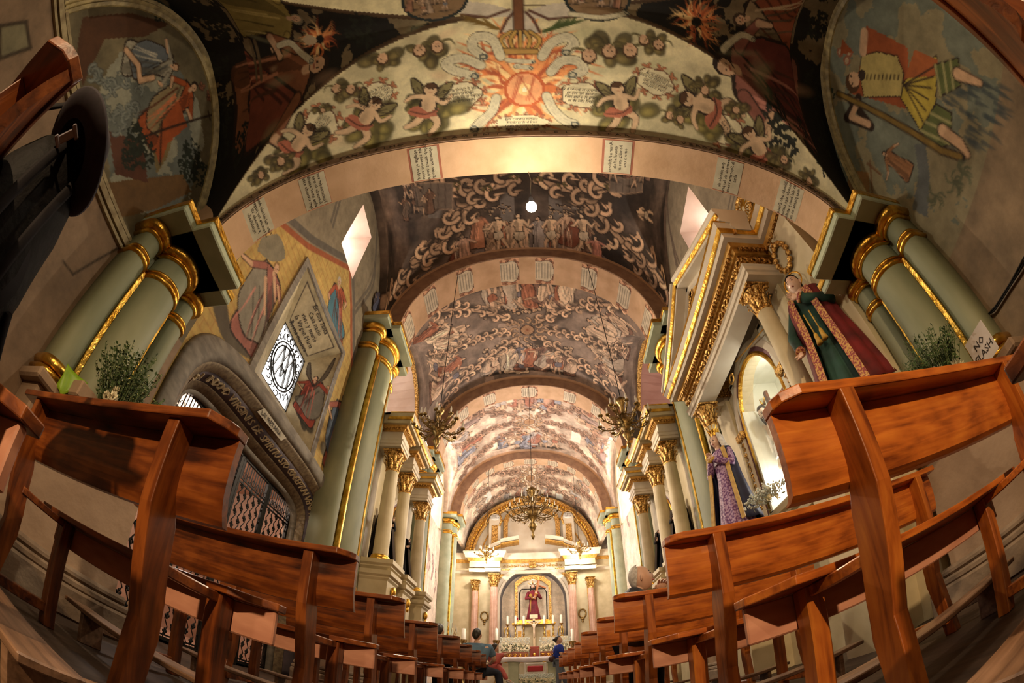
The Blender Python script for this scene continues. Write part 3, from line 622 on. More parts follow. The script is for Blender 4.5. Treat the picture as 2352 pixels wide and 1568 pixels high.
arch1 = arch_slab('trim_1', A1['hw'], A1['z0'], A1['rise'], A1['n'], 1.17, 1.50, 5.2, M_ARCH, N=96)
# painted letter band on the near face of arch 1
g = G(); ta = np.linspace(-1, 1, 90)
rg = []
for a in ta:
    sx = math.sin(a * PI / 2); cx = abs(math.cos(a * PI / 2)); x = 2.305 * math.copysign(abs(sx) ** (2 / 2.4), sx); z = 2.66 + 1.265 * cx ** (2 / 2.4); x2 = 2.43 * math.copysign(abs(sx) ** (2 / 2.4), sx); z2 = 2.66 + 1.40 * cx ** (2 / 2.4)
    rg.append([(x + XC, 1.165, z), (x2 + XC, 1.165, z2), (x2 + XC, 1.155, z2), (x + XC, 1.155, z)])
g.sweep(rg, True, True); g.build('painted_border', mat('dark_border_paint', (.30, .19, .12), (.17, .10, .065), .8, scale=12), arch1)
txt = "ALABEMOS Y BENDIGAMOS AL SANTISIMO SACRAMENTO DEL ALTAR Y LA VERDAD INFINITA CRISTIANA AMEN"
M_DIM = mat('faded_letter_paint', (.035, .02, .012), None, .8)
gT = G()
for i, ch in enumerate(txt):
    if ch == ' ': continue
    a = -.93 + 1.86 * i / (len(txt) - 1); sx = math.sin(a * PI / 2); cx = abs(math.cos(a * PI / 2)); X_ = 2.36 * math.copysign(abs(sx) ** (2 / 2.4), sx); Z_ = 2.66 + 1.33 * cx ** (2 / 2.4)
    s2 = math.sin((a + .01) * PI / 2); c2 = abs(math.cos((a + .01) * PI / 2)); dx = 2.36 * math.copysign(abs(s2) ** (2 / 2.4), s2) - X_; dz = 2.66 + 1.33 * c2 ** (2 / 2.4) - Z_
    k = text_mesh(None, ch, (X_ + XC, 1.152, Z_), (dx, 0, dz), (-dz, 0, dx), .075, None, None, .0005); gT.add(k.v, k.f)
gT.build('lettering', M_DIM, arch1)
# script tablets on the soffit
TAB = [((600, 485), "Puro del inhielo Amar\nes ternura ser juzgado\ny vernado Vil\nsuyalafeado"), ((730, 420), "Tuvisatender vos\nformado lo tres\nalma amor esenla\nagri viviendo esta"), ((980, 357), "Doleo rrumando\nmi bien tormy dolor\nenias noesene aly\npobre lo afligido"), ((1417, 355), "Amar ad dolores\nescuchad ala\nbendita que si\nomo a una"), ((1672, 405), "que siendo de\npremeda de las prev\nla Suprema verda\nalma"), ((1817, 475), "Efendo ado David\nmendo alge temor\nda del bien y anchu\nmas piensa en su")]
M_PAPER = mat('cream_script_panel', (.62, .56, .40), (.48, .43, .30), .8, scale=9); M_REDL = mat('red_border_paint', (.42, .15, .09), None, .8)
for (px_, py_), s_ in TAB:
    x = at(px_, py_, y=1.34).x - XC; 
    for it in range(6):
        zz = float(super_z(np.array(x), A1['hw'], A1['z0'], A1['rise'], A1['n'])); d = ray(px_, py_); x = d[0] / d[1] * 1.34 - XC; x = .5 * x + .5 * (d[0] / d[2] * (zz - CAMZ) - XC)
    zz = float(super_z(np.array(x), A1['hw'], A1['z0'], A1['rise'], A1['n'])); z2 = float(super_z(np.array(x + .01), A1['hw'], A1['z0'], A1['rise'], A1['n'])); tx = Vector((.01, 0, z2 - zz)).normalized(); nn = Vector((tx.z, 0, -tx.x)); ce = Vector((x + XC, 1.335, zz)) + nn * .004
    M = Matrix(((tx.x, 0, nn.x, ce.x), (0, 1, 0, ce.y), (tx.z, 0, nn.z, ce.z), (0, 0, 0, 1)))
    g = G(); g.box(-.135, .135, -.158, .158, -.012, .0, M); bd = g.build('script_border', M_REDL, arch1)
    g = G(); g.box(-.115, .115, -.15, .15, -.012, .004, M); tb = g.build('script_tablet', M_PAPER, arch1)
    sgn = 1 if x < 0 else -1
    text_mesh('handwriting', s_, ce + nn * .006, Vector((0, -1, 0)) * sgn, tx * -sgn if False else tx * (1 if sgn > 0 else -1), .042, M_INK, tb, .0004, shear=.25)
# --- nave arches
def nave_arch(name, ya, yb, tabs, seed, sc=1.0):
    o = arch_slab(name, 2.42, 6.12, 2.33, 2.15, ya, yb, lambda x: 9.3, M_ARCH, halfwid=3.0)
    g = G(); rg = []
    for a in np.linspace(-1, 1, 60):
        sx = math.sin(a * PI / 2); cx = abs(math.cos(a * PI / 2)); e = lambda hw, z0, r: (hw * math.copysign(abs(sx) ** (2 / 2.15), sx) + XC, z0 + r * cx ** (2 / 2.15))
        p, q = e(2.42, 6.12, 2.33), e(2.72, 6.12, 2.60); rg.append([(p[0], ya - .002, p[1]), (q[0], ya - .002, q[1]), (q[0], ya - .03, q[1]), (p[0], ya - .03, p[1])])
    g.sweep(rg); g.build('painted_edge', M_ARCHF, o)
    r = random.Random(seed)
    for a in tabs:
        t = a * PI / 2; sx = math.sin(t); cx = abs(math.cos(t)); x = 2.42 * math.copysign(abs(sx) ** (2 / 2.15), sx); z = 6.12 + 2.33 * cx ** (2 / 2.15); s2 = math.sin(t + .02); x2 = 2.42 * math.copysign(abs(s2) ** (2 / 2.15), s2); z2 = 6.12 + 2.33 * abs(math.cos(t + .02)) ** (2 / 2.15); tx = Vector((x2 - x, 0, z2 - z)).normalized(); nn = Vector((tx.z, 0, -tx.x)); ce = Vector((x + XC, (ya + yb) / 2, z)) + nn * .004
        w, h = .27 * sc, (yb - ya) * .46; cc = Canvas(-w * 1.3, w * 1.3, -h * 1.05, h * 1.05, 70, (.60, .37, .24), .2, seed); cartouche(cc, 0, 0, w * .80, h * .78, 0, r, (.36, .17, .10), (.60, .52, .40), 0, True)
        for k in range(6):
            xx = -w * .6 + k * w * .24; cc.line([(xx, -h * .6), (xx, h * .6)], .008, DK, .7)
        tt, nv = tx.copy(), nn.copy(); surface('script_tablet', cc, lambda U, V: (ce.x + tt.x * U + nv.x * .004, ce.y + V, ce.z + tt.z * U + nv.z * .004), None, o)
    return o
nave_arch('trim_2', 5.45, 6.20, [-.86, -.62, -.36, -.09, .09, .36, .62, .86], 5)
nave_arch('trim_3', 9.85, 10.45, [-.8, -.55, -.3, 0.0, .3, .55, .8], 6)
nave_arch('trim_4', 14.05, 14.55, [-.8, -.6, -.4, -.2, 0.0, .2, .4, .6, .8], 7)
# --- nave vault bays with painted stories
def bay(name, y0, y1, lun, base, pal, seed, ppm, dens, dark=1.0, extra=None, gcol=(.40, .28, .19), taper=False):
    v = Vault(2.78, 6.12, 2.72, 2.2, 2.95, lun); r = random.Random(seed); E = v.S + .17
    c = Canvas(-E, E, y0, y1, ppm, base, .45, seed); ym = (y0 + y1) / 2; n2 = fbm((c.nv, c.nu), ppm * .6, 4, seed + 9)
    c.a *= (.25 + 1.5 * n2)[..., None]
    if extra: extra(c, v, r)
    else:
        L = y1 - y0
        pass
        for k in range(14):   # painted masonry slabs behind the figures
            x_, y_ = r.uniform(-2.6, 2.6), r.uniform(y0 + .3, y1 - .5); ww_, hh_ = r.uniform(.15, .4), r.uniform(.3, .8); c.poly([(x_, y_), (x_ + ww_, y_), (x_ + ww_ * 1.1, y_ + hh_), (x_ - .03, y_ + hh_)], sh(base, r.uniform(.35, 1.8)), .8)
        crowd(c, -1.1, 1.1, y0 + L * .16, y0 + L * .22, dens, r, False, pal, L * .26); crowd(c, -1.2, 1.2, y1 - L * .24, y1 - L * .16, dens, r, True, pal, L * .26)
        for sd in (-1, 1):
            for k in range(dens):
                yy = y0 + L * (.2 + .6 * (k + r.random() * .5) / dens); u = sd * r.uniform(1.9, 2.9); (robed(c, (u - sd * L * .13, yy), (u + sd * L * .13, yy + r.uniform(-.1, .1)), r.choice(pal), r, mantle=r.choice([None, pal[0]]), wd=.32) if k % 2 else nude(c, (u - sd * L * .13, yy), (u + sd * L * .13, yy), r, (.66, .48, .34), r.choice(pal)))
        for a in (-1, 1):
            for b in (-1, 1): garland(c, [(a * .25, ym + b * .25), (a * 1.1, ym + b * L * .22), (a * 2.1, ym + b * L * .36), (a * 3.1, ym + b * L * .47)], .42, r, gcol)
            garland(c, [(a * .4, ym), (a * 1.6, ym + .05), (a * 3.0, ym - .05)], .34, r, gcol)
        for k in range(12):
            t = k * PI / 6; volute(c, .3 * math.cos(t), ym + .3 * math.sin(t), .13, t, 4, .022, (.52, .35, .22))
        c.ell(0, ym, .2, .2, 0, DK); c.ell(0, ym, .16, .16, 0, (.45, .30, .18))
        for k in range(16): t = k * PI / 8; c.line([(0, ym), (.17 * math.cos(t), ym + .17 * math.sin(t))], .008, (.25, .10, .05))
    fn = v.fn
    if taper:
        def fn(U, V):
            X, Y, Z = v.fn(U, V); k = (V - y0) / (y1 - y0); return XC + (X - XC) * (1 - .09 * k), Y, Z - (Z - 3.2) * .125 * k
    return tag(surface(name, c, fn), kind='structure'), v
def bay1_paint(c, v, r):
    q = fbm((c.nv, c.nu), 40, 5, 77); dk = np.clip((q - .38) * 5, 0, 1)[..., None]; c.a[:] = c.a * (.30 + .7 * dk)
    P = v.px; pal = [(.62, .45, .32), (.40, .16, .09), (.56, .43, .33), (.30, .19, .13), (.70, .52, .38)]
    c.poly(px_pts(v, [(1085, 590), (1110, 545), (1330, 540), (1400, 600), (1380, 612), (1090, 606)]), (.26, .22, .20))
    for x, y0_, y1_ in ((1000, 440, 500), (1165, 440, 520), (1275, 440, 520), (1330, 430, 480)): c.poly(px_pts(v, [(x - 16, y0_), (x + 16, y0_), (x + 16, y1_), (x - 16, y1_)]), (.23, .20, .18))
    for k in range(26):
        x = r.uniform(1095, 1350); yy = r.uniform(500, 520); nude(c, P(x, yy), P(x + r.uniform(-8, 8), yy + 62), r, sh((.60, .42, .29), r.uniform(.7, 1.1)), r.choice(pal)) if k % 2 else robed(c, P(x, yy), P(x + r.uniform(-6, 6), yy + 62), r.choice(pal), r, wd=.3)
    for (x, y, x2, y2, col) in ((1100, 488, 1095, 570, (.36, .18, .11)), (1140, 495, 1150, 578, (.50, .36, .26)), (1190, 490, 1195, 582, (.50, .38, .28)), (1235, 498, 1245, 570, (.30, .26, .24)), (1265, 492, 1268, 578, (.52, .40, .28)), (1300, 488, 1310, 576, (.40, .28, .2)), (1335, 490, 1345, 582, (.45, .30, .22)), (1368, 545, 1372, 605, (.40, .20, .15)), (1040, 545, 1050, 620, (.38, .33, .27)), (1062, 540, 1072, 612, (.36, .24, .18)), (1460, 485, 1500, 500, (.48, .38, .3))):
        robed(c, P(x, y), P(x2, y2), tuple(min(.85, v * 1.55) for v in col), r, wd=.34, mantle=r.choice([None, (.26, .10, .06)]), skin=(.74, .54, .38)) if col[0] < .44 else nude(c, P(x, y), P(x2, y2), r, (.80, .60, .42), (.6, .5, .38))
    for k in range(60):
        x = r.uniform(1085, 1180) if k % 2 else r.uniform(1260, 1350); p = P(x, r.uniform(468, 492)); c.ell(p[0], p[1], .035, .03, 0, DK); c.ell(p[0], p[1] + .01, .024, .02, 0, (.45, .33, .22))
    for g_ in ([(880, 690), (930, 640), (985, 580), (1035, 520), (1095, 455), (1110, 415)], [(1500, 660), (1470, 600), (1425, 550), (1375, 490), (1330, 440), (1310, 415)], [(1000, 420), (1080, 440), (1190, 415)], [(1230, 415), (1320, 435), (1420, 420)], [(950, 600), (1010, 570), (1050, 490)], [(1540, 690), (1500, 620), (1440, 560)]):
        garland(c, px_pts(v, g_), .62, r, (.70, .49, .33))
    for (x, y) in ((1120, 430), (1180, 405), (1290, 425), (1235, 410), (1400, 430), (1050, 425)): cherubs(c, *P(x, y), .12, r, 1)
    for (x0_, y0_, x1_, y1_) in ((955, 420, 1040, 480), (1400, 405, 1475, 440)):
        p = px_pts(v, [(x0_, y0_), (x1_, y0_), (x1_, y1_), (x0_, y1_)]); c.poly(p, (.20, .16, .13)); c.line(p + p[:1], .012, (.38, .28, .2))
        for k in range(5): t = k / 5; c.line(px_pts(v, [(x0_ + (x1_ - x0_) * t, y0_), (x0_ + (x1_ - x0_) * t, y1_)]), .008, DK)
    crowd(c, P(930, 480)[0], P(1000, 520)[0], 3.2, 3.9, 7, r, True, [(.16, .12, .09), (.2, .12, .08)], .5)
    crowd(c, P(1380, 430)[0], P(1490, 430)[0], 3.0, 3.4, 8, r, True, [(.30, .2, .15), (.24, .13, .09)], .45)
PALN = [(.62, .46, .33), (.38, .16, .09), (.52, .43, .34), (.24, .14, .10), (.74, .57, .41), (.20, .18, .20)]
LUN1 = [(-1, 3.72, 1.75, 6.0, 1.95, .22, 2.0), (1, 3.55, 1.75, 6.0, 1.95, .22, 2.0)]
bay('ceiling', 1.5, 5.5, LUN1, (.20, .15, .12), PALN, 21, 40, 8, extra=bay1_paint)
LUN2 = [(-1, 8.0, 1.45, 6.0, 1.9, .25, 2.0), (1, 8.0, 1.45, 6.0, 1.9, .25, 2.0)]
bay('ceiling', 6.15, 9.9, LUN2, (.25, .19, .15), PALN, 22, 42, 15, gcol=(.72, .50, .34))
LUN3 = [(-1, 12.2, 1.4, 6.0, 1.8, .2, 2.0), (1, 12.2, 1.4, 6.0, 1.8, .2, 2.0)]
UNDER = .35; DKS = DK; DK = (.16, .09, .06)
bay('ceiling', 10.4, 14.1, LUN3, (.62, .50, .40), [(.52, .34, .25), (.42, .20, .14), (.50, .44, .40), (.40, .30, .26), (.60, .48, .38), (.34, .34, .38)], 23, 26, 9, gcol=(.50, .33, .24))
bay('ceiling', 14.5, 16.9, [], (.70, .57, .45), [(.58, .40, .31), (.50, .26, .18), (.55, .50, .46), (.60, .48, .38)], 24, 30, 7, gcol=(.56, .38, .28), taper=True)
DK = DKS; UNDER = .75
# --- walls
def wall(name, x, y0, y1, z0, z1, ppm, base, paint=None, hole=None, seed=1, mottle=.3):
    c = Canvas(y0, y1, z0, z1, ppm, base, mottle, seed)
    if paint: paint(c, random.Random(seed))
    fn = x if callable(x) else (lambda U, V: (np.full(U.shape, x), U, V))
    return tag(surface(name, c, fn, hole), kind='structure')
def wp(x): return lambda px_, py_: (lambda p: np.array([p.y, p.z]))(at(px_, py_, x=x))
def pxs(P, pts): return [P(*q) for q in pts]
XL, XR = -2.78, 2.90
def lun_left(c, r):
    P = wp(XL); z0 = 2.38
    c.a[c.V > z0] = (.17, .145, .09); c.a[c.V > z0] *= (.5 + fbm((c.nv, c.nu), 24, 5, 6)[c.V > z0])[..., None]
    nz = fbm((c.nv, c.nu), 16, 5, 8); UU, VV = np.meshgrid(c.U, c.V)
    lake = ((UU - .25) / .75) ** 2 + ((VV - 3.1) / .62) ** 2 < 1 + (nz - .5) * .8; c.a[lake] = (.15, .165, .15); hl = lake & (nz > .52); c.a[hl] = (.30, .30, .24)
    c.poly(pxs(P, [(190, 40), (300, 30), (390, 55), (330, 85), (240, 90), (190, 200), (175, 130)]), (.10, .045, .02))
    c.poly(pxs(P, [(240, 420), (330, 410), (420, 400), (440, 440), (360, 480), (280, 500), (250, 460)]), (.17, .10, .04)); c.poly(pxs(P, [(250, 300), (330, 330), (340, 420), (265, 400)]), (.11, .045, .025))
    c.poly(pxs(P, [(325, 265), (345, 300), (360, 400), (385, 360), (420, 240), (370, 240)]), (.22, .17, .08))
    for k in range(40):
        q = P(r.uniform(210, 320), r.uniform(150, 300)); volute(c, q[0], q[1], .07, r.uniform(0, 6), 3.5, .010, (.22, .24, .22), (.07, .08, .08))
    robed(c, P(408, 155), P(285, 130), (.34, .32, .26), r, wd=.34, mantle=(.15, .17, .19), hair=(.1, .05, .02))
    c.line(pxs(P, [(352, 178), (322, 185), (318, 150), (290, 115)]), .035, DK); c.line(pxs(P, [(352, 178), (322, 185), (318, 150), (290, 115)]), .025, SK)
    robed(c, P(450, 195), P(330, 310), (.36, .10, .03), r, wd=.30, mantle=(.30, .24, .14)); c.poly(pxs(P, [(410, 230), (430, 290), (385, 330), (368, 380), (358, 350), (372, 280)]), (.36, .10, .03)); c.line(pxs(P, [(372, 280), (368, 378)]), .01, DK)
    c.line(pxs(P, [(325, 316), (490, 263)]), .012, DK); c.line(pxs(P, [(478, 255), (483, 275)]), .01, DK)
    for q in ((415, 40), (440, 70), (370, 20), (440, 350), (430, 385), (330, 350), (310, 320), (300, 350), (460, 400)): foliage(c, *P(*q), .14, .12, 60, r, (.02, .028, .018), .022)
    for q in ((455, 115), (478, 220), (465, 200)): cloud(c, *P(*q), .07, r, (.22, .10, .06))
    # lower wall: faded square framed shield
    for q in ([(0, 60), (60, 50), (70, 110), (0, 135)],): p = pxs(P, q); c.poly(p, (.22, .20, .13)); c.line(p + p[:1], .015, (.07, .05, .03))
    c.line(pxs(P, [(145, 600), (168, 630), (290, 560)]), .008, (.05, .035, .02))
def lun_right(c, r):
    P = wp(XR); z0 = 2.0
    c.a[c.V > z0] = (.30, .26, .165); nz = fbm((c.nv, c.nu), 22, 5, 18); c.a *= (.55 + .8 * nz)[..., None]
    UU, VV = np.meshgrid(c.U, c.V); bl = (nz > .53) & (VV > z0); c.a[bl] = c.a[bl] * np.array([.62, .78, 1.0])
    for k in range(60):
        q = P(r.uniform(2150, 2300), r.uniform(180, 330)); c.line([q, q + np.array([r.uniform(-.02, .02), -.12])], .02, (.06, .08, .09), .7, .004)
    c.poly(pxs(P, [(2100, 330), (2110, 400), (2095, 480), (2130, 500), (2135, 400), (2125, 330)]), (.14, .15, .15))
    # big musketeer figure
    c.poly(pxs(P, [(1955, 215), (2080, 250), (2085, 225), (2085, 110), (1990, 60), (1985, 120)]), (.33, .10, .035))
    dr = pxs(P, [(1980, 130), (2015, 120), (2060, 130), (2075, 170), (2068, 220), (1985, 222), (1975, 170)]); c.line(dr + dr[:1], .012, DK); c.poly(dr, (.46, .38, .16))
    sk_ = pxs(P, [(2075, 190), (2150, 130), (2148, 235), (2115, 300), (2070, 225)]); c.line(sk_ + sk_[:1], .012, DK); c.poly(sk_, (.44, .35, .07)); c.poly(pxs(P, [(2078, 180), (2100, 115), (2155, 140), (2148, 175)]), (.36, .12, .04))
    for k in range(6): a_, b_ = P(2076, 195), P(2150 - k * 6, 150 + k * 26); c.line([a_, b_], .008, DK)
    for lg in ([(2148, 150), (2200, 135), (2205, 195), (2160, 220)], [(2115, 300), (2150, 240), (2185, 260), (2180, 330), (2150, 345)]):
        p = pxs(P, lg); c.line(p + p[:1], .012, DK); c.poly(p, (.12, .14, .05)); 
        for k in range(3): c.line([p[0] * (1 - k / 3) + p[1] * k / 3, p[3] * (1 - k / 3) + p[2] * k / 3], .012, (.34, .32, .16))
    for q in ([(2165, 300), (2205, 330), (2222, 355)], [(2200, 170), (2250, 190)]): c.line(pxs(P, q), .06, DK, 1, .035); c.line(pxs(P, q), .048, SK, 1, .025)
    c.line(pxs(P, [(1972, 225), (1945, 270), (2000, 290), (1950, 225)]), .045, DK); c.line(pxs(P, [(1970, 235), (1955, 268), (1995, 285)]), .033, SK); c.line(pxs(P, [(1982, 118), (1985, 75)]), .05, SK)
    c.ell(*P(1958, 190), .10, .10, 0, (.10, .05, .02)); c.ell(*P(1962, 182), .075, .08, 0, SK); c.ell(*P(1980, 172), .055, .05, 0, (.05, .03, .02)); c.ell(*P(1958, 192), .012, .01, 0, DK); c.ell(*P(1955, 175), .012, .01, 0, DK)
    for q in ((1945, 140), (1930, 120), (1950, 120)): c.ell(*P(*q), .05, .05, 0, (.32, .14, .09)); c.ell(*P(*q), .03, .03, 0, (.48, .36, .25))
    c.poly(pxs(P, [(1935, 90), (1960, 120), (1930, 125)]), (.30, .09, .03))
    for k in range(9): q0 = P(1992 + k * 9, 172); c.line([q0 + np.array([0, 0]), q0 + np.array([.04, .0])], .008, DK)
    c.line(pxs(P, [(1925, 215), (2160, 345), (2210, 362)]), .035, DK); c.line(pxs(P, [(1925, 215), (2160, 345), (2205, 360)]), .022, (.24, .16, .04)); foliage(c, *P(1905, 220), .10, .08, 50, r, (.03, .045, .03), .02)
    robed(c, P(2028, 350), P(2092, 400), (.33, .17, .08), r, wd=.34, arms=True); c.poly(pxs(P, [(1948, 390), (1995, 395), (1998, 440), (1945, 448)]), (.30, .18, .08)); c.line(pxs(P, [(1998, 370), (2004, 450)]), .01, (.18, .09, .04)); c.line(pxs(P, [(1992, 375), (2022, 400)]), .01, (.18, .09, .04))
    for q in ((2190, 420), (2210, 400), (2150, 450)):
        for k in range(9): a_ = r.uniform(0, 6.28); q0 = P(*q); c.line(curve([q0, q0 + .06 * np.array([math.cos(a_), math.sin(a_)]), q0 + .1 * np.array([math.cos(a_ + .5), math.sin(a_ + .5)])], 4), .006, (.12, .13, .08))
    c.line(pxs(P, [(2060, 520), (2110, 640), (2200, 760), (2290, 790)]), .007, (.06, .05, .03)); 
WALLLO = (.26, .185, .125)
wall('wall_left', XL, -3.2, 1.9, 0, 4.3, 74, WALLLO, lun_left, seed=31)
wall('wall_right', XR, -3.2, 1.9, 0, 4.3, 74, (.27, .20, .13), lun_right, seed=32)
def lun_molding(name, x, yc, s, zb):
    g = G(); rg = []
    for t in np.linspace(0, PI, 60):
        d = Vector((0, math.cos(t), math.sin(t))); ce = Vector((x, yc + 1.27 * math.cos(t), 2.4 + 1.67 * math.sin(t)))
        rg.append([tuple(ce + d * (-.10 + .10 * a) + Vector((s * b, 0, 0))) for a, b in ((0, 0), (0, -.02), (.25, -.04), (.35, -.02), (.6, -.05), (.8, -.03), (1.0, -.05), (1.0, 0))])
    g.sweep(rg); o = g.build(name, mat('olive_gold_moulding', (.50, .40, .18), (.24, .19, .08), .5, scale=14)); return tag(o, kind='structure')
lun_molding('trim_5', XL, .16, -1, 0); lun_molding('trim_6', XR, -.03, 1, 0)
g = G(); 
for z, w, d in ((2.36, .05, .05), (2.42, .03, .03), (2.31, .025, .035)): g.box(XL, XL + d, -2.9, 1.0, z - w / 2, z + w / 2)
tag(g.build('trim_7', mat('olive_moulding_pale', (.46, .38, .22), (.26, .2, .11), .6, scale=14)), kind='structure')
# left bay 1: yellow brick fresco with the house gable, doorway, barred window
def bay1_left(c, r):
    P = wp(-2.85); UU, VV = np.meshgrid(c.U, c.V)
    ytop = np.interp(c.U, [1.5, 2.12, 2.77, 3.92, 4.41, 5.54, 6.0], [4.3, 4.65, 5.10, 6.15, 5.75, 4.53, 4.2]); in_ = VV < ytop[None, :]
    nz = fbm((c.nv, c.nu), 30, 5, 3); c.a[in_] = (np.array([.50, .37, .135])[None, :] * (.72 + .5 * nz[in_])[:, None])
    y = .3; row = 0
    while y < 6.2:
        c.line([(1.5, y), (6.0, y)], .006, (.36, .17, .06), .8); x = 1.5 + (.13 if row % 2 else 0)
        while x < 6.0: c.line([(x, y), (x, y + .11)], .006, (.36, .17, .06), .8); x += .26
        y += .11; row += 1
    out = ~in_; c.a[out] = (np.array([.29, .25, .18])[None, :] * (.65 + .6 * nz[out])[:, None])
    ed = [(2.0, 4.56), (2.77, 5.10), (3.92, 6.15), (4.41, 5.75), (5.54, 4.53), (5.9, 4.2)]; c.line(ed, .045, (.34, .12, .055)); 
    for k, o in enumerate((.14, .2)): c.line([(a, b + o) for a, b in ed], .035, (.15, .135, .115))
    for k in (0, .1): c.line(curve([(3.0 - k, 6.0), (2.7 - k, 7.0), (3.2, 7.8), (3.9, 8.1)], 6), .035, (.17, .15, .12)); c.line(curve([(4.5 + k, 5.8), (4.75 + k, 6.9), (4.3, 7.7), (3.9, 8.1)], 6), .035, (.17, .15, .12))
    # clouds behind and figures
    cloud(c, *P(600, 700), .34, r, (.22, .19, .13), 10); c.line(curve(pxs(P, [(505, 700), (525, 770), (575, 815)]), 6), .12, (.12, .10, .07), .85, .05); cloud(c, *P(585, 800), .16, r, (.15, .13, .1), 8)
    robed(c, P(638, 608), P(560, 795), (.33, .14, .11), r, wd=.42, mantle=(.27, .25, .20), hair=(.28, .18, .07)); c.poly(curve(pxs(P, [(600, 545), (640, 540), (655, 590), (625, 600), (590, 575)]), 5), (.24, .22, .16)); 
    c.line(pxs(P, [(610, 640), (608, 720)]), .035, SK, 1, .02); c.line(pxs(P, [(630, 640), (632, 690)]), .035, SK, 1, .02)
    cloud(c, *P(760, 720), .3, r, (.2, .17, .13), 9); robed(c, P(780, 640), P(770, 800), (.36, .10, .05), r, wd=.4, mantle=(.08, .20, .26), hair=(.4, .38, .34), halo=(.40, .3, .12))
    cloud(c, *P(755, 1050), .3, r, (.17, .15, .11), 12); robed(c, P(790, 912), P(765, 1085), (.30, .10, .07), r, wd=.42, mantle=(.09, .12, .17), hair=(.12, .06, .03))
DOOR = dict(yc=3.87, hw=1.80, top=2.95)
def door_sh(U, V, hw, top, n=3.2, yc=3.87): 
    t = np.clip(np.abs(U - yc) / hw, 0, 1); return (np.abs(U - yc) < hw) & (V < top - .85 + .85 * (1 - t ** n) ** (1 / n))
GR = (2.95, 4.62, 2.98, 4.88)
def hole1(U, V): return door_sh(U, V, 1.78, 2.93) | ((U > GR[0]) & (U < GR[1]) & (V > GR[2]) & (V < GR[3])) | ((U > 3.38) & (U < 4.12) & (V > 6.12) & (V < 7.45))
wall('wall_left', -2.85, 1.5, 6.0, 0, 8.3, 62, (.3, .25, .18), bay1_left, hole1, seed=41)
def bay1_right(c, r):
    P = wp(2.9); nz = fbm((c.nv, c.nu), 30, 5, 13); c.a[:] = np.array([.30, .25, .18])[None, None, :] * (.6 + .7 * nz)[..., None]
    for k in (0, .12, .2): c.line(curve([(2.5 - k, 6.0), (2.4 - k, 7.0), (2.9, 7.8), (3.6, 8.1)], 6), .03, (.17, .15, .12)); c.line(curve([(4.2 + k, 5.7), (4.5 + k, 6.6), (4.2, 7.6), (3.6, 8.1)], 6), .03, (.17, .13, .10))
    for k in (0, .1, .2): c.line([(1.5, 5.3 + k), (6, 5.3 + k)], .02, (.15, .125, .1))
hole1r = lambda U, V: ((U > 3.02) & (U < 3.98) & (V > 5.85) & (V < 7.05)) | ((U > 3.18) & (U < 4.30) & (V > 1.84) & (V < 3.68))
wall('wall_right', 2.9, 1.5, 6.0, 0, 8.3, 40, (.3, .25, .18), bay1_right, hole1r, seed=42)
def oval(x, yc, zc, nm, s):
    c = Canvas(-.22, .22, -.32, .32, 70, (.10, .09, .11), .3, 3); r = random.Random(5); robed(c, (0, .2), (0, -.25), (.09, .10, .16), r, wd=.45)
    fn = lambda U, V: (np.full(U.shape, x) - s * .02 * (1 - np.clip((U / .2) ** 2 + (V / .3) ** 2, 0, 1)), yc + U, zc + V)
    return surface(nm, c, fn, lambda U, V: (U / .19) ** 2 + (V / .29) ** 2 > 1 + .1 * np.sin(9 * np.arctan2(V, U)))
tag(oval(-2.82, 5.2, 6.75, 'wall_medallion', -1), 'dark oval saint medallion on the left wall below the vault', 'medallion', kind=None)
tag(oval(2.86, 4.75, 6.3, 'wall_medallion', 1), 'dark oval saint medallion on the right wall above the pediment', 'medallion')
# window embrasures: bay 1
def embrasure(name, x, s, y0, y1, z0, z1, depth, iy0, iy1, iz0, iz1, m, frame=True, bars=(2, 3), pane='daylight'):
    xi = x + s * depth; g = G(); o_ = [(x, y0, z0), (x, y1, z0), (x, y1, z1), (x, y0, z1)]; i_ = [(xi, iy0, iz0), (xi, iy1, iz0), (xi, iy1, iz1), (xi, iy0, iz1)]; e = [(x + s * (depth + .12), *p[1:]) for p in i_]
    g.sweep([o_, i_, e], True, False); o = tag(g.build(name, m), kind='structure')
    g = G(); xm = x + s * (depth + .08)
    for k in range(bars[0] + 1): yy = iy0 + (iy1 - iy0) * k / bars[0]; g.box(xm - .02, xm + .02, yy - .02, yy + .02, iz0, iz1)
    for k in range(bars[1] + 1): zz = iz0 + (iz1 - iz0) * k / bars[1]; g.box(xm - .018, xm + .018, iy0, iy1, zz - .02, zz + .02)
    if frame: g.build('window_frame', M_WHITE, o)
    g = G(); xp = x + s * (depth + .13); g.add([(xp, iy0 - .05, iz0 - .05), (xp, iy1 + .05, iz0 - .05), (xp, iy1 + .05, iz1 + .05), (xp, iy0 - .05, iz1 + .05)], [(0, 1, 2, 3)]); g.build('window_pane', MATS[pane], o)
    return o
emis('daylight', (1.0, 0.95, 0.90), 14.0); emis('daylight_far', (1.0, 0.95, 0.92), 70.0)
M_EMB = mat('pink_white_plaster', (.80, .62, .52), (.66, .48, .38), .7, scale=2)
M_EMBY = mat('pale_plaster', (.62, .54, .38), (.46, .39, .26), .7, scale=4)
embrasure('window_1', -2.85, -1, 3.38, 4.12, 6.12, 7.45, .45, 3.5, 4.0, 6.25, 7.3, M_EMB, bars=(1, 2))
embrasure('window_2', 2.9, 1, 3.02, 3.98, 5.85, 7.05, .5, 3.3, 3.8, 6.05, 6.9, M_EMB, bars=(2, 3))
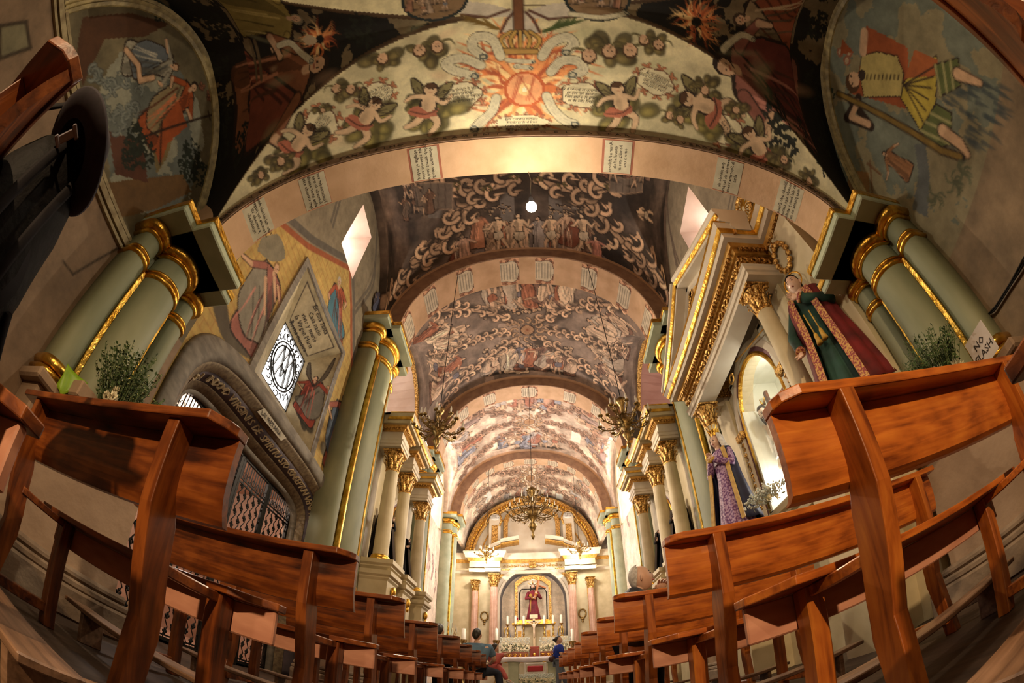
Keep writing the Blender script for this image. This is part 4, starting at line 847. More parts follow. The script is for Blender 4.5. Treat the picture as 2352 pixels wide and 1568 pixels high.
# walls bay 2, 3, 4
def arch_hole(yc, hw, zs, top, zb): return lambda U, V: (np.abs(U - yc) < hw) & (V > zb) & (V < zs + (top - zs) * np.sqrt(np.clip(1 - ((U - yc) / hw) ** 2, 0, 1)))
def plain(c, r): 
    for k in range(50): x, y = r.uniform(c.u0, c.u1), r.uniform(c.v0, c.v1); garland(c, [(x, y), (x + .2, y + .3), (x, y + .7)], .14, r, (.50, .36, .32), (.34, .22, .2)) if k < 14 else c.ell(x, y, .2, .3, 0, (.55, .42, .36), .25, .6)
for s, X_ in ((-1, -2.9), (1, 3.0)):
    nm = 'wall_left' if s < 0 else 'wall_right'
    wall(nm, X_, 6.0, 10.4, 0, 8.6, 24, (.50, .40, .31), None, arch_hole(8.0, 1.35, 6.3, 7.75, 5.2), seed=50 + s)
    wall(nm, X_, 10.4, 14.3, 0, 8.6, 26, (.74, .62, .52), plain, (lambda U, V: arch_hole(12.2, 1.1, 6.3, 7.6, 5.4)(U, V) | (arch_hole(12.6, .42, 1.6, 2.1, 0.0)(U, V))), seed=54 + s)
    wall(nm, X_, 14.3, 17.2, 0, 8.8, 14, (.62, .50, .38), None, None, seed=58 + s)
    # recesses
    for k, (yc, hw, zs, top, zb, mm, pn, st) in enumerate(((8.0, 1.35, 6.3, 7.75, 5.2, M_EMB if s < 0 else mat('rose_plaster', (.42, .22, .17), (.34, .16, .12), .8, scale=2), 'daylight', 1), (12.2, 1.1, 6.3, 7.6, 5.4, M_EMB, 'daylight_far', 1))):
        g = G(); D = .9; pth = [(yc - hw, zb)] + [(yc - hw * math.cos(t), zs + (top - zs) * math.sin(t)) for t in np.linspace(0, PI, 20)] + [(yc + hw, zb)]
        g.sweep([[(X_, a, b) for a, b in pth], [(X_ + s * D, yc + (a - yc) * .62, b - (.35 if b > zs else 0)) for a, b in pth]], True, False)
        cc = [(X_ + s * D, yc + (a - yc) * .62, b - (.35 if b > zs else 0)) for a, b in pth]
        ww = .34; wz0, wz1 = zb + .25, zs + .35
        n_ = 'window_%d' % (3 + k * 2 + (s > 0)); o = None
        # back wall around the window
        yl, yh = yc - hw * .62, yc + hw * .62; xb = X_ + s * D
        g.box(xb - .01, xb + .01, yl, yc - ww, zb - .1, zs + .1); g.box(xb - .01, xb + .01, yc + ww, yh, zb - .1, zs + .1); g.box(xb - .01, xb + .01, yl, yh, wz1, top); g.box(xb - .01, xb + .01, yc - ww, yc + ww, zb - .1, wz0)
        o = tag(g.build(n_, mm), kind='structure')
        g = G()
        for q in (-1, 0, 1): g.box(xb - .02, xb + .02, yc + q * ww - .02, yc + q * ww + .02, wz0, wz1)
        for q in range(4): zz = wz0 + (wz1 - wz0) * q / 3; g.box(xb - .02, xb + .02, yc - ww, yc + ww, zz - .015, zz + .015)
        g.build('window_frame', M_WHITE, o)
        g = G(); xp = xb + s * .05; g.add([(xp, yc - ww - .03, wz0 - .03), (xp, yc + ww + .03, wz0 - .03), (xp, yc + ww + .03, wz1 + .03), (xp, yc - ww - .03, wz1 + .03)], [(0, 1, 2, 3)]); g.build('window_pane', MATS[pn], o)
        # moulding around the opening
        g = G(); rg = []
        for i, (a, b) in enumerate(pth):
            d = Vector((0, a - yc, max(b - zs, 0))) if b > zs else Vector((0, a - yc, 0)); d.normalize()
            rg.append([tuple(Vector((X_, a, b)) + d * w_ + Vector((-s * h_, 0, 0))) for w_, h_ in ((0, 0), (0, .06), (.06, .09), (.10, .05), (.17, .08), (.22, .03), (.22, 0))])
        g.sweep(rg); g.build('gilded_moulding', M_GOLDC if k == 0 else M_CREAM, o)
    # dark doorway of bay 3
    g = G(); pth = [(12.18, 0)] + [(12.6 - .42 * math.cos(t), 1.6 + .5 * math.sin(t)) for t in np.linspace(0, PI, 14)] + [(13.02, 0)]
    g.sweep([[(X_, a, b) for a, b in pth], [(X_ + s * .8, a, b) for a, b in pth]], True, False); g.box(X_ + s * .8 - .01, X_ + s * .8 + .01, 12.1, 13.1, 0, 2.3); tag(g.build('door_%d' % (2 if s < 0 else 3), mat('dark_passage', (.10, .07, .05), (.06, .04, .03), .9)), kind='structure')
# end, back, floor
wall('wall_end', lambda U, V: (U, np.full(U.shape, 17.0), V), -3.2, 3.3, 0, 9.2, 12, (.62, .52, .40), None, None, seed=61)
wall('wall_back', lambda U, V: (U, np.full(U.shape, -3.2), V), -3.0, 3.1, 0, 4.5, 12, (.12, .09, .06), None, None, seed=62)
g = G(); g.box(-3.6, 3.8, -3.3, 17.2, -.08, 0); tag(g.build('floor', M_FLOOR), kind='structure')
# choir floor slab closes the top of the low vault
g = G(); g.box(-3.0, 3.1, -3.3, 1.17, 4.45, 4.6); g.box(-3.0, 3.1, 1.0, 1.5, 4.45, 5.2) if False else None; tag(g.build('trim_8', M_STONE), kind='structure')
g = G(); g.box(-3.1, 3.25, 1.22, 1.36, 4.9, 9.3); tag(g.build('wall_sky_block', M_STONE), kind='structure')  # added wall across the open choir loft, keeping sky light out of the nave
# wall base course
for s, x in ((-1, XL), (1, XR)):
    g = G(); a, b = (x, x + .10 * -s)
    g.box(min(a, b), max(a, b), -3.1, 1.0, 0, .26, None, .012); g.box(min(a, a - s * .06), max(a, a - s * .06), -3.1, 1.0, .28, .34, None, .012)
    tag(g.build('baseboard_left' if s < 0 else 'baseboard_right', M_STONED), kind='structure')
# ------------------------------------------------------------------ clustered piers
def outline(s, X0, yc, A, B, gap, N=16):
    """plan outline of three half shafts; A=(r, out), B=(ry, rx, out); returns list of (x,y) from low y to high y"""
    pts = []; ra, oa = A; ry, rx, ob = B; out = lambda o: X0 - s * o
    ya = yc - ry - gap - ra; yb = yc + ry + gap + ra
    for t in np.linspace(-PI / 2, PI / 2, N): pts.append((oa + ra * math.cos(t), ya + ra * math.sin(t)))
    pts.append((oa, yc - ry - gap * .5)); 
    for t in np.linspace(-PI / 2, PI / 2, N + 6): pts.append((ob + rx * math.cos(t), yc + ry * math.sin(t)))
    pts.append((oa, yc + ry + gap * .5))
    for t in np.linspace(-PI / 2, PI / 2, N): pts.append((oa + ra * math.cos(t), yb + ra * math.sin(t)))
    pts = [(0, pts[0][1])] + pts + [(0, pts[-1][1])]
    return [(out(o), y) for o, y in pts]
def pier(name, label, s, X0, yc, A, B, gap, zb, zn, zt, za, ab, ped=None, group=None):
    near = yc < 2
    t = thing(name, (X0 - s * .2, yc, 0), label, 'column', group); ra, oa = A; ry, rx, ob = B
    ya, yb = yc - ry - gap - ra, yc + ry + gap + ra
    for k, (yy, r_, rx_, oo) in enumerate(((ya, ra, ra, oa), (yc, ry, rx, ob), (yb, ra, ra, oa))):
        g = G(); g.sweep([[(X0 - s * (oo + rx_ * math.cos(a)), yy + r_ * math.sin(a), z) for a in np.linspace(-PI / 2, PI / 2, 25)] + [(X0 + s * .05, yy + r_, z), (X0 + s * .05, yy - r_, z)] for z in np.linspace(zb, zt + .06, 10)], True, False, True)
        g.build('shaft', M_GREEN if yc < 12 else M_GREENP, t)  # far shafts take a paler green so that they look lit
    g = G(); g.box(min(X0, X0 - s * oa * .98), max(X0, X0 - s * oa * .98), yc - ry - gap * .9, yc + ry + gap * .9, zb, zt + .05); g.build('shaft_core', M_GREEN, t)
    for q in (-1, 1):
        yy = yc + q * (ry + gap * .5); g = G(); fo = .045 if yc < 2 else .17; g.box(min(X0 - s * (oa - .02), X0 - s * (oa + fo)), max(X0 - s * (oa - .02), X0 - s * (oa + fo)), yy - .022 * (1 + gap * 4), yy + .022 * (1 + gap * 4), zb, zn, None, .008); g.build('gilded_fillet', M_GOLD, t)
    base = outline(s, X0, yc, A, B, gap); C = Vector((X0, yc, 0))
    def ring(z, prof, nm, m=M_GOLD):
        rg = []
        n = len(base)
        for i, (x, y) in enumerate(base):
            a = Vector(base[max(i - 1, 0)]); b = Vector(base[min(i + 1, n - 1)]); d = (b - a); d.normalize(); nn = Vector((-d.y, d.x)) * (1 if s < 0 else 1)
            o = Vector((x, y)); nn = nn if nn.dot(Vector((-s, 0))) > -.2 else nn
            if s < 0: nn = Vector((d.y, -d.x))
            else: nn = Vector((-d.y, d.x))
            rg.append([(x + nn.x * w, y + nn.y * w, z + h) for w, h in prof])
        g = G(); g.sweep(rg, True, True, True); g.build(nm, m, t)
    k = (zt - zn) / .30
    tor = lambda r, e=0: [(-.02, -r)] + [(e + r * .9 * math.cos(a), r * math.sin(a)) for a in np.linspace(-PI / 2, PI / 2, 9)] + [(-.02, r)]
    ring(zn, tor(.030 * k), 'necking_ring'); ring(zn + .055 * k, tor(.018 * k), 'necking_ring')
    ring(zt - .03 * k, tor(.022 * k, .01), 'capital_ring'); ring(zt + .04 * k, tor(.055 * k, .025), 'capital_ring')
    ring(zb + .05, tor(.05 * k, .01), 'base_ring'); ring(zb - .02, tor(.03 * k, .03), 'base_ring')
    # abacus: stepped plates
    e = .11 * k
    pl_ = ((ya - ra - e, ya + ra + e * .6, oa + ra + e * 1.1), (yc - ry - e * 1.2, yc + ry + e * 1.2, ob + rx + e * 1.4), (yb - ra - e * .6, yb + ra + e, oa + ra + e * 1.1))
    if near: pl_ = ((yc - .46, yc + .42, .56), (yc - .28, yc + .28, .74))
    for (y0, y1, o) in pl_:
        g = G(); xs = sorted((X0 + s * .05, X0 - s * o)); g.box(xs[0], xs[1], y0, y1, zt + .09 * k, za, None, .01); g.build('abacus', M_GREENP, t)
        g = G(); x1 = X0 - s * o; xa, xb = sorted((x1, x1 - s * .012)); g.box(xa, xb, y0 - .005, y1 + .005, za - .055 * k, za + .012, None, .004)
        for yy in (y0, y1): xa, xb = sorted((X0, x1)); g.box(xa, xb, yy - .008, yy + .008, za - .055 * k, za + .012)
        g.build('gilded_edge', M_GOLD, t)
    if ped:
        o, y0, y1, ztop = ped
        g = G(); xs = lambda a: sorted((X0 + s * .05, X0 - s * a)); x_ = xs(o); g.box(x_[0], x_[1], y0, y1, 0, ztop - .06, None, .015)
        x_ = xs(o + .06); g.box(x_[0], x_[1], y0 - .06, y1 + .06, ztop - .07, ztop, None, .015); g.build('pedestal', M_STONE, t)
        g = G(); x_ = xs(o + .14); g.box(x_[0], x_[1], y0 - .1, y1 + .14, 0, .20, None, .015); x_ = xs(o + .10); g.box(x_[0], x_[1], y0 - .07, y1 + .10, .2, .25, None, .012); x_ = xs(o + .06); g.box(x_[0], x_[1], y0 - .04, y1 + .06, .25, .31, None, .02); g.build('pedestal_base', M_STONED, t)
    return t
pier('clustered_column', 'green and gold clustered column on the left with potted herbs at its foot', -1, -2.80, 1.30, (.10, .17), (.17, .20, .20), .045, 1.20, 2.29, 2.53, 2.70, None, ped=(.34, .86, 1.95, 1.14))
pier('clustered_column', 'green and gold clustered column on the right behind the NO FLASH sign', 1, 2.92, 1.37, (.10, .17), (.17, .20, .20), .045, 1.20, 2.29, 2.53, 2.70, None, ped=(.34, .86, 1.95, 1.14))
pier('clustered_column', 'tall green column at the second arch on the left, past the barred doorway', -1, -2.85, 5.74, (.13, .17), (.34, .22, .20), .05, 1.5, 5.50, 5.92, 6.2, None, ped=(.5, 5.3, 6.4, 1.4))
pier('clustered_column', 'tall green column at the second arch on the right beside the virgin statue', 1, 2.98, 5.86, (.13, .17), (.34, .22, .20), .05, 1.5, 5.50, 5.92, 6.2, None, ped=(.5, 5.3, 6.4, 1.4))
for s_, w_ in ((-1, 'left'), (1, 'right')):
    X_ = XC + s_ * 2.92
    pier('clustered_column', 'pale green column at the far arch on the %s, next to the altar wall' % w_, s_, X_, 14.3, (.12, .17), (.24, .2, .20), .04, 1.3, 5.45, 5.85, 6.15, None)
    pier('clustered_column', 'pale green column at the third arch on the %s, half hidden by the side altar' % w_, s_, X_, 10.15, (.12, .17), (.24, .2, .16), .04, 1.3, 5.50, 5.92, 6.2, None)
# ------------------------------------------------------------------ pews
ROW = .965
def make_pew(s, x_end, y, wood_m, L=1.36, label='', kneel=True, seed=0):
    """s=-1: pew runs to -x from its aisle end"""
    t = thing('pew', (x_end, y, 0), label, 'pew', None); WV = M_WOODLV if s < 0 else M_WOODRV
    X = lambda a: x_end + s * a
    def bx(g, a0, a1, y0, y1, z0, z1, ch=.004): x0, x1 = sorted((X(a0), X(a1))); g.box(x0, x1, y + y0, y + y1, z0, z1, None, ch)
    # back panel, gently curved forward at the bottom
    g = G(); zl = .634 if s < 0 else .655; prof = [(.000, .848), (.000, .80), (.003, .75), (.009, .70), (.019, .665), (.034, zl)]
    ring = [(a, b) for a, b in prof] + [(a + .022, b) for a, b in prof[::-1]]
    xs = [0, .02, L - .02, L]
    g.sweep([[(X(a), y + p, z) for p, z in ring] for a in (0, L * .33, L * .66, L)], True, True, False); g.build('back_panel', wood_m, t)
    # top rail with clipped corner
    g = G(); ov = -.085 if s < 0 else -.065; pl = [(.0, .03), (.0, -.015), (.012, -.04), (.055, ov), (L, ov), (L, .03)]
    g.prism(pl, lambda a, b: (X(a), y + b, .850), lambda a, b: (X(a), y + b, .878)); g.build('top_rail', wood_m, t, .004)
    # uprights
    for a in (.165, L - .20):
        g = G(); pr = [(-.070, .85), (-.06, .62), (-.015, .40), (-.005, .34), (-.03, .20), (-.075, 0)]; pf = [(.0, .85), (.012, .70), (.05, .60), (.075, .40), (.075, .30), (.05, .2), (.0, 0)]
        poly = pr + pf[::-1]; g.prism(poly, lambda p, z: (X(a), y + p, z), lambda p, z: (X(a + .048), y + p, z)); g.build('upright', WV, t, .003)
    # seat with pale pink apron
    g = G(); pl = [(.0, .395), (.0, .35), (.13, .27), (L, .25), (L, .395)] if s < 0 else [(.0, .395), (.0, .33), (.07, .19), (L, .19), (L, .395)]
    g.prism(pl, lambda a, b: (X(a), y + b, .508), lambda a, b: (X(a), y + b, .532)); g.build('seat', wood_m, t, .003)
    g = G(); bx(g, .01, L - .02, .355, .375, .402, .507); g.build('apron', M_PINK, t)
    for a in (.155, L - .22):
        g = G(); bx(g, a, a + .06, .285, .35, 0, .508); g.build('leg', WV, t)
        g = G(); bx(g, a + .012, a + .034, .03, .30, .475, .507); g.build('side_bracket', wood_m, t)
        g = G(); bx(g, a + .005, a + .045, -.03, .30, .06, .11); g.build('side_stretcher', wood_m, t)
    if kneel:
        g = G(); bx(g, .03, L - .03, -.40, -.24, .152, .175); g.build('kneeler', M_WOODG, t)
        for a in (.10, L - .22):
            g = G(); bx(g, a, a + .03, -.39, -.25, 0, .153); g.build('kneeler_support', M_WOODG, t)
            g = G(); bx(g, a + .035, a + .055, -.25, .0, .09, .14); g.build('kneeler_arm', M_WOODG, t)
    return t
LX = [-.63, -.67, -.685, -.72, -.73, -.70, -.71, -.71, -.72]; LY = [-.13, .75, 1.655, 2.55, 3.575, 4.56, 5.59, 6.56, 7.48]
RX = [.51, .51, .475, .456, .485, .463, .50, .49, .48, .48]; RY = [-.20, .688, 1.49, 2.49, 3.405, 4.33, 5.45, 6.40, 7.35, 8.3]
ORD = ['', 'nearest', 'second', 'third', 'fourth', 'fifth', 'sixth', 'seventh', 'eighth', 'ninth']
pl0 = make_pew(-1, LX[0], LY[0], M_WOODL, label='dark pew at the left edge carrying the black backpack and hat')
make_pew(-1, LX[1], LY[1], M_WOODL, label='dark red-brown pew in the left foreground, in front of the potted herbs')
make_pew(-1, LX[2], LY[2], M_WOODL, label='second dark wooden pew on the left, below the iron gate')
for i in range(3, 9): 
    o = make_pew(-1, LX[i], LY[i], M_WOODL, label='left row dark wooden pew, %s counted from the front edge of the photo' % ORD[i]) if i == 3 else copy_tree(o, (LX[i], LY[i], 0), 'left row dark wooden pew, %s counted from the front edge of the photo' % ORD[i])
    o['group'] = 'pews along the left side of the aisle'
make_pew(1, RX[0], RY[0], M_WOODL, label='dark red pew whose rail cuts the top right corner')  # shaded wood tone here, keeping the rail dim under the rear lamp
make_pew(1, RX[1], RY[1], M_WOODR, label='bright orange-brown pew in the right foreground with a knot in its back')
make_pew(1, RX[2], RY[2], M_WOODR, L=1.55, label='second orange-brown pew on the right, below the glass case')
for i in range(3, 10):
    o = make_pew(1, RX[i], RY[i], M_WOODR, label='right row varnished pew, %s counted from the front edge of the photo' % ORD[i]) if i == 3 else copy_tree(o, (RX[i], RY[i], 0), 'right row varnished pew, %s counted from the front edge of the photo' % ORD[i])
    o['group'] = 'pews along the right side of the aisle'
# ------------------------------------------------------------------ figures
def skinmesh(name, nodes, edges, root, m, parent, sub=2, loc=None):
    L = wloc(parent) if parent else Vector((0, 0, 0)); keys = list(nodes); me = bpy.data.meshes.new(name)
    me.from_pydata([tuple(Vector(nodes[k][0]) - L) for k in keys], [(keys.index(a), keys.index(b)) for a, b in edges], [])
    o = bpy.data.objects.new(name, me); COL.objects.link(o); md = o.modifiers.new('skin', 'SKIN'); md.use_smooth_shade = True
    if not len(me.skin_vertices): raise RuntimeError('no skin layer')
    for i, k in enumerate(keys):
        sv_ = me.skin_vertices[0].data[i]; r = nodes[k][1]; sv_.radius = r if hasattr(r, '__len__') else (r, r); sv_.use_root = (k == root)
    sb = o.modifiers.new('sub', 'SUBSURF'); sb.levels = sub; sb.render_levels = sub
    me.materials.append(m)
    if parent: o.parent = parent
    # bake to plain mesh so that copies and reports read it
    dg = bpy.context.evaluated_depsgraph_get(); dg.update(); me2 = bpy.data.meshes.new_from_object(o.evaluated_get(dg)); o.modifiers.clear(); o.data = me2
    if not len(me2.materials): me2.materials.append(m)
    me2.polygons.foreach_set('use_smooth', [True] * len(me2.polygons)); return o
def frame(pos, f, up=(0, 0, 1)):
    """matrix: local x = figure's left, y = back, -y = facing f, z = up"""
    f = Vector(f).normalized(); u = Vector(up); u = (u - f * u.dot(f)).normalized(); y = -f; x = y.cross(u)
    return Matrix(((x.x, y.x, u.x, pos[0]), (x.y, y.y, u.y, pos[1]), (x.z, y.z, u.z, pos[2]), (0, 0, 0, 1)))
def head(parent, pos, f, h, skin, hair, style='short', up=(0, 0, 1), beard=None, name='head'):
    """head centre pos, height h"""
    M = frame(pos, f, up); g = G(); k = h / .24; n = 20; m = 16; vs = []
    for j in range(m + 1):
        t = PI * j / m
        for i in range(n):
            a = 2 * PI * i / n; x = math.sin(t) * math.cos(a); y = math.sin(t) * math.sin(a); z = math.cos(t)
            fr = max(0, -y); w = .078 * (1 - .28 * max(0, -z) ** 1.5); d = .098 * (1 - .12 * max(0, -z))
            px, py, pz = x * w, y * d, z * .122
            if fr > .2:
                py -= .0 + .022 * math.exp(-((z + .12) / .16) ** 2 - (x / .16) ** 2)          # nose
                py += .010 * math.exp(-((z - .08) / .10) ** 2) * math.exp(-((abs(x) - .36) / .2) ** 2)  # eye sockets
                py -= .006 * math.exp(-((z + .46) / .08) ** 2 - (x / .25) ** 2)
                py -= .010 * math.exp(-((z + .80) / .15) ** 2 - (x / .3) ** 2)
            vs.append(M @ (Vector((px, py, pz)) * k))
    fs = [(j * n + i, (j + 1) * n + i, (j + 1) * n + (i + 1) % n, j * n + (i + 1) % n) for j in range(m) for i in range(n)]; g.add(vs, fs, True)
    for s in (-1, 1): g.ell(M @ Vector((s * .078 * k, .012 * k, -.005 * k)), (.012 * k, .022 * k, .034 * k), 8)
    o = g.build(name, skin, parent)
    for s in (-1, 1):
        g = G(); g.ell(M @ Vector((s * .031 * k, -.083 * k, .012 * k)), (.013 * k, .009 * k, .008 * k), 8); g.build('eye', M_INK, o)
        g = G(); g.tube([M @ (Vector((s * a, -.088 + .01 * b, .034 + c_)) * k) for a, b, c_ in ((.015, 0, 0), (.032, 0, .004), (.047, 1, 0))], .003 * k, 5); g.build('eyebrow', M_HAIR, o)
    g = G(); g.ell(M @ Vector((0, -.088 * k, -.055 * k)), (.022 * k, .010 * k, .007 * k), 8); g.build('mouth', mat('lips', (.50, .16, .12), None, .4), o)
    if hair:
        g = G(); vs = []; n = 22; m = 10
        for j in range(m + 1):
            for i in range(n):
                a = 2 * PI * i / n; ca, sa = math.cos(a), math.sin(a); back = max(0, sa)
                tm = (.95 + 1.45 * back) if style != 'long' else (1.0 + 1.3 * back + .45 * abs(ca))
                if style == 'bald': tm = .55 + 1.7 * back + .35 * abs(ca)
                if sa < -.2: tm = .85 if style != 'bald' else .15
                t = tm * j / m + (.0 if style != 'bald' else .0); r = 1.10 + .03 * math.sin(7 * a + 3 * j)
                vs.append(M @ (Vector((math.sin(t) * ca * .080 * r, math.sin(t) * sa * .100 * r + .006, math.cos(t) * .126 * r)) * k))
        fs = [(j * n + i, (j + 1) * n + i, (j + 1) * n + (i + 1) % n, j * n + (i + 1) % n) for j in range(m) for i in range(n)]; g.add(vs, fs, True); 
        if style == 'long':
            for s in (-1, 1):
                for q in range(3): g.tube([M @ (Vector((s * (.075 + .01 * q), .0 + .03 * q, .02)) * k), M @ (Vector((s * .095, .01 + .03 * q, -.08)) * k), M @ (Vector((s * .085, -.01 + .03 * q, -.19)) * k)], [.022 * k, .026 * k, .012 * k], 7)
        if style == 'bun': g.ell(M @ (Vector((0, .115, .03)) * k), (.045 * k, .05 * k, .05 * k), 10)
        g.build('hair', hair, o)
    if beard: 
        g = G(); g.ell(M @ (Vector((0, -.055, -.10)) * k), (.052 * k, .045 * k, .055 * k), 10); g.tube([M @ (Vector((-.03, -.095, -.045)) * k), M @ (Vector((0, -.104, -.038)) * k), M @ (Vector((.03, -.095, -.045)) * k)], .006 * k, 6); g.build('beard', beard, o)
    return o
def hand(parent, wrist, d, nrm, h, skin, curl=.5, name='hand', thumb=1):
    """wrist point, pointing direction d, palm normal nrm, hand length h"""
    d = Vector(d).normalized(); nrm = Vector(nrm); nrm = (nrm - d * nrm.dot(d)).normalized(); x = d.cross(nrm); w = Vector(wrist)
    g = G(); P = lambda a, b, c_: w + x * a * h + d * b * h + nrm * c_ * h
    rings = []
    for b, ww, tt in ((0, .16, .11), (.12, .19, .11), (.3, .24, .10), (.5, .25, .085)): rings.append([P(ww * math.cos(a), b, tt * math.sin(a)) for a in np.linspace(0, 2 * PI, 12, endpoint=False)])
    g.sweep(rings, True, True, True)
    for i, (a, L) in enumerate(((-.19, .40), (-.065, .46), (.06, .43), (.18, .34))):
        p0 = P(a, .44, 0); a1 = curl * .7; a2 = curl * 1.5; a3 = curl * 2.1; q = [p0]; 
        for an, ll in ((a1, .42), (a2, .33), (a3, .25)): q.append(q[-1] + (d * math.cos(an) + nrm * math.sin(an)) * L * ll * h + x * a * .06 * h)
        g.tube(q, [.062 * h, .058 * h, .052 * h, .040 * h], 7); g.ell(q[-1], .042 * h, 6)
    t0 = P(-.15 * thumb, .10, .03); q = [t0, P(-.30 * thumb, .25, .10), P(-.34 * thumb, .42, .16 + .1 * curl)]; g.tube(q, [.075 * h, .065 * h, .045 * h], 7); g.ell(q[-1], .046 * h, 6)
    return g.build(name, skin, parent)
def robe(parent, M, prof, m, name='robe', folds=9, amp=.06, a0=0, a1=2 * PI, seed=0, n=64, thick=0):
    """loft of ellipse rings: prof rows (z, rx, ry, cx, cy)"""
    r = random.Random(seed); ph = [r.uniform(0, 6.28) for _ in range(3)]; g = G(); rings = []
    full = abs(a1 - a0 - 2 * PI) < 1e-6; N = len(prof); rows = []
    for j in range(N - 1):
        for q in np.linspace(0, 1, 5, endpoint=False): rows.append(tuple(prof[j][i] * (1 - q) + prof[j + 1][i] * q for i in range(5)))
    rows.append(prof[-1]); zt, zb = prof[0][0], prof[-1][0]
    for (z, rx, ry, cx, cy) in rows:
        k = min(1, max(0, (zt - z) / (zt - zb + 1e-6))) ** .8; rg = []
        for i in range(n if full else n + 1):
            a = a0 + (a1 - a0) * i / n; f = 1 + amp * k * (math.sin(folds * a + ph[0] + .6 * k) * .6 + math.sin(folds * 1.7 * a + ph[1]) * .4)
            rg.append(M @ Vector((cx + rx * math.cos(a) * f, cy + ry * math.sin(a) * f, z)))
        rings.append(rg)
    g.sweep(rings, full, full, True)
    o = g.build(name, m, parent)
    if not full or thick:
        md = o.modifiers.new('solid', 'SOLIDIFY'); md.thickness = thick or .008
    return o
def arm(parent, pts, rads, m, name='sleeve', n=12):
    g = G(); q = []; rr = []
    for i in range(len(pts) - 1):
        for t in np.linspace(0, 1, 4, endpoint=False): q.append(Vector(pts[i]).lerp(Vector(pts[i + 1]), t)); rr.append(rads[i] * (1 - t) + rads[i + 1] * t)
    q.append(Vector(pts[-1])); rr.append(rads[-1]); g.tube(q, rr, n); g.ell(q[0], rr[0], 10); return g.build(name, m, parent)
# ------------------------------------------------------------------ carved architecture helpers
def psweep(g, s, X0, path, prof, caps=True):
    """moulding along a plan path of (y, out) points; prof rows (extra, z)"""
    n = len(path); rg = []
    for i, (y, o) in enumerate(path):
        def seg(a, b): d = Vector((b[0] - a[0], b[1] - a[1])); d.normalize(); return Vector((-d.y, d.x))
        ns = []
        if i > 0: ns.append(seg(path[i - 1], path[i]))
        if i < n - 1: ns.append(seg(path[i], path[i + 1]))
        nn = sum(ns, Vector((0, 0))); nn.normalize(); k = 1 / max(.3, nn.dot(ns[0]))
        rg.append([(X0 - s * (o + nn.y * k * e), y + nn.x * k * e, z) for e, z in prof])
    g.sweep(rg, True, caps)
def capital(parent, c, r, h, m=None, name='capital', n=8):
    """gilded leaf capital with corner volutes; c = centre of its foot"""
    g = G(); c = Vector(c)
    g.lathe([(r * .98, 0), (r * 1.12, h * .05), (r * 1.0, h * .1), (r * .98, h * .5), (r * 1.2, h * .8), (r * 1.45, h * .9)], c, 16)
    for row, (zz, hh, ou, k) in enumerate(((.08, .42, .42, n), (.36, .42, .55, n))):
        for i in range(k):
            a = 2 * PI * (i + .5 * row) / k; d = Vector((math.cos(a), math.sin(a), 0)); e = Vector((-d.y, d.x, 0)); rg = []
            for t, o_, w_ in ((0, .02, .30), (.35, .10, .34), (.7, .25, .30), (.95, ou, .2), (1.0, ou + .12, .1), (.88, ou + .16, .04)):
                p = c + d * r * (1 + o_) + Vector((0, 0, h * (zz + hh * t))); rg.append([p - e * w_ * r, p + d * r * .07, p + e * w_ * r, p - d * r * .10])
            g.sweep(rg, True, True, True)
    for i in range(4):
        a = PI / 4 + i * PI / 2; d = Vector((math.cos(a), math.sin(a), 0)); p = c + d * r * 1.55 + Vector((0, 0, h * .80)); q = []
        for t in np.linspace(0, 1, 12): q.append(p + (d * math.cos(7 * t) + Vector((0, 0, 1)) * math.sin(7 * t)) * r * .34 * (1 - .7 * t))
        g.tube(q, [r * .13 * (1 - .4 * t) for t in np.linspace(0, 1, 12)], 6)
    b = r * 1.62; g.box(c.x - b, c.x + b, c.y - b, c.y + b, c.z + h * .92, c.z + h, None, r * .12)
    return g.build(name, m or M_GOLDC, parent)
def column(parent, x, y, z0, z1, r, m=None, caph=None, base='gilded', flutes=0):
    caph = caph or r * 3.2
    g = G(); H = z1 - caph - z0
    if flutes:
        rg = []
        for z in np.linspace(z0 + r * .8, z1 - caph, 6):
            k = 1 - .13 * (z - z0) / H; rg.append([(x + r * k * (1 - .07 * (j % 2)) * math.cos(2 * PI * j / (2 * flutes)), y + r * k * (1 - .07 * (j % 2)) * math.sin(2 * PI * j / (2 * flutes)), z) for j in range(2 * flutes)])
        g.sweep(rg)
    else: g.lathe([(r * (1 - .13 * t ** 1.5), r * .8 + (H - r * .8) * t) for t in np.linspace(0, 1, 8)], (x, y, z0), 24)
    g.build('column_shaft', m or M_CREAM, parent)
    g = G(); g.lathe([(r * 1.35, 0), (r * 1.4, r * .18), (r * 1.3, r * .35), (r * 1.12, r * .42), (r * 1.2, r * .55), (r * 1.18, r * .68), (r * 1.02, r * .8)], (x, y, z0), 20)
    g.box(x - r * 1.45, x + r * 1.45, y - r * 1.45, y + r * 1.45, z0 - r * .3, z0); g.build('column_base', M_GOLD if base == 'gilded' else (m or M_CREAM), parent)
    capital(parent, (x, y, z1 - caph), r * .88, caph)
def carved_strip(g, p0, p1, nrm, w, d=.015, pitch=.06, seed=0):
    """row of small leaf reliefs between p0 and p1"""
    p0, p1 = Vector(p0), Vector(p1); L = (p1 - p0).length; t = (p1 - p0) / L; nrm = Vector(nrm).normalized(); b = t.cross(nrm); k = max(1, int(L / pitch))
    for i in range(k):
        c = p0 + t * (L * (i + .5) / k); sd = 1 if i % 2 else -1; q = []
        for a in np.linspace(0, 1, 7): q.append(c + (t * math.cos(5 * a) * sd + b * math.sin(5 * a)) * w * .36 * (1 - .6 * a) + nrm * d * .3)
        g.tube(q, [w * .10, w * .12, w * .12, w * .11, w * .10, w * .08, w * .06], 5); g.ell(c + b * w * .32 * sd + nrm * d * .3, (w * .12, w * .12, w * .12), 6)
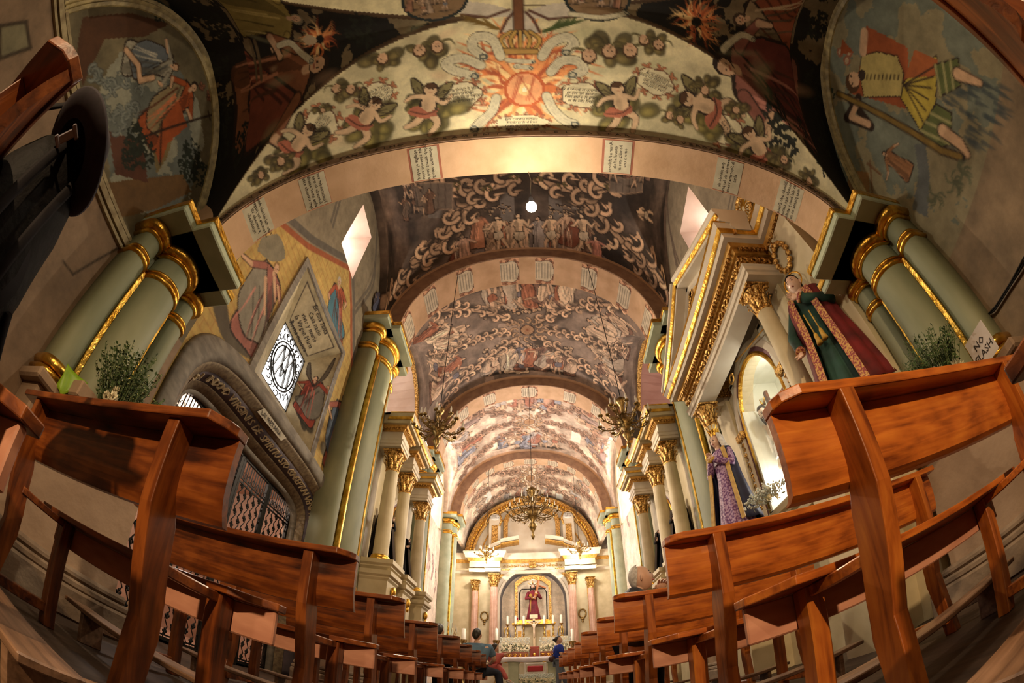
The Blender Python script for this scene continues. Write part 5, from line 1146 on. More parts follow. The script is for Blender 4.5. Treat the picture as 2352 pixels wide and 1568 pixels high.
# ------------------------------------------------------------------ left doorway and barred window
def super_ring(x, yc, hw, top, n, N=40, zb=0.0, drop=.85):
    pts = [(x, yc - hw, zb)]
    for a in np.linspace(-1, 1, N): 
        sx = math.sin(a * PI / 2); cx = abs(math.cos(a * PI / 2)); pts.append((x, yc + hw * math.copysign(abs(sx) ** (2 / n), sx), top - drop + drop * cx ** (2 / n)))
    return pts + [(x, yc + hw, zb)]
t = thing('door_surround', (-2.85, 3.87, 0), 'grey and violet arched stone surround of the left doorway with raised Latin lettering', 'doorway')
LAY = [(-2.85, 1.90, 3.05, 3.2), (-2.80, 1.88, 3.03, 3.2), (-2.80, 1.76, 2.92, 3.2), (-2.84, 1.70, 2.87, 3.3), (-2.86, 1.68, 2.85, 3.4), (-2.93, 1.62, 2.79, 3.6), (-2.95, 1.60, 2.77, 3.7), (-3.10, 1.50, 2.67, 4.2), (-3.12, 1.50, 2.66, 4.3), (-3.20, 1.42, 2.58, 5.0), (-3.23, 1.38, 2.54, 5.5), (-3.36, 1.38, 2.54, 6)]
def layer(i, j, nm, m):
    g = G(); g.sweep([super_ring(x, 3.87, hw, tp, n, drop=(.85 if hw > 1.6 else .62)) for x, hw, tp, n in LAY[i:j + 1]], False, False, True); o = g.build(nm, m, t); md = o.modifiers.new('s', 'SOLIDIFY'); md.thickness = .01; return o
layer(0, 3, 'outer_band', M_GREY); layer(3, 6, 'streaked_band', mat('streaked_brown_stone', (.33, .26, .16), (.17, .12, .08), .7, scale=5, stretch=(1, 6, 6)))
lb = layer(6, 7, 'letter_band', mat('violet_grey_paint', (.15, .12, .15), (.09, .075, .09), .7, scale=6)); layer(7, 9, 'streaked_band', MATS['streaked_brown_stone']); layer(9, 11, 'inner_reveal', M_GREY)
TX = "ET VERBUM HABITAVIT NOBIS MUNDI INDOMO VIRGINIS DE SPIRITU STO CONSEPTUN VENITE ADOREMUS"
R0 = super_ring(-2.965, 3.87, 1.59, 2.76, 3.8, 400, drop=.8); R1 = super_ring(-3.085, 3.87, 1.515, 2.685, 4.1, 400, drop=.7)
mid = [(Vector(a) + Vector(b)) / 2 for a, b in zip(R0, R1)]; wv = [(Vector(a) - Vector(b)).normalized() for a, b in zip(R0, R1)]
cum = [0.0]
for a, b in zip(mid[:-1], mid[1:]): cum.append(cum[-1] + (b - a).length)
pA = min(range(len(mid)), key=lambda i: (mid[i] - at(430, 838, x=-3.02)).length); pB = min(range(len(mid)), key=lambda i: (mid[i] - at(702, 1235, x=-3.02)).length)
VIS = "NDI INDOMO VIRGINIS DE SPIRITU STO CONSEPTUN VENITE ADOR"
gT = G(); M_BRZ = mat('bronze_letters', (.78, .66, .44), (.55, .43, .27), .5, scale=20)
for i, ch in enumerate(VIS):
    if ch == ' ': continue
    u = cum[pA] + (cum[pB] - cum[pA]) * (i + .5) / len(VIS); k = max(j for j in range(len(cum) - 1) if cum[j] <= u); fk = (u - cum[k]) / max(1e-6, cum[k + 1] - cum[k]); pm = mid[k].lerp(mid[k + 1], fk)
    d = (mid[k + 1] - mid[k]).normalized(); cg = text_mesh(None, ch, pm + Vector((.012, 0, -.01)), d, wv[k].lerp(wv[k + 1], fk), .145, None, None, .010); gT.add(cg.v, cg.f)
gT.build('raised_lettering', M_BRZ, lb)
# painted cartouche over the doorway
g = G(); p = [at(*q, x=-2.835) for q in ((590, 945), (612, 935), (668, 1000), (645, 1012))]; M_SC = mat('pale_scroll_paint', (.50, .46, .36), (.38, .34, .26), .8)
g.add(p, [(0, 1, 2, 3)]); o = g.build('painted_scroll', M_SC, t); o.modifiers.new('s', 'SOLIDIFY').thickness = .004
for s_, q in (("ALMA DOMUS", (634, 961)), ("LAURETANA", (622, 972))):
    a, b = at(q[0] - 22, q[1] - 27, x=-2.83), at(q[0] + 22, q[1] + 27, x=-2.83); text_mesh('painted_words', s_, (a + b) / 2 + Vector((.006, 0, 0)), b - a, (0, 0, 1), .085, M_INK, o, .0005)
# triangular grey frame and splayed opening with angel
y0, y1, z0, z1 = GR; iy0, iy1, iz0, iz1 = 3.50, 4.30, 3.48, 4.42
t = tag(None or thing('barred_window', (-2.85, 3.8, 2.98), 'wrought iron barred opening in the left fresco wall, bright behind a painted splay', 'window grille'), None)
g = G(); g.sweep([[(-2.82, y0 - .10, z0 - .08), (-2.82, y1 + .08, z0 - .08), (-2.82, y1 + .08, z1 + .08), (-2.82, y0 - .10, z1 + .08)], [(-2.82, y0, z0), (-2.82, y1, z0), (-2.82, y1, z1), (-2.82, y0, z1)]], True, False); o = g.build('grey_frame', M_GREY, t); o.modifiers.new('s', 'SOLIDIFY').thickness = .04
xi = -3.22
def quad_surface(name, A, B, C_, D, paint, parent, ppm=60, base=(.36, .31, .20)):
    """A-B along u, A-D along v"""
    A, B, C_, D = map(Vector, (A, B, C_, D)); W_, H_ = (B - A).length, (D - A).length; c = Canvas(0, W_, 0, H_, ppm, base, .3, 9)
    if paint: paint(c, W_, H_)
    def fn(U, V):
        u = (U / W_)[..., None]; v = (V / H_)[..., None]; p = (np.array(A) * (1 - u) + np.array(B) * u) * (1 - v) + (np.array(D) * (1 - u) + np.array(C_) * u) * v; return p[..., 0], p[..., 1], p[..., 2]
    return surface(name, c, fn, None, parent)
rr = random.Random(8)
def pang(c, W_, H_):
    cloud(c, W_ * .5, H_ * .2, .28, rr, (.10, .09, .06), 12); robed(c, (W_ * .5, H_ * .72), (W_ * .45, H_ * .2), (.32, .07, .04), rr, wd=.4, mantle=(.2, .18, .14))
    for sd in (-1, 1): w = curve([(W_ * .5, H_ * .6), (W_ * (.5 + .3 * sd), H_ * .75), (W_ * (.5 + .36 * sd), H_ * .95), (W_ * (.5 + .16 * sd), H_ * .7)], 5); c.line(w + w[:1], .02, DK); c.poly(w, (.12, .10, .07))
def ptab(c, W_, H_):
    p = [(W_ * .1, H_ * .12), (W_ * .9, H_ * .12), (W_ * .9, H_ * .88), (W_ * .1, H_ * .88)]; c.poly(p, (.42, .36, .24)); c.line(p + p[:1], .012, DK)
quad_surface('angel_reveal', (-2.85, y1, z0), (xi, iy1, iz0), (xi, iy1, iz1), (-2.85, y1, z1), pang, t)
tp = quad_surface('tablet_soffit', (-2.85, y0, z1), (-2.85, y1, z1), (xi, iy1, iz1), (xi, iy0, iz1), ptab, t)
quad_surface('reveal', (-2.85, y0, z0), (xi, iy0, iz0), (xi, iy0, iz1), (-2.85, y0, z1), None, t); quad_surface('sill', (-2.85, y0, z0), (-2.85, y1, z0), (xi, iy1, iz0), (xi, iy0, iz0), None, t)
nx = Vector((xi + 2.85, 0, iz1 - z1)).normalized()
text_mesh('black_lettering', "En esta Santa\nCasa nacio\nvivio y murio\nla Virgen Maria\nReyna nuestra", Vector(((-2.85 + xi) / 2, (y0 + y1 + iy0 + iy1) / 4, (z1 + iz1) / 2)) + Vector((.0, 0, -.012)), (0, 1, 0), (-nx), .105, M_INK, tp, .001, shear=.2)
def ironwork(parent, x, y0, y1, z0, z1, pattern):
    g = G(); B = lambda a, b, w=.012: g.beam(a, b, w, w)
    for a, b in (((x, y0, z0), (x, y1, z0)), ((x, y1, z0), (x, y1, z1)), ((x, y1, z1), (x, y0, z1)), ((x, y0, z1), (x, y0, z0))): B(a, b, .035)
    g.build('grille_frame', M_IRON, parent); g = G()
    if pattern == 'monogram':
        cy, cz = (y0 + y1) / 2, (z0 + z1) / 2; R = (y1 - y0) * .36
        for q in (R, R * 1.18): g.tube([(x, cy + q * math.cos(t_), cz + q * math.sin(t_)) for t_ in np.linspace(0, 2 * PI, 36, endpoint=False)], .014, 6, closed=True)
        for k in range(16): t_ = 2 * PI * k / 16; g.beam((x, cy + R * math.cos(t_), cz + R * math.sin(t_)), (x, cy + R * 1.18 * math.cos(t_ + .15), cz + R * 1.18 * math.sin(t_ + .15)), .008, .008)
        for a, b in (((-.22, -.22), (-.13, .24)), ((-.13, .24), (0, -.16)), ((0, -.16), (.13, .24)), ((.13, .24), (.22, -.22)), ((-.12, -.22), (.0, .28)), ((.0, .28), (.12, -.22)), ((-.08, -.04), (.08, -.04))): g.beam((x, cy + a[0] * 1.1, cz + a[1] * 1.1), (x, cy + b[0] * 1.1, cz + b[1] * 1.1), .034, .016)
        r_ = random.Random(4)
        for k in range(26):
            t_ = 2 * PI * k / 26; p = Vector((x, cy + R * 1.38 * math.cos(t_), cz + R * 1.38 * math.sin(t_))); p.y = min(max(p.y, y0 + .04), y1 - .04)
            g.tube([p + Vector((0, .06 * math.cos(t_ + 5 * a) * (1 - a), .06 * math.sin(t_ + 5 * a) * (1 - a))) for a in np.linspace(0, .9, 9)], .010, 5)
        for k in range(7): g.ell((x + .01, y0 + .08 + (y1 - y0 - .16) * k / 6, z1 - .08), (.012, .022, .03), 6)
    else:
        pitch = .095; ny = int((y1 - y0) / pitch); ph = .17; ztop = z1 - .30; nz = int((ztop - z0) / ph)
        for k in range(ny + 1):
            yy = y0 + (y1 - y0) * k / ny; q = []
            for j in range(nz * 4 + 1): zz = z0 + (ztop - z0) * j / (nz * 4); q.append((x, yy + .028 * math.sin(j * PI / 4 * 2 + (PI if k % 2 else 0)) , zz))
            g.tube(q, .009, 4, False); g.beam((x, yy, ztop), (x, yy, z1), .012, .012); g.beam((x, yy + pitch / 2, ztop + .04), (x, yy + pitch / 2, z1), .009, .009)
            for j in range(nz + 1):
                zz = z0 + ph * (j + .5 * (k % 2)); 
                if zz < ztop: 
                    for a in range(4): g.ell((x, yy + .022 * math.cos(a * PI / 2), zz + .022 * math.sin(a * PI / 2)), (.009, .019, .019), 5)
            for d in (-.04, .04): g.tube([(x, yy + d * math.cos(a), ztop + .11 + .04 * math.sin(a)) for a in np.linspace(0, 5, 8)], .005, 4, False)
        for zz in (ztop, ztop + .05, z0 + .04, z0 + .55): g.beam((x, y0, zz), (x, y1, zz), .018, .018)
    g.build('scrollwork', M_IRON, parent)
ironwork(t, -3.24, iy0, iy1, iz0, iz1, 'monogram')
g = G(); g.add([(-3.34, iy0 - .1, iz0 - .1), (-3.34, iy1 + .1, iz0 - .1), (-3.34, iy1 + .1, iz1 + .1), (-3.34, iy0 - .1, iz1 + .1)], [(0, 1, 2, 3)]); g.build('daylight_pane', MATS['daylight'], t)
t = thing('iron_gate', (-3.30, 3.87, 0), 'black wrought iron gate filling the left doorway', 'gate')
for a, b in ((2.50, 3.18), (3.18, 3.87), (3.87, 4.56), (4.56, 5.24)):
    l_ = G(); l_.box(-3.315, -3.285, a, a + .03, 0, 2.52); l_.box(-3.315, -3.285, b - .03, b, 0, 2.52); lo = l_.build('gate_leaf', M_IRON, t); ironwork(lo, -3.30, a + .03, b - .03, .05, 2.50, 'gate')
# passage behind the gate
g = G(); g.box(-5.6, -5.5, 1.2, 6.5, 0, 3.1); g.box(-5.6, -3.34, 1.1, 1.2, 0, 3.1); g.box(-5.6, -3.34, 6.5, 6.6, 0, 3.1); g.box(-5.6, -3.34, 1.1, 6.6, 3.1, 3.2); g.box(-5.6, -3.3, 1.1, 6.6, -.08, 0); g.box(-3.42, -3.36, 1.1, 2.49, 0, 3.1); g.box(-3.42, -3.36, 5.25, 6.6, 0, 3.1); g.box(-3.42, -3.36, 2.4, 5.3, 2.56, 3.1)
po = tag(g.build('door_1', mat('pink_passage_plaster', (.72, .50, .38), (.58, .38, .28), .8, scale=2)), kind='structure')
for yc_ in (2.9, 3.9, 4.9):
    g = G(); g.sweep([[(-5.48, yc_ + .32 * math.cos(a), 1.0 + .5 * math.sin(a)) for a in np.linspace(0, PI, 20)], [(-5.40, yc_ + .25 * math.cos(a), 1.0 + .43 * math.sin(a)) for a in np.linspace(0, PI, 20)]], False, False, True); g.box(-5.48, -5.42, yc_ - .32, yc_ - .25, 0, 1.0); g.box(-5.48, -5.42, yc_ + .25, yc_ + .32, 0, 1.0); g.build('arched_panel', M_CREAM, po)
lamp('passage_light', (-4.4, 3.8, 2.8), 60, (1.0, .85, .72), .15)
# ------------------------------------------------------------------ side altar of bay 1, right
def side_altar(name, label, s, X0, yc, hw, z0, z1, cols, colr, out, ped_apex, niche, detail=True, setback=True):
    """cream and gold retable against a side wall: plinth, columns, broken entablature, pediment, niche arch"""
    t = thing(name, (X0 - s * .3, yc, 0), label, 'side altar'); ya, yb = yc - hw, yc + hw; nrm = (-s, 0, 0)
    xs = lambda a, b: sorted((X0 - s * a, X0 - s * b))
    g = G(); x = xs(-.02, out - .30); g.box(x[0], x[1], ya - .1, yb + .1, 0, z0 - .1)
    for cy in cols: x = xs(0, out + colr * 1.9); g.box(x[0], x[1], cy - colr * 1.9, cy + colr * 1.9, 0, z0 - .1)
    g.build('plinth', M_CREAM, t)
    path = [(ya - .16, -.0), (ya - .16, out - .25)]
    q = [(ya - .1, out - .3)]
    for cy in cols: q += [(cy - colr * 1.9, out - .3), (cy - colr * 1.9, out + colr * 1.9), (cy + colr * 1.9, out + colr * 1.9), (cy + colr * 1.9, out - .3)]
    q += [(yb + .1, out - .3)]
    for zz, m_, e in ((z0 - .1, M_CREAM, .0), (z0 - .28, M_CREAM, -.02)):
        g = G(); psweep(g, s, X0, q, [(0, zz - .06), (.05 + e, zz - .02), (.05 + e, zz + .0), (.09 + e, zz + .03), (.09 + e, zz + .10), (0, zz + .10)]); g.build('ledge', m_, t)
    # back plate with arched opening
    ny0, ny1, nz0, nzs, ntop, depth = niche
    g = G(); xb = xs(0.0, out - .33); nyc = (ny0 + ny1) / 2; nhw = (ny1 - ny0) / 2; ar = [(ny0, nz0)] + [(nyc - nhw * math.cos(a), nzs + (ntop - nzs) * math.sin(a)) for a in np.linspace(0, PI, 24)] + [(ny1, nz0)]
    g.box(xb[0], xb[1], ya, ny0, z0, z1); g.box(xb[0], xb[1], ny1, yb, z0, z1); 
    if nz0 > z0 + .01: g.box(xb[0], xb[1], ny0, ny1, z0, nz0)
    for a, b in zip(ar[1:-2], ar[2:-1]):
        f = [(X_, *p_) for X_ in xb for p_ in (a, b, (b[0], z1), (a[0], z1))]; g.add(f, [(0, 1, 2, 3), (7, 6, 5, 4), (0, 4, 5, 1), (3, 2, 6, 7)])
    g.build('back_plate', M_CREAM, t)
    xf = out - .33
    def aring(prof, nm, m_):
        g = G(); rg = []
        for i, (a, b) in enumerate(ar):
            d = Vector((a - nyc, max(0, b - nzs))) if b > nzs else Vector((a - nyc, 0)); d.normalize(); rg.append([(X0 - s * (xf + h), a + d.x * w, b + d.y * w) for w, h in prof])
        g.sweep(rg, True, True, False); return g.build(nm, m_, t)
    aring([(0, 0), (0, .03), (.03, .045), (.055, .03), (.055, 0)], 'niche_gilded_bead', M_GOLD)
    aring([(.055, 0), (.055, .02), (.11, .02), (.11, 0)], 'niche_violet_band', mat('violet_paint', (.22, .085, .10), (.15, .06, .07), .5))
    aring([(.11, 0), (.11, .035), (.14, .05), (.20, .04), (.22, .02), (.22, 0)], 'niche_outer_frame', M_CREAMW)
    if detail:
        for yy in (ny0 - .165, ny1 + .165): g = G(); carved_strip(g, (X0 - s * (xf + .045), yy, nz0 + .1), (X0 - s * (xf + .045), yy, nzs), nrm, .085, .03, .07); g.build('leaf_strip', M_GOLDC, t)
        for yy in (ny0 - .14, ny1 + .14): g = G(); x = xs(xf + .02, xf + .10); g.box(x[0], x[1], yy - .09, yy + .09, nzs - .05, nzs + .05, None, .015); g.build('impost_block', M_GOLDC, t)
    # pilasters behind columns, columns
    for cy in cols:
        g = G(); x = xs(xf, xf + .06); g.box(x[0], x[1], cy - colr * 1.2, cy + colr * 1.2, z0, z1, None, .006); g.build('pilaster', M_CREAM, t)
        column(t, X0 - s * out, cy, z0 + colr * .3, z1, colr)
    # entablature
    e0, e1 = cols[0] - colr * 2.2, cols[-1] + colr * 2.2; of = out + colr * 1.3
    if setback: pth = [(ya - .45, xf), (e0, xf), (e0, of), (e1, of), (e1, xf), (yb + .2, xf)]
    else:
        pth = [(ya - .1, xf)]
        for cy in cols: pth += [(cy - colr * 1.9, xf + .05), (cy - colr * 1.9, of), (cy + colr * 1.9, of), (cy + colr * 1.9, xf + .05)]
        pth += [(yb + .1, xf)]; pth[0] = (ya - .1, xf + .05); pth[-1] = (yb + .1, xf + .05)
    H = .62 if setback else .58
    Z = lambda a: z1 + a * H
    g = G(); psweep(g, s, X0, pth, [(-.25, Z(0)), (0, Z(0)), (0, Z(.08)), (.02, Z(.09)), (.02, Z(.18)), (.04, Z(.21)), (-.25, Z(.21))]); g.build('architrave', M_CREAMW, t)
    g = G(); psweep(g, s, X0, pth, [(-.25, Z(.21)), (.0, Z(.21)), (.0, Z(.52)), (-.25, Z(.52))]); g.build('frieze', M_GOLDC if detail else M_CREAMW, t)
    g = G(); psweep(g, s, X0, pth, [(-.25, Z(.52)), (.03, Z(.52)), (.05, Z(.60)), (.08, Z(.60)), (.10, Z(.68)), (-.25, Z(.68))]); g.build('gilded_cornice_bed', M_OCHRE, t)
    g = G(); psweep(g, s, X0, pth, [(-.25, Z(.68)), (.16, Z(.68)), (.16, Z(.80)), (.20, Z(.86)), (.23, Z(.96)), (.23, Z(1.0)), (-.25, Z(1.0))]); g.build('cornice', M_CREAMW if detail else M_CREAM, t)
    g = G(); psweep(g, s, X0, pth, [(.165, Z(.80)), (.185, Z(.80)), (.205, Z(.86)), (.20, Z(.88))]); psweep(g, s, X0, pth, [(.22, Z(.975)), (.24, Z(.975)), (.24, Z(1.01)), (.22, Z(1.01))]); g.build('gilded_line', M_GOLD, t)
    g = G()   # dentils + frieze leaves
    for (ya_, oa_), (yb_, ob_) in zip(pth[:-1], pth[1:]):
        L = math.hypot(yb_ - ya_, ob_ - oa_); k = max(1, int(L / .055))
        d = Vector((-s * (ob_ - oa_), yb_ - ya_, 0)).normalized() if L > 0 else Vector((0, 1, 0)); nn = Vector((-s, 0, 0)) if abs(yb_ - ya_) > abs(ob_ - oa_) else Vector((0, -1 if ob_ > oa_ else 1, 0))
        for i in range(k):
            f = (i + .5) / k; c_ = Vector((X0 - s * (oa_ + (ob_ - oa_) * f), ya_ + (yb_ - ya_) * f, Z(.56))) + nn * .075; g.box(c_.x - .014, c_.x + .014, c_.y - .014, c_.y + .014, c_.z - .02, c_.z + .03)
        if detail: carved_strip(g, (X0 - s * oa_ + nn.x * .006, ya_ + nn.y * .006, Z(.365)), (X0 - s * ob_ + nn.x * .006, yb_ + nn.y * .006, Z(.365)), nn, .15, .02, .10)
    g.build('dentils_and_leaves', M_GOLDC, t)
    if ped_apex:
        zc = Z(1.0); L_ = (e0 - .23, zc); R_ = (e1 + .23, zc); A_ = ((e0 + e1) / 2, ped_apex)
        g = G(); x = xs(of - .18, of - .12); g.prism([L_, R_, A_], lambda a, b: (x[0], a, b), lambda a, b: (x[1], a, b)); g.build('tympanum', M_CREAM, t)
        for P_, Q_ in ((L_, A_), (A_, R_)):
            P3, Q3 = Vector((X0, *P_)), Vector((X0, *Q_)); d = (Q3 - P3).normalized(); n_ = Vector((0, -d.z, d.y)); 
            for prof, m_, nm in (([(-.2, -.10), (.0, -.10), (.05, -.06), (.05, -.02), (.18, .0), (.18, .07), (.24, .12), (.24, .15), (-.2, .15)], M_CREAMW, 'raking_cornice'), ([(.182, .04), (.20, .04), (.22, .085), (.20, .09)], M_GOLD, 'gilded_line'), ([(.0, -.16), (.03, -.16), (.03, -.10), (.0, -.10)], M_GOLDC, 'raking_carving')):
                g = G(); g.sweep([[tuple(p_ + n_ * h + Vector((-s * (of - .02 + e), 0, 0))) for e, h in prof] for p_ in (P3 - d * .03, Q3 + d * .03)]); g.build(nm, m_, t)
        g = G(); m_ = Vector((X0 - s * (of - .10), (e0 + e1) / 2, zc + (ped_apex - zc) * .38)); carved_strip(g, m_ - Vector((0, .5, .05)), m_ + Vector((0, .5, -.05)), nrm, .16, .03, .12); g.ell(m_, (.03, .1, .1), 12); g.build('tympanum_carving', M_GOLDC, t)
    return t
NI = (3.24, 4.24, 1.86, 2.98, 3.62, .5)
alt = side_altar('side_altar', 'cream and gold side altar on the right with a lit glass case', 1, 2.9, 3.62, 1.32, 1.80, 3.62, (2.60, 4.58), .105, .50, 4.92, NI)
# niche interior
g = G(); xa, xb = 2.72, 3.40; g.box(xb, xb + .03, 3.1, 4.3, 1.8, 3.7); g.box(2.70, xb, 3.12, 3.20, 1.8, 3.7); g.box(2.70, xb, 4.20, 4.28, 1.8, 3.7); g.box(2.70, xb, 3.1, 4.3, 1.80, 1.86); g.box(2.70, xb, 3.1, 4.3, 3.66, 3.72); g.build('niche_interior', mat('white_niche_paint', (.86, .85, .72), (.78, .76, .62), .6), alt)
g = G(); g.box(2.735, 2.74, 3.28, 4.12, 1.88, 3.3); g.build('glass_pane', glassm('clear_glass', alpha=.06), alt)
lamp('glass_case_light', (2.90, 4.10, 2.15), 12, (1.0, .97, .88), .04); lamp('glass_case_top_light', (2.95, 3.5, 3.35), 8, (1.0, .97, .88), .04)
# cross with lance and reed above the niche, oval relief
g = G(); g.beam((2.66, 3.62, 4.08 - .52), (2.66, 3.62, 3.58), .012, .012)
P1, P2 = at(1770, 735, x=2.62), at(1690, 830, x=2.62); g.tube([P1, P2], .010, 6); P1, P2 = at(1682, 745, x=2.62), at(1650, 890, x=2.62); g.tube([P1, P2], .010, 6)
for k in range(7): g.tube([(2.60, 4.0 + .05 * math.cos(a) * (1 + .1 * k), 3.62 + .06 * math.sin(a)) for a in np.linspace(0 + k, 3 + k, 8)], .010, 5)
g.build('passion_emblem', M_OCHRE, alt)
# carved medallion high on the wall
t = thing('wall_cartouche', (2.86, 2.35, 5.0), 'round gilded cartouche with rays high on the right wall above the side altar', 'ornament'); g = G()
g.tube([(2.86, 2.35 + .17 * math.cos(a), 5.0 + .20 * math.sin(a)) for a in np.linspace(0, 2 * PI, 30, endpoint=False)], .035, 8, closed=True); g.build('rim', M_GOLDC, t); g = G()
for k in range(16): a = 2 * PI * k / 16; g.beam((2.85, 2.35 + .04 * math.cos(a), 5.0 + .05 * math.sin(a)), (2.85, 2.35 + .13 * math.cos(a), 5.0 + .15 * math.sin(a)), .015, .015)
g.build('rays', M_GOLD, t); g = G(); g.ell((2.87, 2.35, 5.0), (.02, .16, .19), 20); g.build('disc', M_CREAM, t)
# gilded wreath on the near end of the entablature
g = G(); c_ = Vector((2.52, 2.02, 3.75)); cw = at(1795, 590, x=2.58)
for k in range(14): a = 2 * PI * k / 14; g.ell(cw + Vector((0, .12 * math.cos(a), .17 * math.sin(a))), (.03, .035, .035), 7)
carved_strip(g, cw + Vector((0, .05, .22)), cw + Vector((0, -.1, .3)), (-1, 0, 0), .1, .03, .08); g.build('gilded_wreath', M_GOLDC, alt)
# plain upper wall part next to the column
g = G(); g.box(2.62, 2.9, 1.78, 2.24, 1.1, 3.9); g.build('end_panel', M_CREAM, alt)
# crucified figure in the glass case
DY = .42; DZ = .14
t = thing('crucifix', (2.98, 3.62 + DY, 1.9), 'pale crucified figure with dark hair inside the lit glass case', 'crucifix')
g = G(); g.box(3.03, 3.07, 3.59 + DY, 3.65 + DY, 1.87, 3.40); g.box(3.03, 3.07, 3.40, 4.19, 3.09, 3.15); g.build('cross', M_WOODL, t)
nd = {'pel': ((2.97, 3.62, 2.42), .06), 'ch': ((2.95, 3.62, 2.68), .075), 'nk': ((2.93, 3.62, 2.84), .035), 'ls': ((2.95, 3.72, 2.80), .04), 'le': ((2.96, 3.84, 2.88), .028), 'lh': ((2.98, 3.95, 2.96), .018), 'rs': ((2.95, 3.52, 2.80), .04), 're': ((2.96, 3.40, 2.88), .028), 'rh': ((2.98, 3.30, 2.96), .018), 'lk': ((2.92, 3.67, 2.20), .045), 'lf': ((2.98, 3.64, 1.96), .028), 'rk': ((2.92, 3.57, 2.20), .045), 'rf': ((2.98, 3.60, 1.96), .028)}
nd = {k_: ((v_[0][0], v_[0][1] + DY, v_[0][2] + DZ), v_[1]) for k_, v_ in nd.items()}
nd['lh'] = ((2.98, 4.18, 3.08), .018)
skinmesh('body', nd, [('pel', 'ch'), ('ch', 'nk'), ('ch', 'ls'), ('ls', 'le'), ('le', 'lh'), ('ch', 'rs'), ('rs', 're'), ('re', 'rh'), ('pel', 'lk'), ('lk', 'lf'), ('pel', 'rk'), ('rk', 'rf')], 'pel', mat('ivory_skin', (.80, .66, .48), (.66, .5, .36), .35, scale=9), t)
head(t, (2.88, 3.59 + DY, 2.92 + DZ), (-.8, -.25, -.5), .19, MATS['ivory_skin'], M_HAIR, 'long', beard=M_HAIR)
g = G()
for k in range(3): d = Vector((-.2, (-1, 0, 1)[k] * .8, .8)).normalized(); g.tube([Vector((2.93, 3.59 + DY, 2.98 + DZ)) + d * .05, Vector((2.93, 3.59 + DY, 2.98 + DZ)) + d * .15], [.02, .004], 6)
g.build('rays', M_GOLD, t); robe(t, Matrix.Translation((2.965, 3.62 + DY, DZ)), [(2.48, .085, .08, 0, 0), (2.40, .095, .09, 0, 0), (2.30, .10, .085, 0, 0)], M_WHITE, 'loincloth', 6, .1)
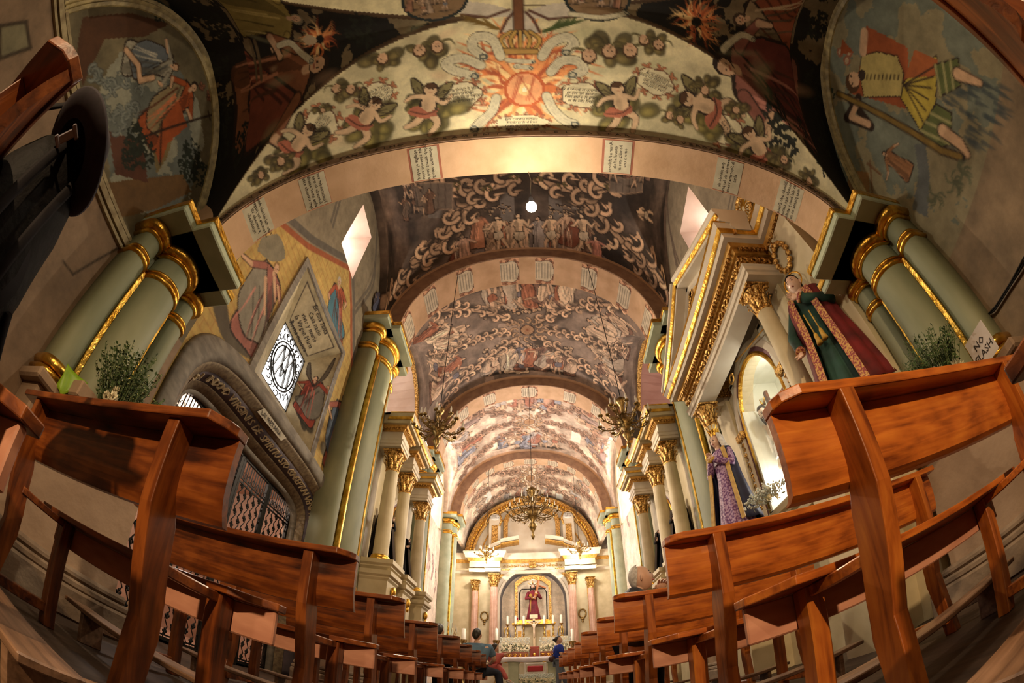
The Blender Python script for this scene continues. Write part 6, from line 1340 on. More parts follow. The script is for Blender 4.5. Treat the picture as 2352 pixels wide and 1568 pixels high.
# ------------------------------------------------------------------ robed statues
def statue(label, pos, f, H, gown, cloak, trim, hair, style, halo=False, cloak_open=.9, arms='blessing', crown=False, name='statue', skin=None, veil=None):
    skin = skin or M_SKINP; t = thing(name, pos, label, 'statue'); M = frame(pos, f); k = H / 1.6; S = lambda rows: [tuple(v * k for v in r_) for r_ in rows]
    robe(t, M, S([(1.34, .05, .045, 0, 0), (1.32, .12, .08, 0, 0), (1.26, .17, .10, 0, 0), (1.0, .145, .115, 0, 0), (.86, .14, .12, 0, 0), (.5, .20, .17, 0, 0), (.1, .27, .23, 0, .01), (0, .28, .24, 0, .01)]), gown, 'gown', 11, .10, seed=int(H * 100))
    if cloak:
        co = cloak_open; robe(t, M, S([(1.36, .09, .08, 0, .02), (1.30, .20, .13, 0, .01), (1.15, .235, .16, 0, .01), (.85, .25, .19, 0, .02), (.45, .31, .25, 0, .03), (.08, .37, .30, 0, .05)]), cloak, 'cloak', 8, .07, -PI / 2 + co, 1.5 * PI - co, seed=3)
        for sd in (-1, 1):
            g = G(); q = []
            for z, rx, ry in ((1.30, .20, .13), (1.15, .235, .16), (.85, .25, .19), (.45, .31, .25), (.08, .37, .30)):
                a = -PI / 2 + sd * co; q.append(M @ Vector((rx * math.cos(a) * k * 1.02, (ry * math.sin(a)) * k * 1.02 - .008, z * k)))
            up = M.to_3x3() @ Vector((0, 0, 1)); out_ = M.to_3x3() @ Vector((0, -1, 0)); sdv = M.to_3x3() @ Vector((1, 0, 0))
            rg = [[p_ - sdv * .035 * k, p_ - sdv * .035 * k + out_ * .012, p_ + sdv * .035 * k + out_ * .012, p_ + sdv * .035 * k] for p_ in q]; g.sweep(rg); g.build('embroidered_trim', trim, t)
    sh_ = [M @ Vector((s * .17 * k, 0, 1.24 * k)) for s in (-1, 1)]; R3_ = M.to_3x3(); V3 = lambda a, b, c_: M @ Vector((a * k, b * k, c_ * k))
    sp = {'blessing': (((-.27, -.05, 1.02), (-.10, -.19, 1.16), (.5, -.3, .9)), ((.33, -.02, .98), (.36, -.12, .76), (.1, -.35, -.9))), 'lowered': (((-.29, -.05, 1.0), (-.25, -.17, .76), (-.1, -.45, -.8)), ((.25, -.06, 1.02), (.02, -.20, 1.18), (-.55, -.3, .6))), 'praying': (((-.24, -.06, 1.0), (-.03, -.22, 1.14), (.3, -.3, .9)), ((.24, -.06, 1.0), (.03, -.22, 1.14), (-.3, -.3, .9))), 'holding': (((-.26, -.08, 1.0), (-.06, -.24, 1.0), (.8, -.4, .2)), ((.26, -.08, 1.02), (.10, -.22, 1.16), (-.3, -.3, .8)))}[arms]
    for s_, (e, h_, d) in zip((0, 1), sp):
        arm(t, [sh_[s_], V3(*e), V3(*h_)], [.062 * k, .056 * k, .045 * k], gown); g = G(); dv = R3_ @ Vector(d).normalized(); hp = V3(*h_); g.tube([hp - dv * .015, hp + dv * .02 * k], .050 * k, 10); g.build('cuff', trim, t)
        hand(t, hp + dv * .02 * k, dv, R3_ @ Vector((0, -1, .2)), .135 * k, skin, .45, thumb=(1 if s_ else -1))
    g = G(); g.tube([V3(0, .0, 1.30), V3(0, -.01, 1.42)], .045 * k, 10); g.build('neck', skin, t)
    hp = V3(0, -.015, 1.49); head(t, hp, R3_ @ Vector((0, -1, -.12)), .225 * k, skin, hair, style, beard=(M_HAIR if style == 'long' and not veil else None))
    if halo:
        g = G(); c_ = V3(0, .02, 1.58); g.tube([c_ + R3_ @ Vector((.11 * k * math.cos(a), .02, .11 * k * math.sin(a))) for a in np.linspace(0, 2 * PI, 28, endpoint=False)], .009 * k, 6, closed=True); g.build('halo', M_GOLD, t)
    if crown:
        g = G(); c_ = V3(0, .01, 1.60); g.lathe([(.06 * k, 0), (.07 * k, .04 * k), (.085 * k, .09 * k)], c_, 16)
        for q in range(9): a = 2 * PI * q / 9; g.tube([c_ + Vector((.07 * k * math.cos(a), .07 * k * math.sin(a), .04 * k)), c_ + Vector((.11 * k * math.cos(a), .11 * k * math.sin(a), .19 * k))], [.015 * k, .003], 5)
        g.build('crown', M_GOLD, t)
    if veil: robe(t, M, S([(1.62, .07, .08, 0, .03), (1.56, .105, .115, 0, .02), (1.45, .115, .12, 0, .03), (1.32, .15, .12, 0, .05), (1.20, .20, .13, 0, .06)]), veil, 'veil', 6, .05, -PI / 2 + .85, 1.5 * PI - .85)
    return t, M, k
M_RED = mat('crimson_velvet', (.20, .012, .014), (.07, .004, .006), .75, scale=5); M_GRN = mat('green_velvet', (.012, .06, .04), (.004, .022, .016), .75, scale=5)
M_TRIM = mat('gold_embroidery', (.62, .36, .12), (.28, .05, .06), .5, .3, scale=60, lo=.45, hi=.55, bump=.6)
M_NAVY = mat('navy_velvet', (.012, .014, .055), (.005, .006, .025), .7, scale=5); M_PURP = mat('purple_brocade', (.50, .34, .52), (.13, .035, .17), .5, scale=42, lo=.44, hi=.56); M_YEL = mat('yellow_gold_cloth', (.58, .36, .06), (.42, .24, .03), .55, scale=20)
t, M, k = statue('haloed saint statue in green gown and crimson cloak on the right side', (2.46, 2.10, 1.70), (-1, -.55, 0), 1.50, M_GRN, M_RED, M_TRIM, M_HAIR, 'short', halo=True, cloak_open=.5, arms='lowered')
g = G(); g.box(2.24, 2.62, 1.95, 2.28, 1.0, 1.70, None, .02); g.build('stand', M_CREAM, t)
g = G()
for sd in (-.03, .03): p_ = M @ Vector((sd, -.24 * k, .98 * k)); g.tube([p_, p_ + Vector((0, 0, -.22))], .006, 6); g.lathe([(.01, 0), (.018, -.02), (.02, -.06), (.03, -.11), (.0, -.11)], p_ + Vector((0, 0, -.21)), 10)
g.build('cord_tassels', M_YEL, t)
t, M, k = statue('crowned Virgin statue in navy cloak and purple brocade on the right', (2.26, 4.30, 1.72), (-1, -.45, 0), 1.27, M_PURP, M_NAVY, M_YEL, None, 'short', crown=True, arms='praying', veil=mat('white_lace', (.7, .66, .62), (.5, .46, .44), .8, scale=40))
g = G(); g.box(2.12, 2.42, 4.14, 4.46, 1.0, 1.72, None, .02); g.build('stand', M_CREAM, t)
# ------------------------------------------------------------------ side altars of bay 2 and their dark statues
for s_, X_, w_ in ((-1, -2.90, 'left'), (1, 3.02, 'right')):
    a_ = side_altar('side_altar', 'cream and gold side altar with three leaf-capped columns on the %s, past the second arch' % w_, s_, X_, 7.95, 1.55, 2.22, 4.35, (6.70, 7.6, 9.0), .13, .52, None, (7.95, 8.65, 2.4, 3.4, 3.9, .3), detail=False, setback=False)
    for k, yy in enumerate((7.15, 8.3)):
        statue('dark robed %s statue in the %s side altar past the second arch' % (('monk', 'friar')[k], w_), (X_ - s_ * .36, yy, 2.32), (-s_, -.6, 0), 1.15, M_BLACK, M_BLACK, mat('brown_cloth', (.05, .03, .02), None, .8), M_HAIR, 'short', arms='holding')
    # gilded arched relief at the base and leafy garlands
    for yy in (7.15, 8.3): g = G(); g.tube([(X_ - s_ * .25, yy + .22 * math.cos(a), 1.55 + .30 * math.sin(a)) for a in np.linspace(0, PI, 14)], .03, 6); g.build('arched_panel', M_CREAMW, a_)
    for yy in (6.7, 7.6, 9.0): g = G(); p_ = Vector((X_ - s_ * .80, yy, 1.75)); g.ell(p_, (.05, .06, .09), 8); g.ell(p_ + Vector((0, 0, -.12)), (.03, .04, .06), 8); g.build('gilded_bracket', M_GOLD, a_)
# ------------------------------------------------------------------ high altar retable
AX = .09; YR = 16.75
rt = thing('high_altar_retable', (AX, YR, 0), 'large cream and gold altarpiece under a gilded arch at the far end', 'altarpiece')
def W2(a, z, y): return Vector((AX + a, y, z))
g = G()   # back plate with niche hole (arched), x -2.9..2.9
nar = [(-1.22, 2.0)] + [(-1.22 * math.cos(a), 3.62 + 1.30 * math.sin(a)) for a in np.linspace(0, PI, 28)] + [(1.22, 2.0)]
g.box(AX - 2.95, AX - 1.22, YR - .15, YR, 0, 5.3); g.box(AX + 1.22, AX + 2.95, YR - .15, YR, 0, 5.3); g.box(AX - 1.22, AX + 1.22, YR - .15, YR, 0, 2.0)
for a, b in zip(nar[1:-2], nar[2:-1]):
    f = [W2(p[0], p[1], y) for y in (YR - .15, YR) for p in (a, b, (b[0], 5.3), (a[0], 5.3))]; g.add(f, [(0, 1, 2, 3), (7, 6, 5, 4), (0, 4, 5, 1)])
g.build('back_wall', M_CREAM, rt)
lun = [(-2.26 * math.cos(a), 5.3 + 2.42 * math.sin(a)) for a in np.linspace(0, PI, 40)]
g = G(); g.prism(lun, lambda a, z: W2(a, z, YR - .12), lambda a, z: W2(a, z, YR)); g.build('lunette_wall', M_CREAMW, rt)
def yring(pts, prof, nm, m_, cx=0, cz=5.3, closed=False):
    g = G(); rg = []
    for a, z in pts:
        d = Vector((a - cx, z - cz)); d.normalize() if d.length > 0 else None; rg.append([W2(a + d.x * w, z + d.y * w, YR - .12 - h) for w, h in prof])
    g.sweep(rg, True, not closed, False, closed); return g.build(nm, m_, rt)
gm = yring(lun, [(-.02, 0), (-.02, .10), (.05, .14), (.10, .10), (.24, .12), (.29, .20), (.34, .16), (.34, 0)], 'gilded_arch', M_GOLDC)
g = G()
for i in range(64):
    a = PI * (i + .5) / 64; d = Vector((-math.cos(a), math.sin(a))); g.ell(W2(-2.40 * math.cos(a) - 0, 5.3 + 2.56 * math.sin(a), YR - .27), (.055, .04, .055), 6); 
for i in range(90): a = PI * (i + .5) / 90; g.ell(W2(-2.28 * math.cos(a), 5.3 + 2.44 * math.sin(a), YR - .24), (.02, .02, .02), 5)
tag(g.build('arch_beading', M_GOLD, rt), kind='stuff')
yring([(a * .86, 5.3 + (z - 5.3) * .86) for a, z in lun], [(0, 0), (0, .03), (.05, .03), (.05, 0)], 'inner_line', M_OCHRE)
# niche surround and inner niche
def nring(prof, nm, m_): 
    g = G(); rg = []
    for a, z in nar:
        d = Vector((a, z - 3.62 if z > 3.62 else 0)); d.normalize(); rg.append([W2(a + d.x * w, z + d.y * w, YR - .15 - h) for w, h in prof])
    g.sweep(rg); g.build(nm, m_, rt)
nring([(0, 0), (0, .06), (.08, .09), (.10, .05), (.22, .07), (.26, .04), (.26, 0)], 'niche_arch', M_CREAMW)
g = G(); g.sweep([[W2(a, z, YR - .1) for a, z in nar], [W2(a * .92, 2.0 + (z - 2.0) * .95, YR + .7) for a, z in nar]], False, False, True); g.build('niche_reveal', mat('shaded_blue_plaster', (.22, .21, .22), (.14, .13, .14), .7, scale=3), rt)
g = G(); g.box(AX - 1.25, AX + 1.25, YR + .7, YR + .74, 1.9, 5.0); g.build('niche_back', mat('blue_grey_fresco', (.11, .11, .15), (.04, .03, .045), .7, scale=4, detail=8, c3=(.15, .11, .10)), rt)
for s in (-1, 1):
    g = G(); g.lathe([(.40, 0), (.40, .02), (0, .02)], (0, 0, 0), 26, Matrix.Translation(W2(s * .85, 3.55, YR + .69)) @ Matrix.Rotation(PI / 2, 4, 'X') @ Matrix.Diagonal((1, 1.35, 1, 1))); g.build('oval_painting', mat('cloudy_painting', (.62, .58, .66), (.20, .07, .07), .6, scale=5, detail=6, c3=(.25, .26, .42)), rt)
g = G(); fr = [(-.66, 2.5), (-.66, 4.38), (-.40, 4.60), (0, 4.68), (.40, 4.60), (.66, 4.38), (.66, 2.5)]
g.sweep([[W2(a * k_, 2.5 + (z - 2.5) * (1 - (1 - k_) * .6), y) for k_, y in ((1.0, YR - .05), (1.0, YR - .18), (.86, YR - .18), (.86, YR - .05))] for a, z in fr]); g.build('gilded_frame', M_GOLDC, rt)
g = G(); g.tube([W2(*p, YR + .1) for p in ((-.5, 2.6), (-.5, 4.0), (-.42, 4.15), (.42, 4.15), (.5, 4.0), (.5, 2.6))], .02, 8); g.build('glass_case_frame', M_IRON, rt)
g = G(); g.box(AX - .14, AX + .14, YR - .35, YR - .15, 4.95, 5.18, None, .02); g.ell(W2(0, 5.0, YR - .32), (.15, .06, .10), 10); g.build('keystone', M_GOLDC, rt)
for s in (-1, 1): 
    g = G(); g.prism([(s * 1.32, 5.1), (s * 1.32, 4.2), (s * 1.0, 4.75), (s * .7, 5.1)][::s], lambda a, z: W2(a, z, YR - .19), lambda a, z: W2(a, z, YR - .15)); g.build('carved_spandrel', M_GOLDC, rt)
# columns: outer pilaster-like, inner round, both rose fluted with gilded capitals
M_ROSE = mat('rose_marble', (.72, .46, .36), (.58, .34, .25), .45, scale=6)
for s in (-1, 1):
    column(rt, AX + s * 1.42, YR - .45, 1.25, 4.62, .155, M_ROSE, .5, 'gilded', 14); column(rt, AX + s * 2.12, YR - .30, 1.25, 4.42, .13, M_ROSE, .44, 'gilded', 12)
    g = G(); g.box(*sorted((AX + s * 1.2, AX + s * 2.3)), YR - .65, YR, 0, 1.2); g.box(*sorted((AX + s * 1.15, AX + s * 2.35)), YR - .70, YR, 1.12, 1.2); g.build('column_plinth', M_CREAMW, rt)
    g = G(); g.tube([W2(s * 1.77 + .13 * math.cos(a), 3.0 + .17 * math.sin(a), YR - .17) for a in np.linspace(0, 2 * PI, 24, endpoint=False)], .03, 7, closed=True); g.ell(W2(s * 1.77, 2.78, YR - .17), (.07, .03, .05), 8); g.ell(W2(s * 1.77, 2.68, YR - .17), (.04, .03, .05), 8); g.build('oval_wreath', M_DARKBRASS, rt)
    g = G(); x = AX + s * 1.77
    for a in (-.24, .24): g.box(x + a - .012, x + a + .012, YR - .17, YR - .15, 1.5, 4.2)
    g.build('panel_moulding', M_OCHRE, rt)
# entablature with breaks over the columns
def fsweep(g, path, prof, caps=True):
    n = len(path); rg = []
    for i, (x, o) in enumerate(path):
        ns = []
        for a, b in ((i - 1, i), (i, i + 1)):
            if a >= 0 and b < n: d = Vector((path[b][0] - path[a][0], path[b][1] - path[a][1])); d.normalize(); ns.append(Vector((-d.y, d.x)))
        nn = sum(ns, Vector((0, 0))); nn.normalize(); k = 1 / max(.3, nn.dot(ns[0])); rg.append([Vector((AX + x + nn.x * k * e, YR - .15 - (o + nn.y * k * e), z)) for e, z in prof])
    g.sweep(rg, True, caps)
pth = [(-3.0, .02), (-2.35, .02), (-2.35, .36), (-1.75, .36), (-1.75, .44), (-1.18, .44), (-1.18, .06), (1.18, .06), (1.18, .44), (1.75, .44), (1.75, .36), (2.35, .36), (2.35, .02), (3.0, .02)]
for nm, prof, m_ in (('architrave', [(-.1, 4.62), (0, 4.62), (0, 4.74), (.03, 4.76), (-.1, 4.76)], M_CREAMW), ('carved_frieze', [(-.1, 4.76), (-.01, 4.76), (-.01, 5.0), (-.1, 5.0)], M_CREAM), ('gilded_bed', [(-.1, 5.0), (.03, 5.0), (.08, 5.12), (-.1, 5.12)], M_OCHRE), ('cornice', [(-.1, 5.12), (.14, 5.12), (.16, 5.22), (.22, 5.30), (.22, 5.36), (-.1, 5.36)], M_CREAMW)):
    g = G(); fsweep(g, pth, [(e, z + (.16 if nm != 'architrave' else .10)) for e, z in prof]); g.build(nm, m_, rt)
g = G(); carved_strip(g, W2(-1.1, 5.04, YR - .22), W2(1.1, 5.04, YR - .22), (0, -1, 0), .14, .02, .12); g.build('frieze_scrolls', M_OCHRE, rt)
# broken curved pediment, attic with side piers and ovals
for s in (-1, 1):
    pts = [(s * 1.85, 5.48), (s * 1.55, 5.72), (s * 1.2, 5.88), (s * 1.18, 5.95), (s * .85, 6.02), (s * .50, 6.08)]
    for dz, dy, h, m_, nm in ((0, .36, .13, M_CREAMW, 'broken_pediment'), (-.13, .28, .10, M_OCHRE, 'pediment_soffit')):
        g = G(); g.sweep([[W2(a, z + dz, YR - .15), W2(a, z + dz, YR - .15 - dy), W2(a, z + dz + h * .5, YR - .20 - dy), W2(a, z + dz + h, YR - .22 - dy), W2(a, z + dz + h, YR - .15)] for a, z in pts]); g.build(nm, m_, rt)
    g = G(); g.box(*sorted((AX + s * 1.20, AX + s * 1.66)), YR - .35, YR - .1, 5.5, 7.05, None, .02); g.build('attic_pier', M_CREAMW, rt)
    g = G(); g.box(*sorted((AX + s * 1.31, AX + s * 1.55)), YR - .37, YR - .34, 5.95, 6.72); g.build('attic_carving', M_GOLDC, rt)
    g = G(); g.ell(W2(s * 1.43, 7.08, YR - .32), (.21, .06, .16), 16); g.build('oval_plaque', M_WHITE, rt)
    text_mesh('plaque_lettering', "DIEU\nSAUVEUR" if s < 0 else "MI DIOS\nSEÑOR", W2(s * 1.43, 7.08, YR - .385), (1, 0, 0), (0, 0, 1), .085, M_INK, rt, .001)
    g = G(); g.tube([W2(s * a, z, YR - .33) for a, z in ((1.25, 6.7), (1.18, 7.0), (1.25, 7.24), (1.43, 7.32), (1.62, 7.24), (1.74, 7.0), (1.84, 6.8))], .045, 7); g.build('gilded_scroll', M_GOLDC, rt)
    g = G(); g.sweep([[W2(s * a, z, YR - .12), W2(s * a, z, YR - .26), W2(s * (a - .17), z - (.14 if z > 7.2 else 0), YR - .26), W2(s * (a - .17), z - (.14 if z > 7.2 else 0), YR - .12)] for a, z in ((1.10, 5.9), (1.10, 6.9), (1.02, 7.2), (.80, 7.42), (.4, 7.52), (0, 7.54))]); g.build('attic_frame', M_GOLDC, rt)
# altar body
g = G(); g.box(AX - 1.22, AX + 1.22, YR - .9, YR, 0, 1.15); g.box(AX - 1.3, AX + 1.3, YR - 2.4, YR - .7, 0, .98); g.box(AX - 1.22, AX + 1.22, YR - .55, YR, 1.15, 2.0); g.build('altar_block', M_CREAMW, rt)
lamp('niche_light', (AX, YR + .1, 4.4), 2, (1.0, .9, .8), .05)
# presbytery step
g = G(); g.box(-2.8, 2.95, 11.9, 17.0, 0, .18); tag(g.build('trim_9', mat('presbytery_stone', (.36, .28, .2), (.24, .18, .12), .5, scale=4)), kind='structure')
# tabernacle with shelf
t = thing('tabernacle', (AX, 15.45, .98), 'white and gold tabernacle throne with a gilded shelf below the robed statue', 'tabernacle')
for s in (-1, 1): g = G(); g.box(*sorted((AX + s * .32, AX + s * .62)), 15.3, 15.7, .98, 2.48, None, .02); g.build('side_pier', M_CREAMW, t); g = G(); g.box(*sorted((AX + s * .41, AX + s * .53)), 15.28, 15.30, 1.6, 2.25); g.build('sunk_panel', M_OCHRE, t)
g = G(); g.box(AX - .34, AX + .34, 15.42, 15.7, .98, 2.48); g.build('door_panel', M_CREAM, t)
g = G(); g.box(AX - .72, AX + .72, 15.2, 15.75, 2.48, 2.53); g.box(AX - .66, AX + .66, 15.25, 15.7, 2.53, 2.60); g.box(AX - .50, AX + .50, 15.3, 15.7, 2.60, 2.66); g.build('gilded_shelf', M_GOLD, t)
# robed Christ statue with cross
tc_, M, k = statue('robed statue in deep crimson carrying a wooden cross in the altar niche', (AX, 16.45, 2.64), (.1, -1, 0), 1.62, mat('wine_velvet', (.26, .012, .03), (.09, .004, .01), .7, scale=4), None, M_YEL, M_HAIR, 'long', arms='holding')
g = G(); a_, b_ = M @ Vector((.20, -.16, 1.72)), M @ Vector((.02, -.22, .95)); g.beam(a_, b_, .09, .06); c_ = a_.lerp(b_, .25); g.beam(c_ + Vector((-.02, 0, .02)), c_ + Vector((.30, .1, -.1)), .08, .05); g.build('wooden_cross', mat('orange_wood', (.50, .18, .04), (.35, .1, .02), .4), tc_)
g = G(); hc = M @ Vector((0, .03, 1.54)); 
for a in (-.9, 0, .9): d = Vector((math.sin(a), 0, math.cos(a))); g.tube([hc + d * .10, hc + d * .24], [.028, .006], 6)
g.build('halo_rays', M_GOLD, tc_); g = G(); g.tube([M @ Vector((-.10, -.17, 1.0)), M @ Vector((-.12, -.24, .70)), M @ Vector((-.13, -.27, .45))], .012, 6); g.ell(M @ Vector((-.11, -.19, 1.12)), (.06, .03, .07), 8); g.build('gold_cord', M_YEL, tc_)
# small statues in the niche corners, red lamp
for s, w in ((-1, 'left'), (1, 'right')): statue('small pale saint figure low in the %s corner of the altar niche' % w, (AX + s * .95, 16.35, 2.02), (0, -1, 0), .62, M_CREAMW, mat('sky_cloth', (.2, .25, .4), None, .7), M_YEL, M_HAIR, 'short', arms='praying')
g = G(); g.lathe([(.03, 0), (.06, .03), (.06, .10), (.03, .12)], (AX - .58, 15.4, 2.66), 12); tag(g.build('votive_lamp', mat('red_glass', (.45, .01, .03), None, .15)), 'small red glass lamp on the gilded shelf left of the statue', 'lamp')
# candlesticks
def candlestick(x, y, z0, zc, h, label, group, m=M_BRASS, r=.045, cr=.036):
    t = thing('candlestick', (x, y, z0), label, 'candlestick', group); g = G(); H = zc - z0
    g.lathe([(r * 1.8, 0), (r * 1.7, H * .05), (r * .7, H * .10), (r * .5, H * .18), (r * .95, H * .26), (r * .5, H * .34), (r * .38, H * .55), (r * .8, H * .66), (r * .4, H * .74), (r * .5, H * .88), (r * 1.5, H * .96), (r * 1.5, H)], (x, y, z0), 14); g.build('stem', m, t)
    g = G(); g.lathe([(cr, 0), (cr, h), (.006, h + .01), (.004, h + .04)], (x, y, zc), 12); g.build('candle', M_WAX, t); return t
for k, a in enumerate((-.86, -.60, -.33, .34, .63, .90)):
    candlestick(AX + a, 15.15, 1.98 if abs(a) > .4 else 1.98, 2.47, .30, 'tall gilt altar candlestick, %s in the row from the left' % ('first', 'second', 'third', 'fourth', 'fifth', 'sixth')[k], 'candlesticks on the high altar')
for a, b, zz in ((-1.05, -.64, .18), (.64, 1.1, .18), (-.64, -.26, .98), (.26, .64, .98)): g = G(); g.box(AX + a, AX + b, 15.0, 15.28, zz, 1.98); g.build('candle_bank', M_CREAM, rt)
t = thing('altar_cross', (AX, 14.9, .98), 'standing altar crucifix with pale figure on a red panelled base', 'crucifix')
g = G(); g.box(AX - .035, AX + .035, 14.88, 14.92, 1.6, 2.74); g.box(AX - .24, AX + .24, 14.88, 14.92, 2.50, 2.56); g.box(AX - .13, AX + .13, 14.86, 14.9, 2.64, 2.78); g.build('cross', mat('pale_gilt_wood', (.72, .56, .34), None, .4), t)
nd = {'pel': ((AX, 14.85, 2.22), .035), 'ch': ((AX, 14.84, 2.38), .045), 'nk': ((AX, 14.83, 2.46), .02), 'hd': ((AX - .01, 14.82, 2.52), .035), 'le': ((AX + .12, 14.85, 2.47), .018), 'lh': ((AX + .22, 14.87, 2.53), .012), 're': ((AX - .12, 14.85, 2.47), .018), 'rh': ((AX - .22, 14.87, 2.53), .012), 'kn': ((AX, 14.83, 2.08), .032), 'ft': ((AX, 14.86, 1.94), .018)}
skinmesh('body', nd, [('pel', 'ch'), ('ch', 'nk'), ('nk', 'hd'), ('ch', 'le'), ('le', 'lh'), ('ch', 're'), ('re', 'rh'), ('pel', 'kn'), ('kn', 'ft')], 'pel', MATS['ivory_skin'], t, 1)
g = G(); g.box(AX - .16, AX + .16, 14.75, 15.02, .98, 1.62, None, .02); g.build('base', mat('red_leather', (.30, .05, .025), (.2, .03, .015), .5), t); g = G(); g.ell((AX, 14.745, 1.33), (.06, .015, .06), 12)
g.build('medallion', M_GOLD, t)
for sx in (-1, 1):
    for sz in (1.05, 1.55): g = G(); g.ell((AX + sx * .12, 14.745, sz), (.015, .01, .015), 6); g.build('stud', M_GOLD, t)
# flower banks
def flowers(name, label, x0, x1, y0, y1, z0, z1, n, rnd, petal, leaf, spray=0, box=None, cat='flowers', r=.035, group=None, base=None):
    t = thing(name, ((x0 + x1) / 2, (y0 + y1) / 2, z0), label, cat, group)
    if box: g = G(); g.box(x0 + .05, x1 - .05, y0 + .03, y1 - .03, box[0], z0 + .04, None, .01); g.build('container', box[1], t)
    g = G()
    for k in range(n * 3):
        p = Vector((rnd.uniform(x0, x1), rnd.uniform(y0, y1), rnd.uniform(z0, z0 + (z1 - z0) * .75))); d = Vector((rnd.uniform(-1, 1), rnd.uniform(-1, 1), rnd.uniform(-.2, 1))).normalized(); e = d.orthogonal().normalized(); L = r * 2.2
        g.add([p, p + d * L * .5 + e * L * .22, p + d * L, p + d * L * .5 - e * L * .22], [(0, 1, 2, 3)])
    tag(g.build('leaves', leaf, t), kind='stuff'); g = G()
    for k in range(n):
        p = Vector((rnd.uniform(x0, x1), rnd.uniform(y0, (y0 + y1) / 2), rnd.uniform(z0 + .02, z1 * .9 + z0 * .1))); c_ = Vector((0, -1, .6)).normalized()
        for q in range(6):
            a = q * PI / 3 + rnd.random(); d = (Vector((math.cos(a), 0, math.sin(a))) + c_ * .5).normalized(); e = d.cross(c_).normalized(); g.add([p, p + d * r * .7 + e * r * .4, p + d * r * 1.1, p + d * r * .7 - e * r * .4], [(0, 1, 2, 3)])
        g.ell(p + c_ * r * .2, r * .35, 5)
    tag(g.build('blossoms', petal, t), kind='stuff')
    if spray:
        g = G()
        for k in range(spray): p = Vector((rnd.uniform(x0 - .03, x1 + .03), rnd.uniform(y0, y1), z1 + (z1 - z0) * rnd.uniform(-.15, .55))); g.ell(p, rnd.uniform(.006, .014), 4)
        tag(g.build('white_spray', mat('small_white_blossom', (.82, .86, .80), (.6, .66, .58), .8), t), kind='stuff')
    return t
M_PET = mat('white_petals', (.92, .88, .70), (.85, .78, .5), .6, scale=30); M_LEAF = mat('dark_leaves', (.06, .11, .03), (.02, .045, .015), .6, scale=20)
rf = random.Random(12)
flowers('flower_bank', 'white flower bank with airy spray on the left half of the altar', AX - 1.05, AX - .17, 14.5, 14.85, 1.42, 1.76, 70, rf, M_PET, M_LEAF, 500, group=None)
flowers('flower_bank', 'white flower bank with airy spray on the right half of the altar', AX + .20, AX + 1.15, 14.5, 14.85, 1.40, 1.74, 70, rf, M_PET, M_LEAF, 500)
for s, w in ((-1, 'left'), (1, 'right')):
    t = thing('carved_box', (AX + s * .6, 14.65, 1.2), 'carved gilt planter box under the %s flower bank' % w, 'planter'); x0, x1 = sorted((AX + s * .18, AX + s * 1.02)); g = G(); g.box(x0, x1, 14.5, 14.85, .98, 1.42, None, .01); g.build('body', mat('red_brown_wood', (.26, .09, .04), (.14, .04, .02), .5), t)
    for q in range(5): g = G(); xq = x0 + (x1 - x0) * (q + .5) / 5; g.tube([(xq + .055 * math.cos(a), 14.49, 1.3 + .05 * math.sin(a)) for a in np.linspace(0, 2 * PI, 14, endpoint=False)], .012, 6, closed=True); g.ell((xq, 14.49, 1.3), (.03, .012, .03), 8); g.build('rosette', M_GOLD, t)
# altar table with cloth, chair, front flowers, standing candles
t = thing('altar_table', (AX - .05, 13.0, .18), 'stone altar table at the head of the aisle, legs showing under its cloth', 'table')
g = G(); g.box(AX - .85, AX + .80, 12.75, 13.35, 1.06, 1.12); g.build('table_slab', M_CREAM, t)
for s in (-.58, .5): g = G(); g.box(AX + s - .14, AX + s + .14, 12.85, 13.25, .18, 1.06, None, .02); g.box(AX + s - .17, AX + s + .17, 12.82, 13.28, .95, 1.06, None, .02); g.build('leg', M_GREENP, t)
for a in (-.80, -.34, .26, .72): g = G(); g.ell((AX + a, 12.74, 1.0), (.07, .02, .05), 8); g.build('gilt_mount', M_GOLD, t)
g = G(); x0, x1 = AX - .92, AX + .86; g.sweep([[(x, 12.72 - .012 * math.sin(x * 23), .98 + .015 * math.sin(x * 9)), (x, 12.715, 1.10), (x, 12.74, 1.132), (x, 13.36, 1.132), (x, 13.385, 1.0)] for x in np.linspace(x0, x1, 40)], False, False, True)
for xe, dx in ((x0, -1), (x1, 1)): g.sweep([[(xe, y, 1.13), (xe + dx * .03, y, 1.05), (xe + dx * (.05 + .02 * math.sin(y * 30)), y, .90)] for y in np.linspace(12.72, 13.38, 14)], False, False, True)
o = g.build('tablecloth', mat('white_linen', (.82, .78, .80), (.68, .63, .68), .8, scale=3)); o.modifiers.new('s', 'SOLIDIFY').thickness = .006; tag(o, 'white linen cloth draped over the stone altar table', 'tablecloth')
g = G(); g.box(AX - 1.1, AX + .9, 13.6, 14.4, 1.12, 1.15); o = g.build('altar_cloth', mat('crimson_cloth', (.36, .01, .02), None, .7)); 
g = G(); g.box(AX - 1.05, AX + .95, 13.65, 14.45, .18, 1.12); tag(o, 'crimson cloth lying on the rear altar step', 'cloth'); tag(g.build('rear_altar', M_CREAM), 'plain rear altar block under the crimson cloth', 'altar')
t = thing('chair', (AX - .02, 12.0, .18), 'white armchair with a red cushion before the altar table', 'chair')
for s in (-1, 1):
    for y in (11.95, 12.3): g = G(); g.box(AX + s * .25 - .025, AX + s * .25 + .025, y - .025, y + .025, .18, .92 if y < 12 else .62, None, .008); g.build('leg', M_WHITE, t)
for z in (.60, .86): g = G(); g.box(AX - .25, AX + .25, 11.93, 11.97, z, z + .05, None, .01); g.build('back_rail', M_WHITE, t)
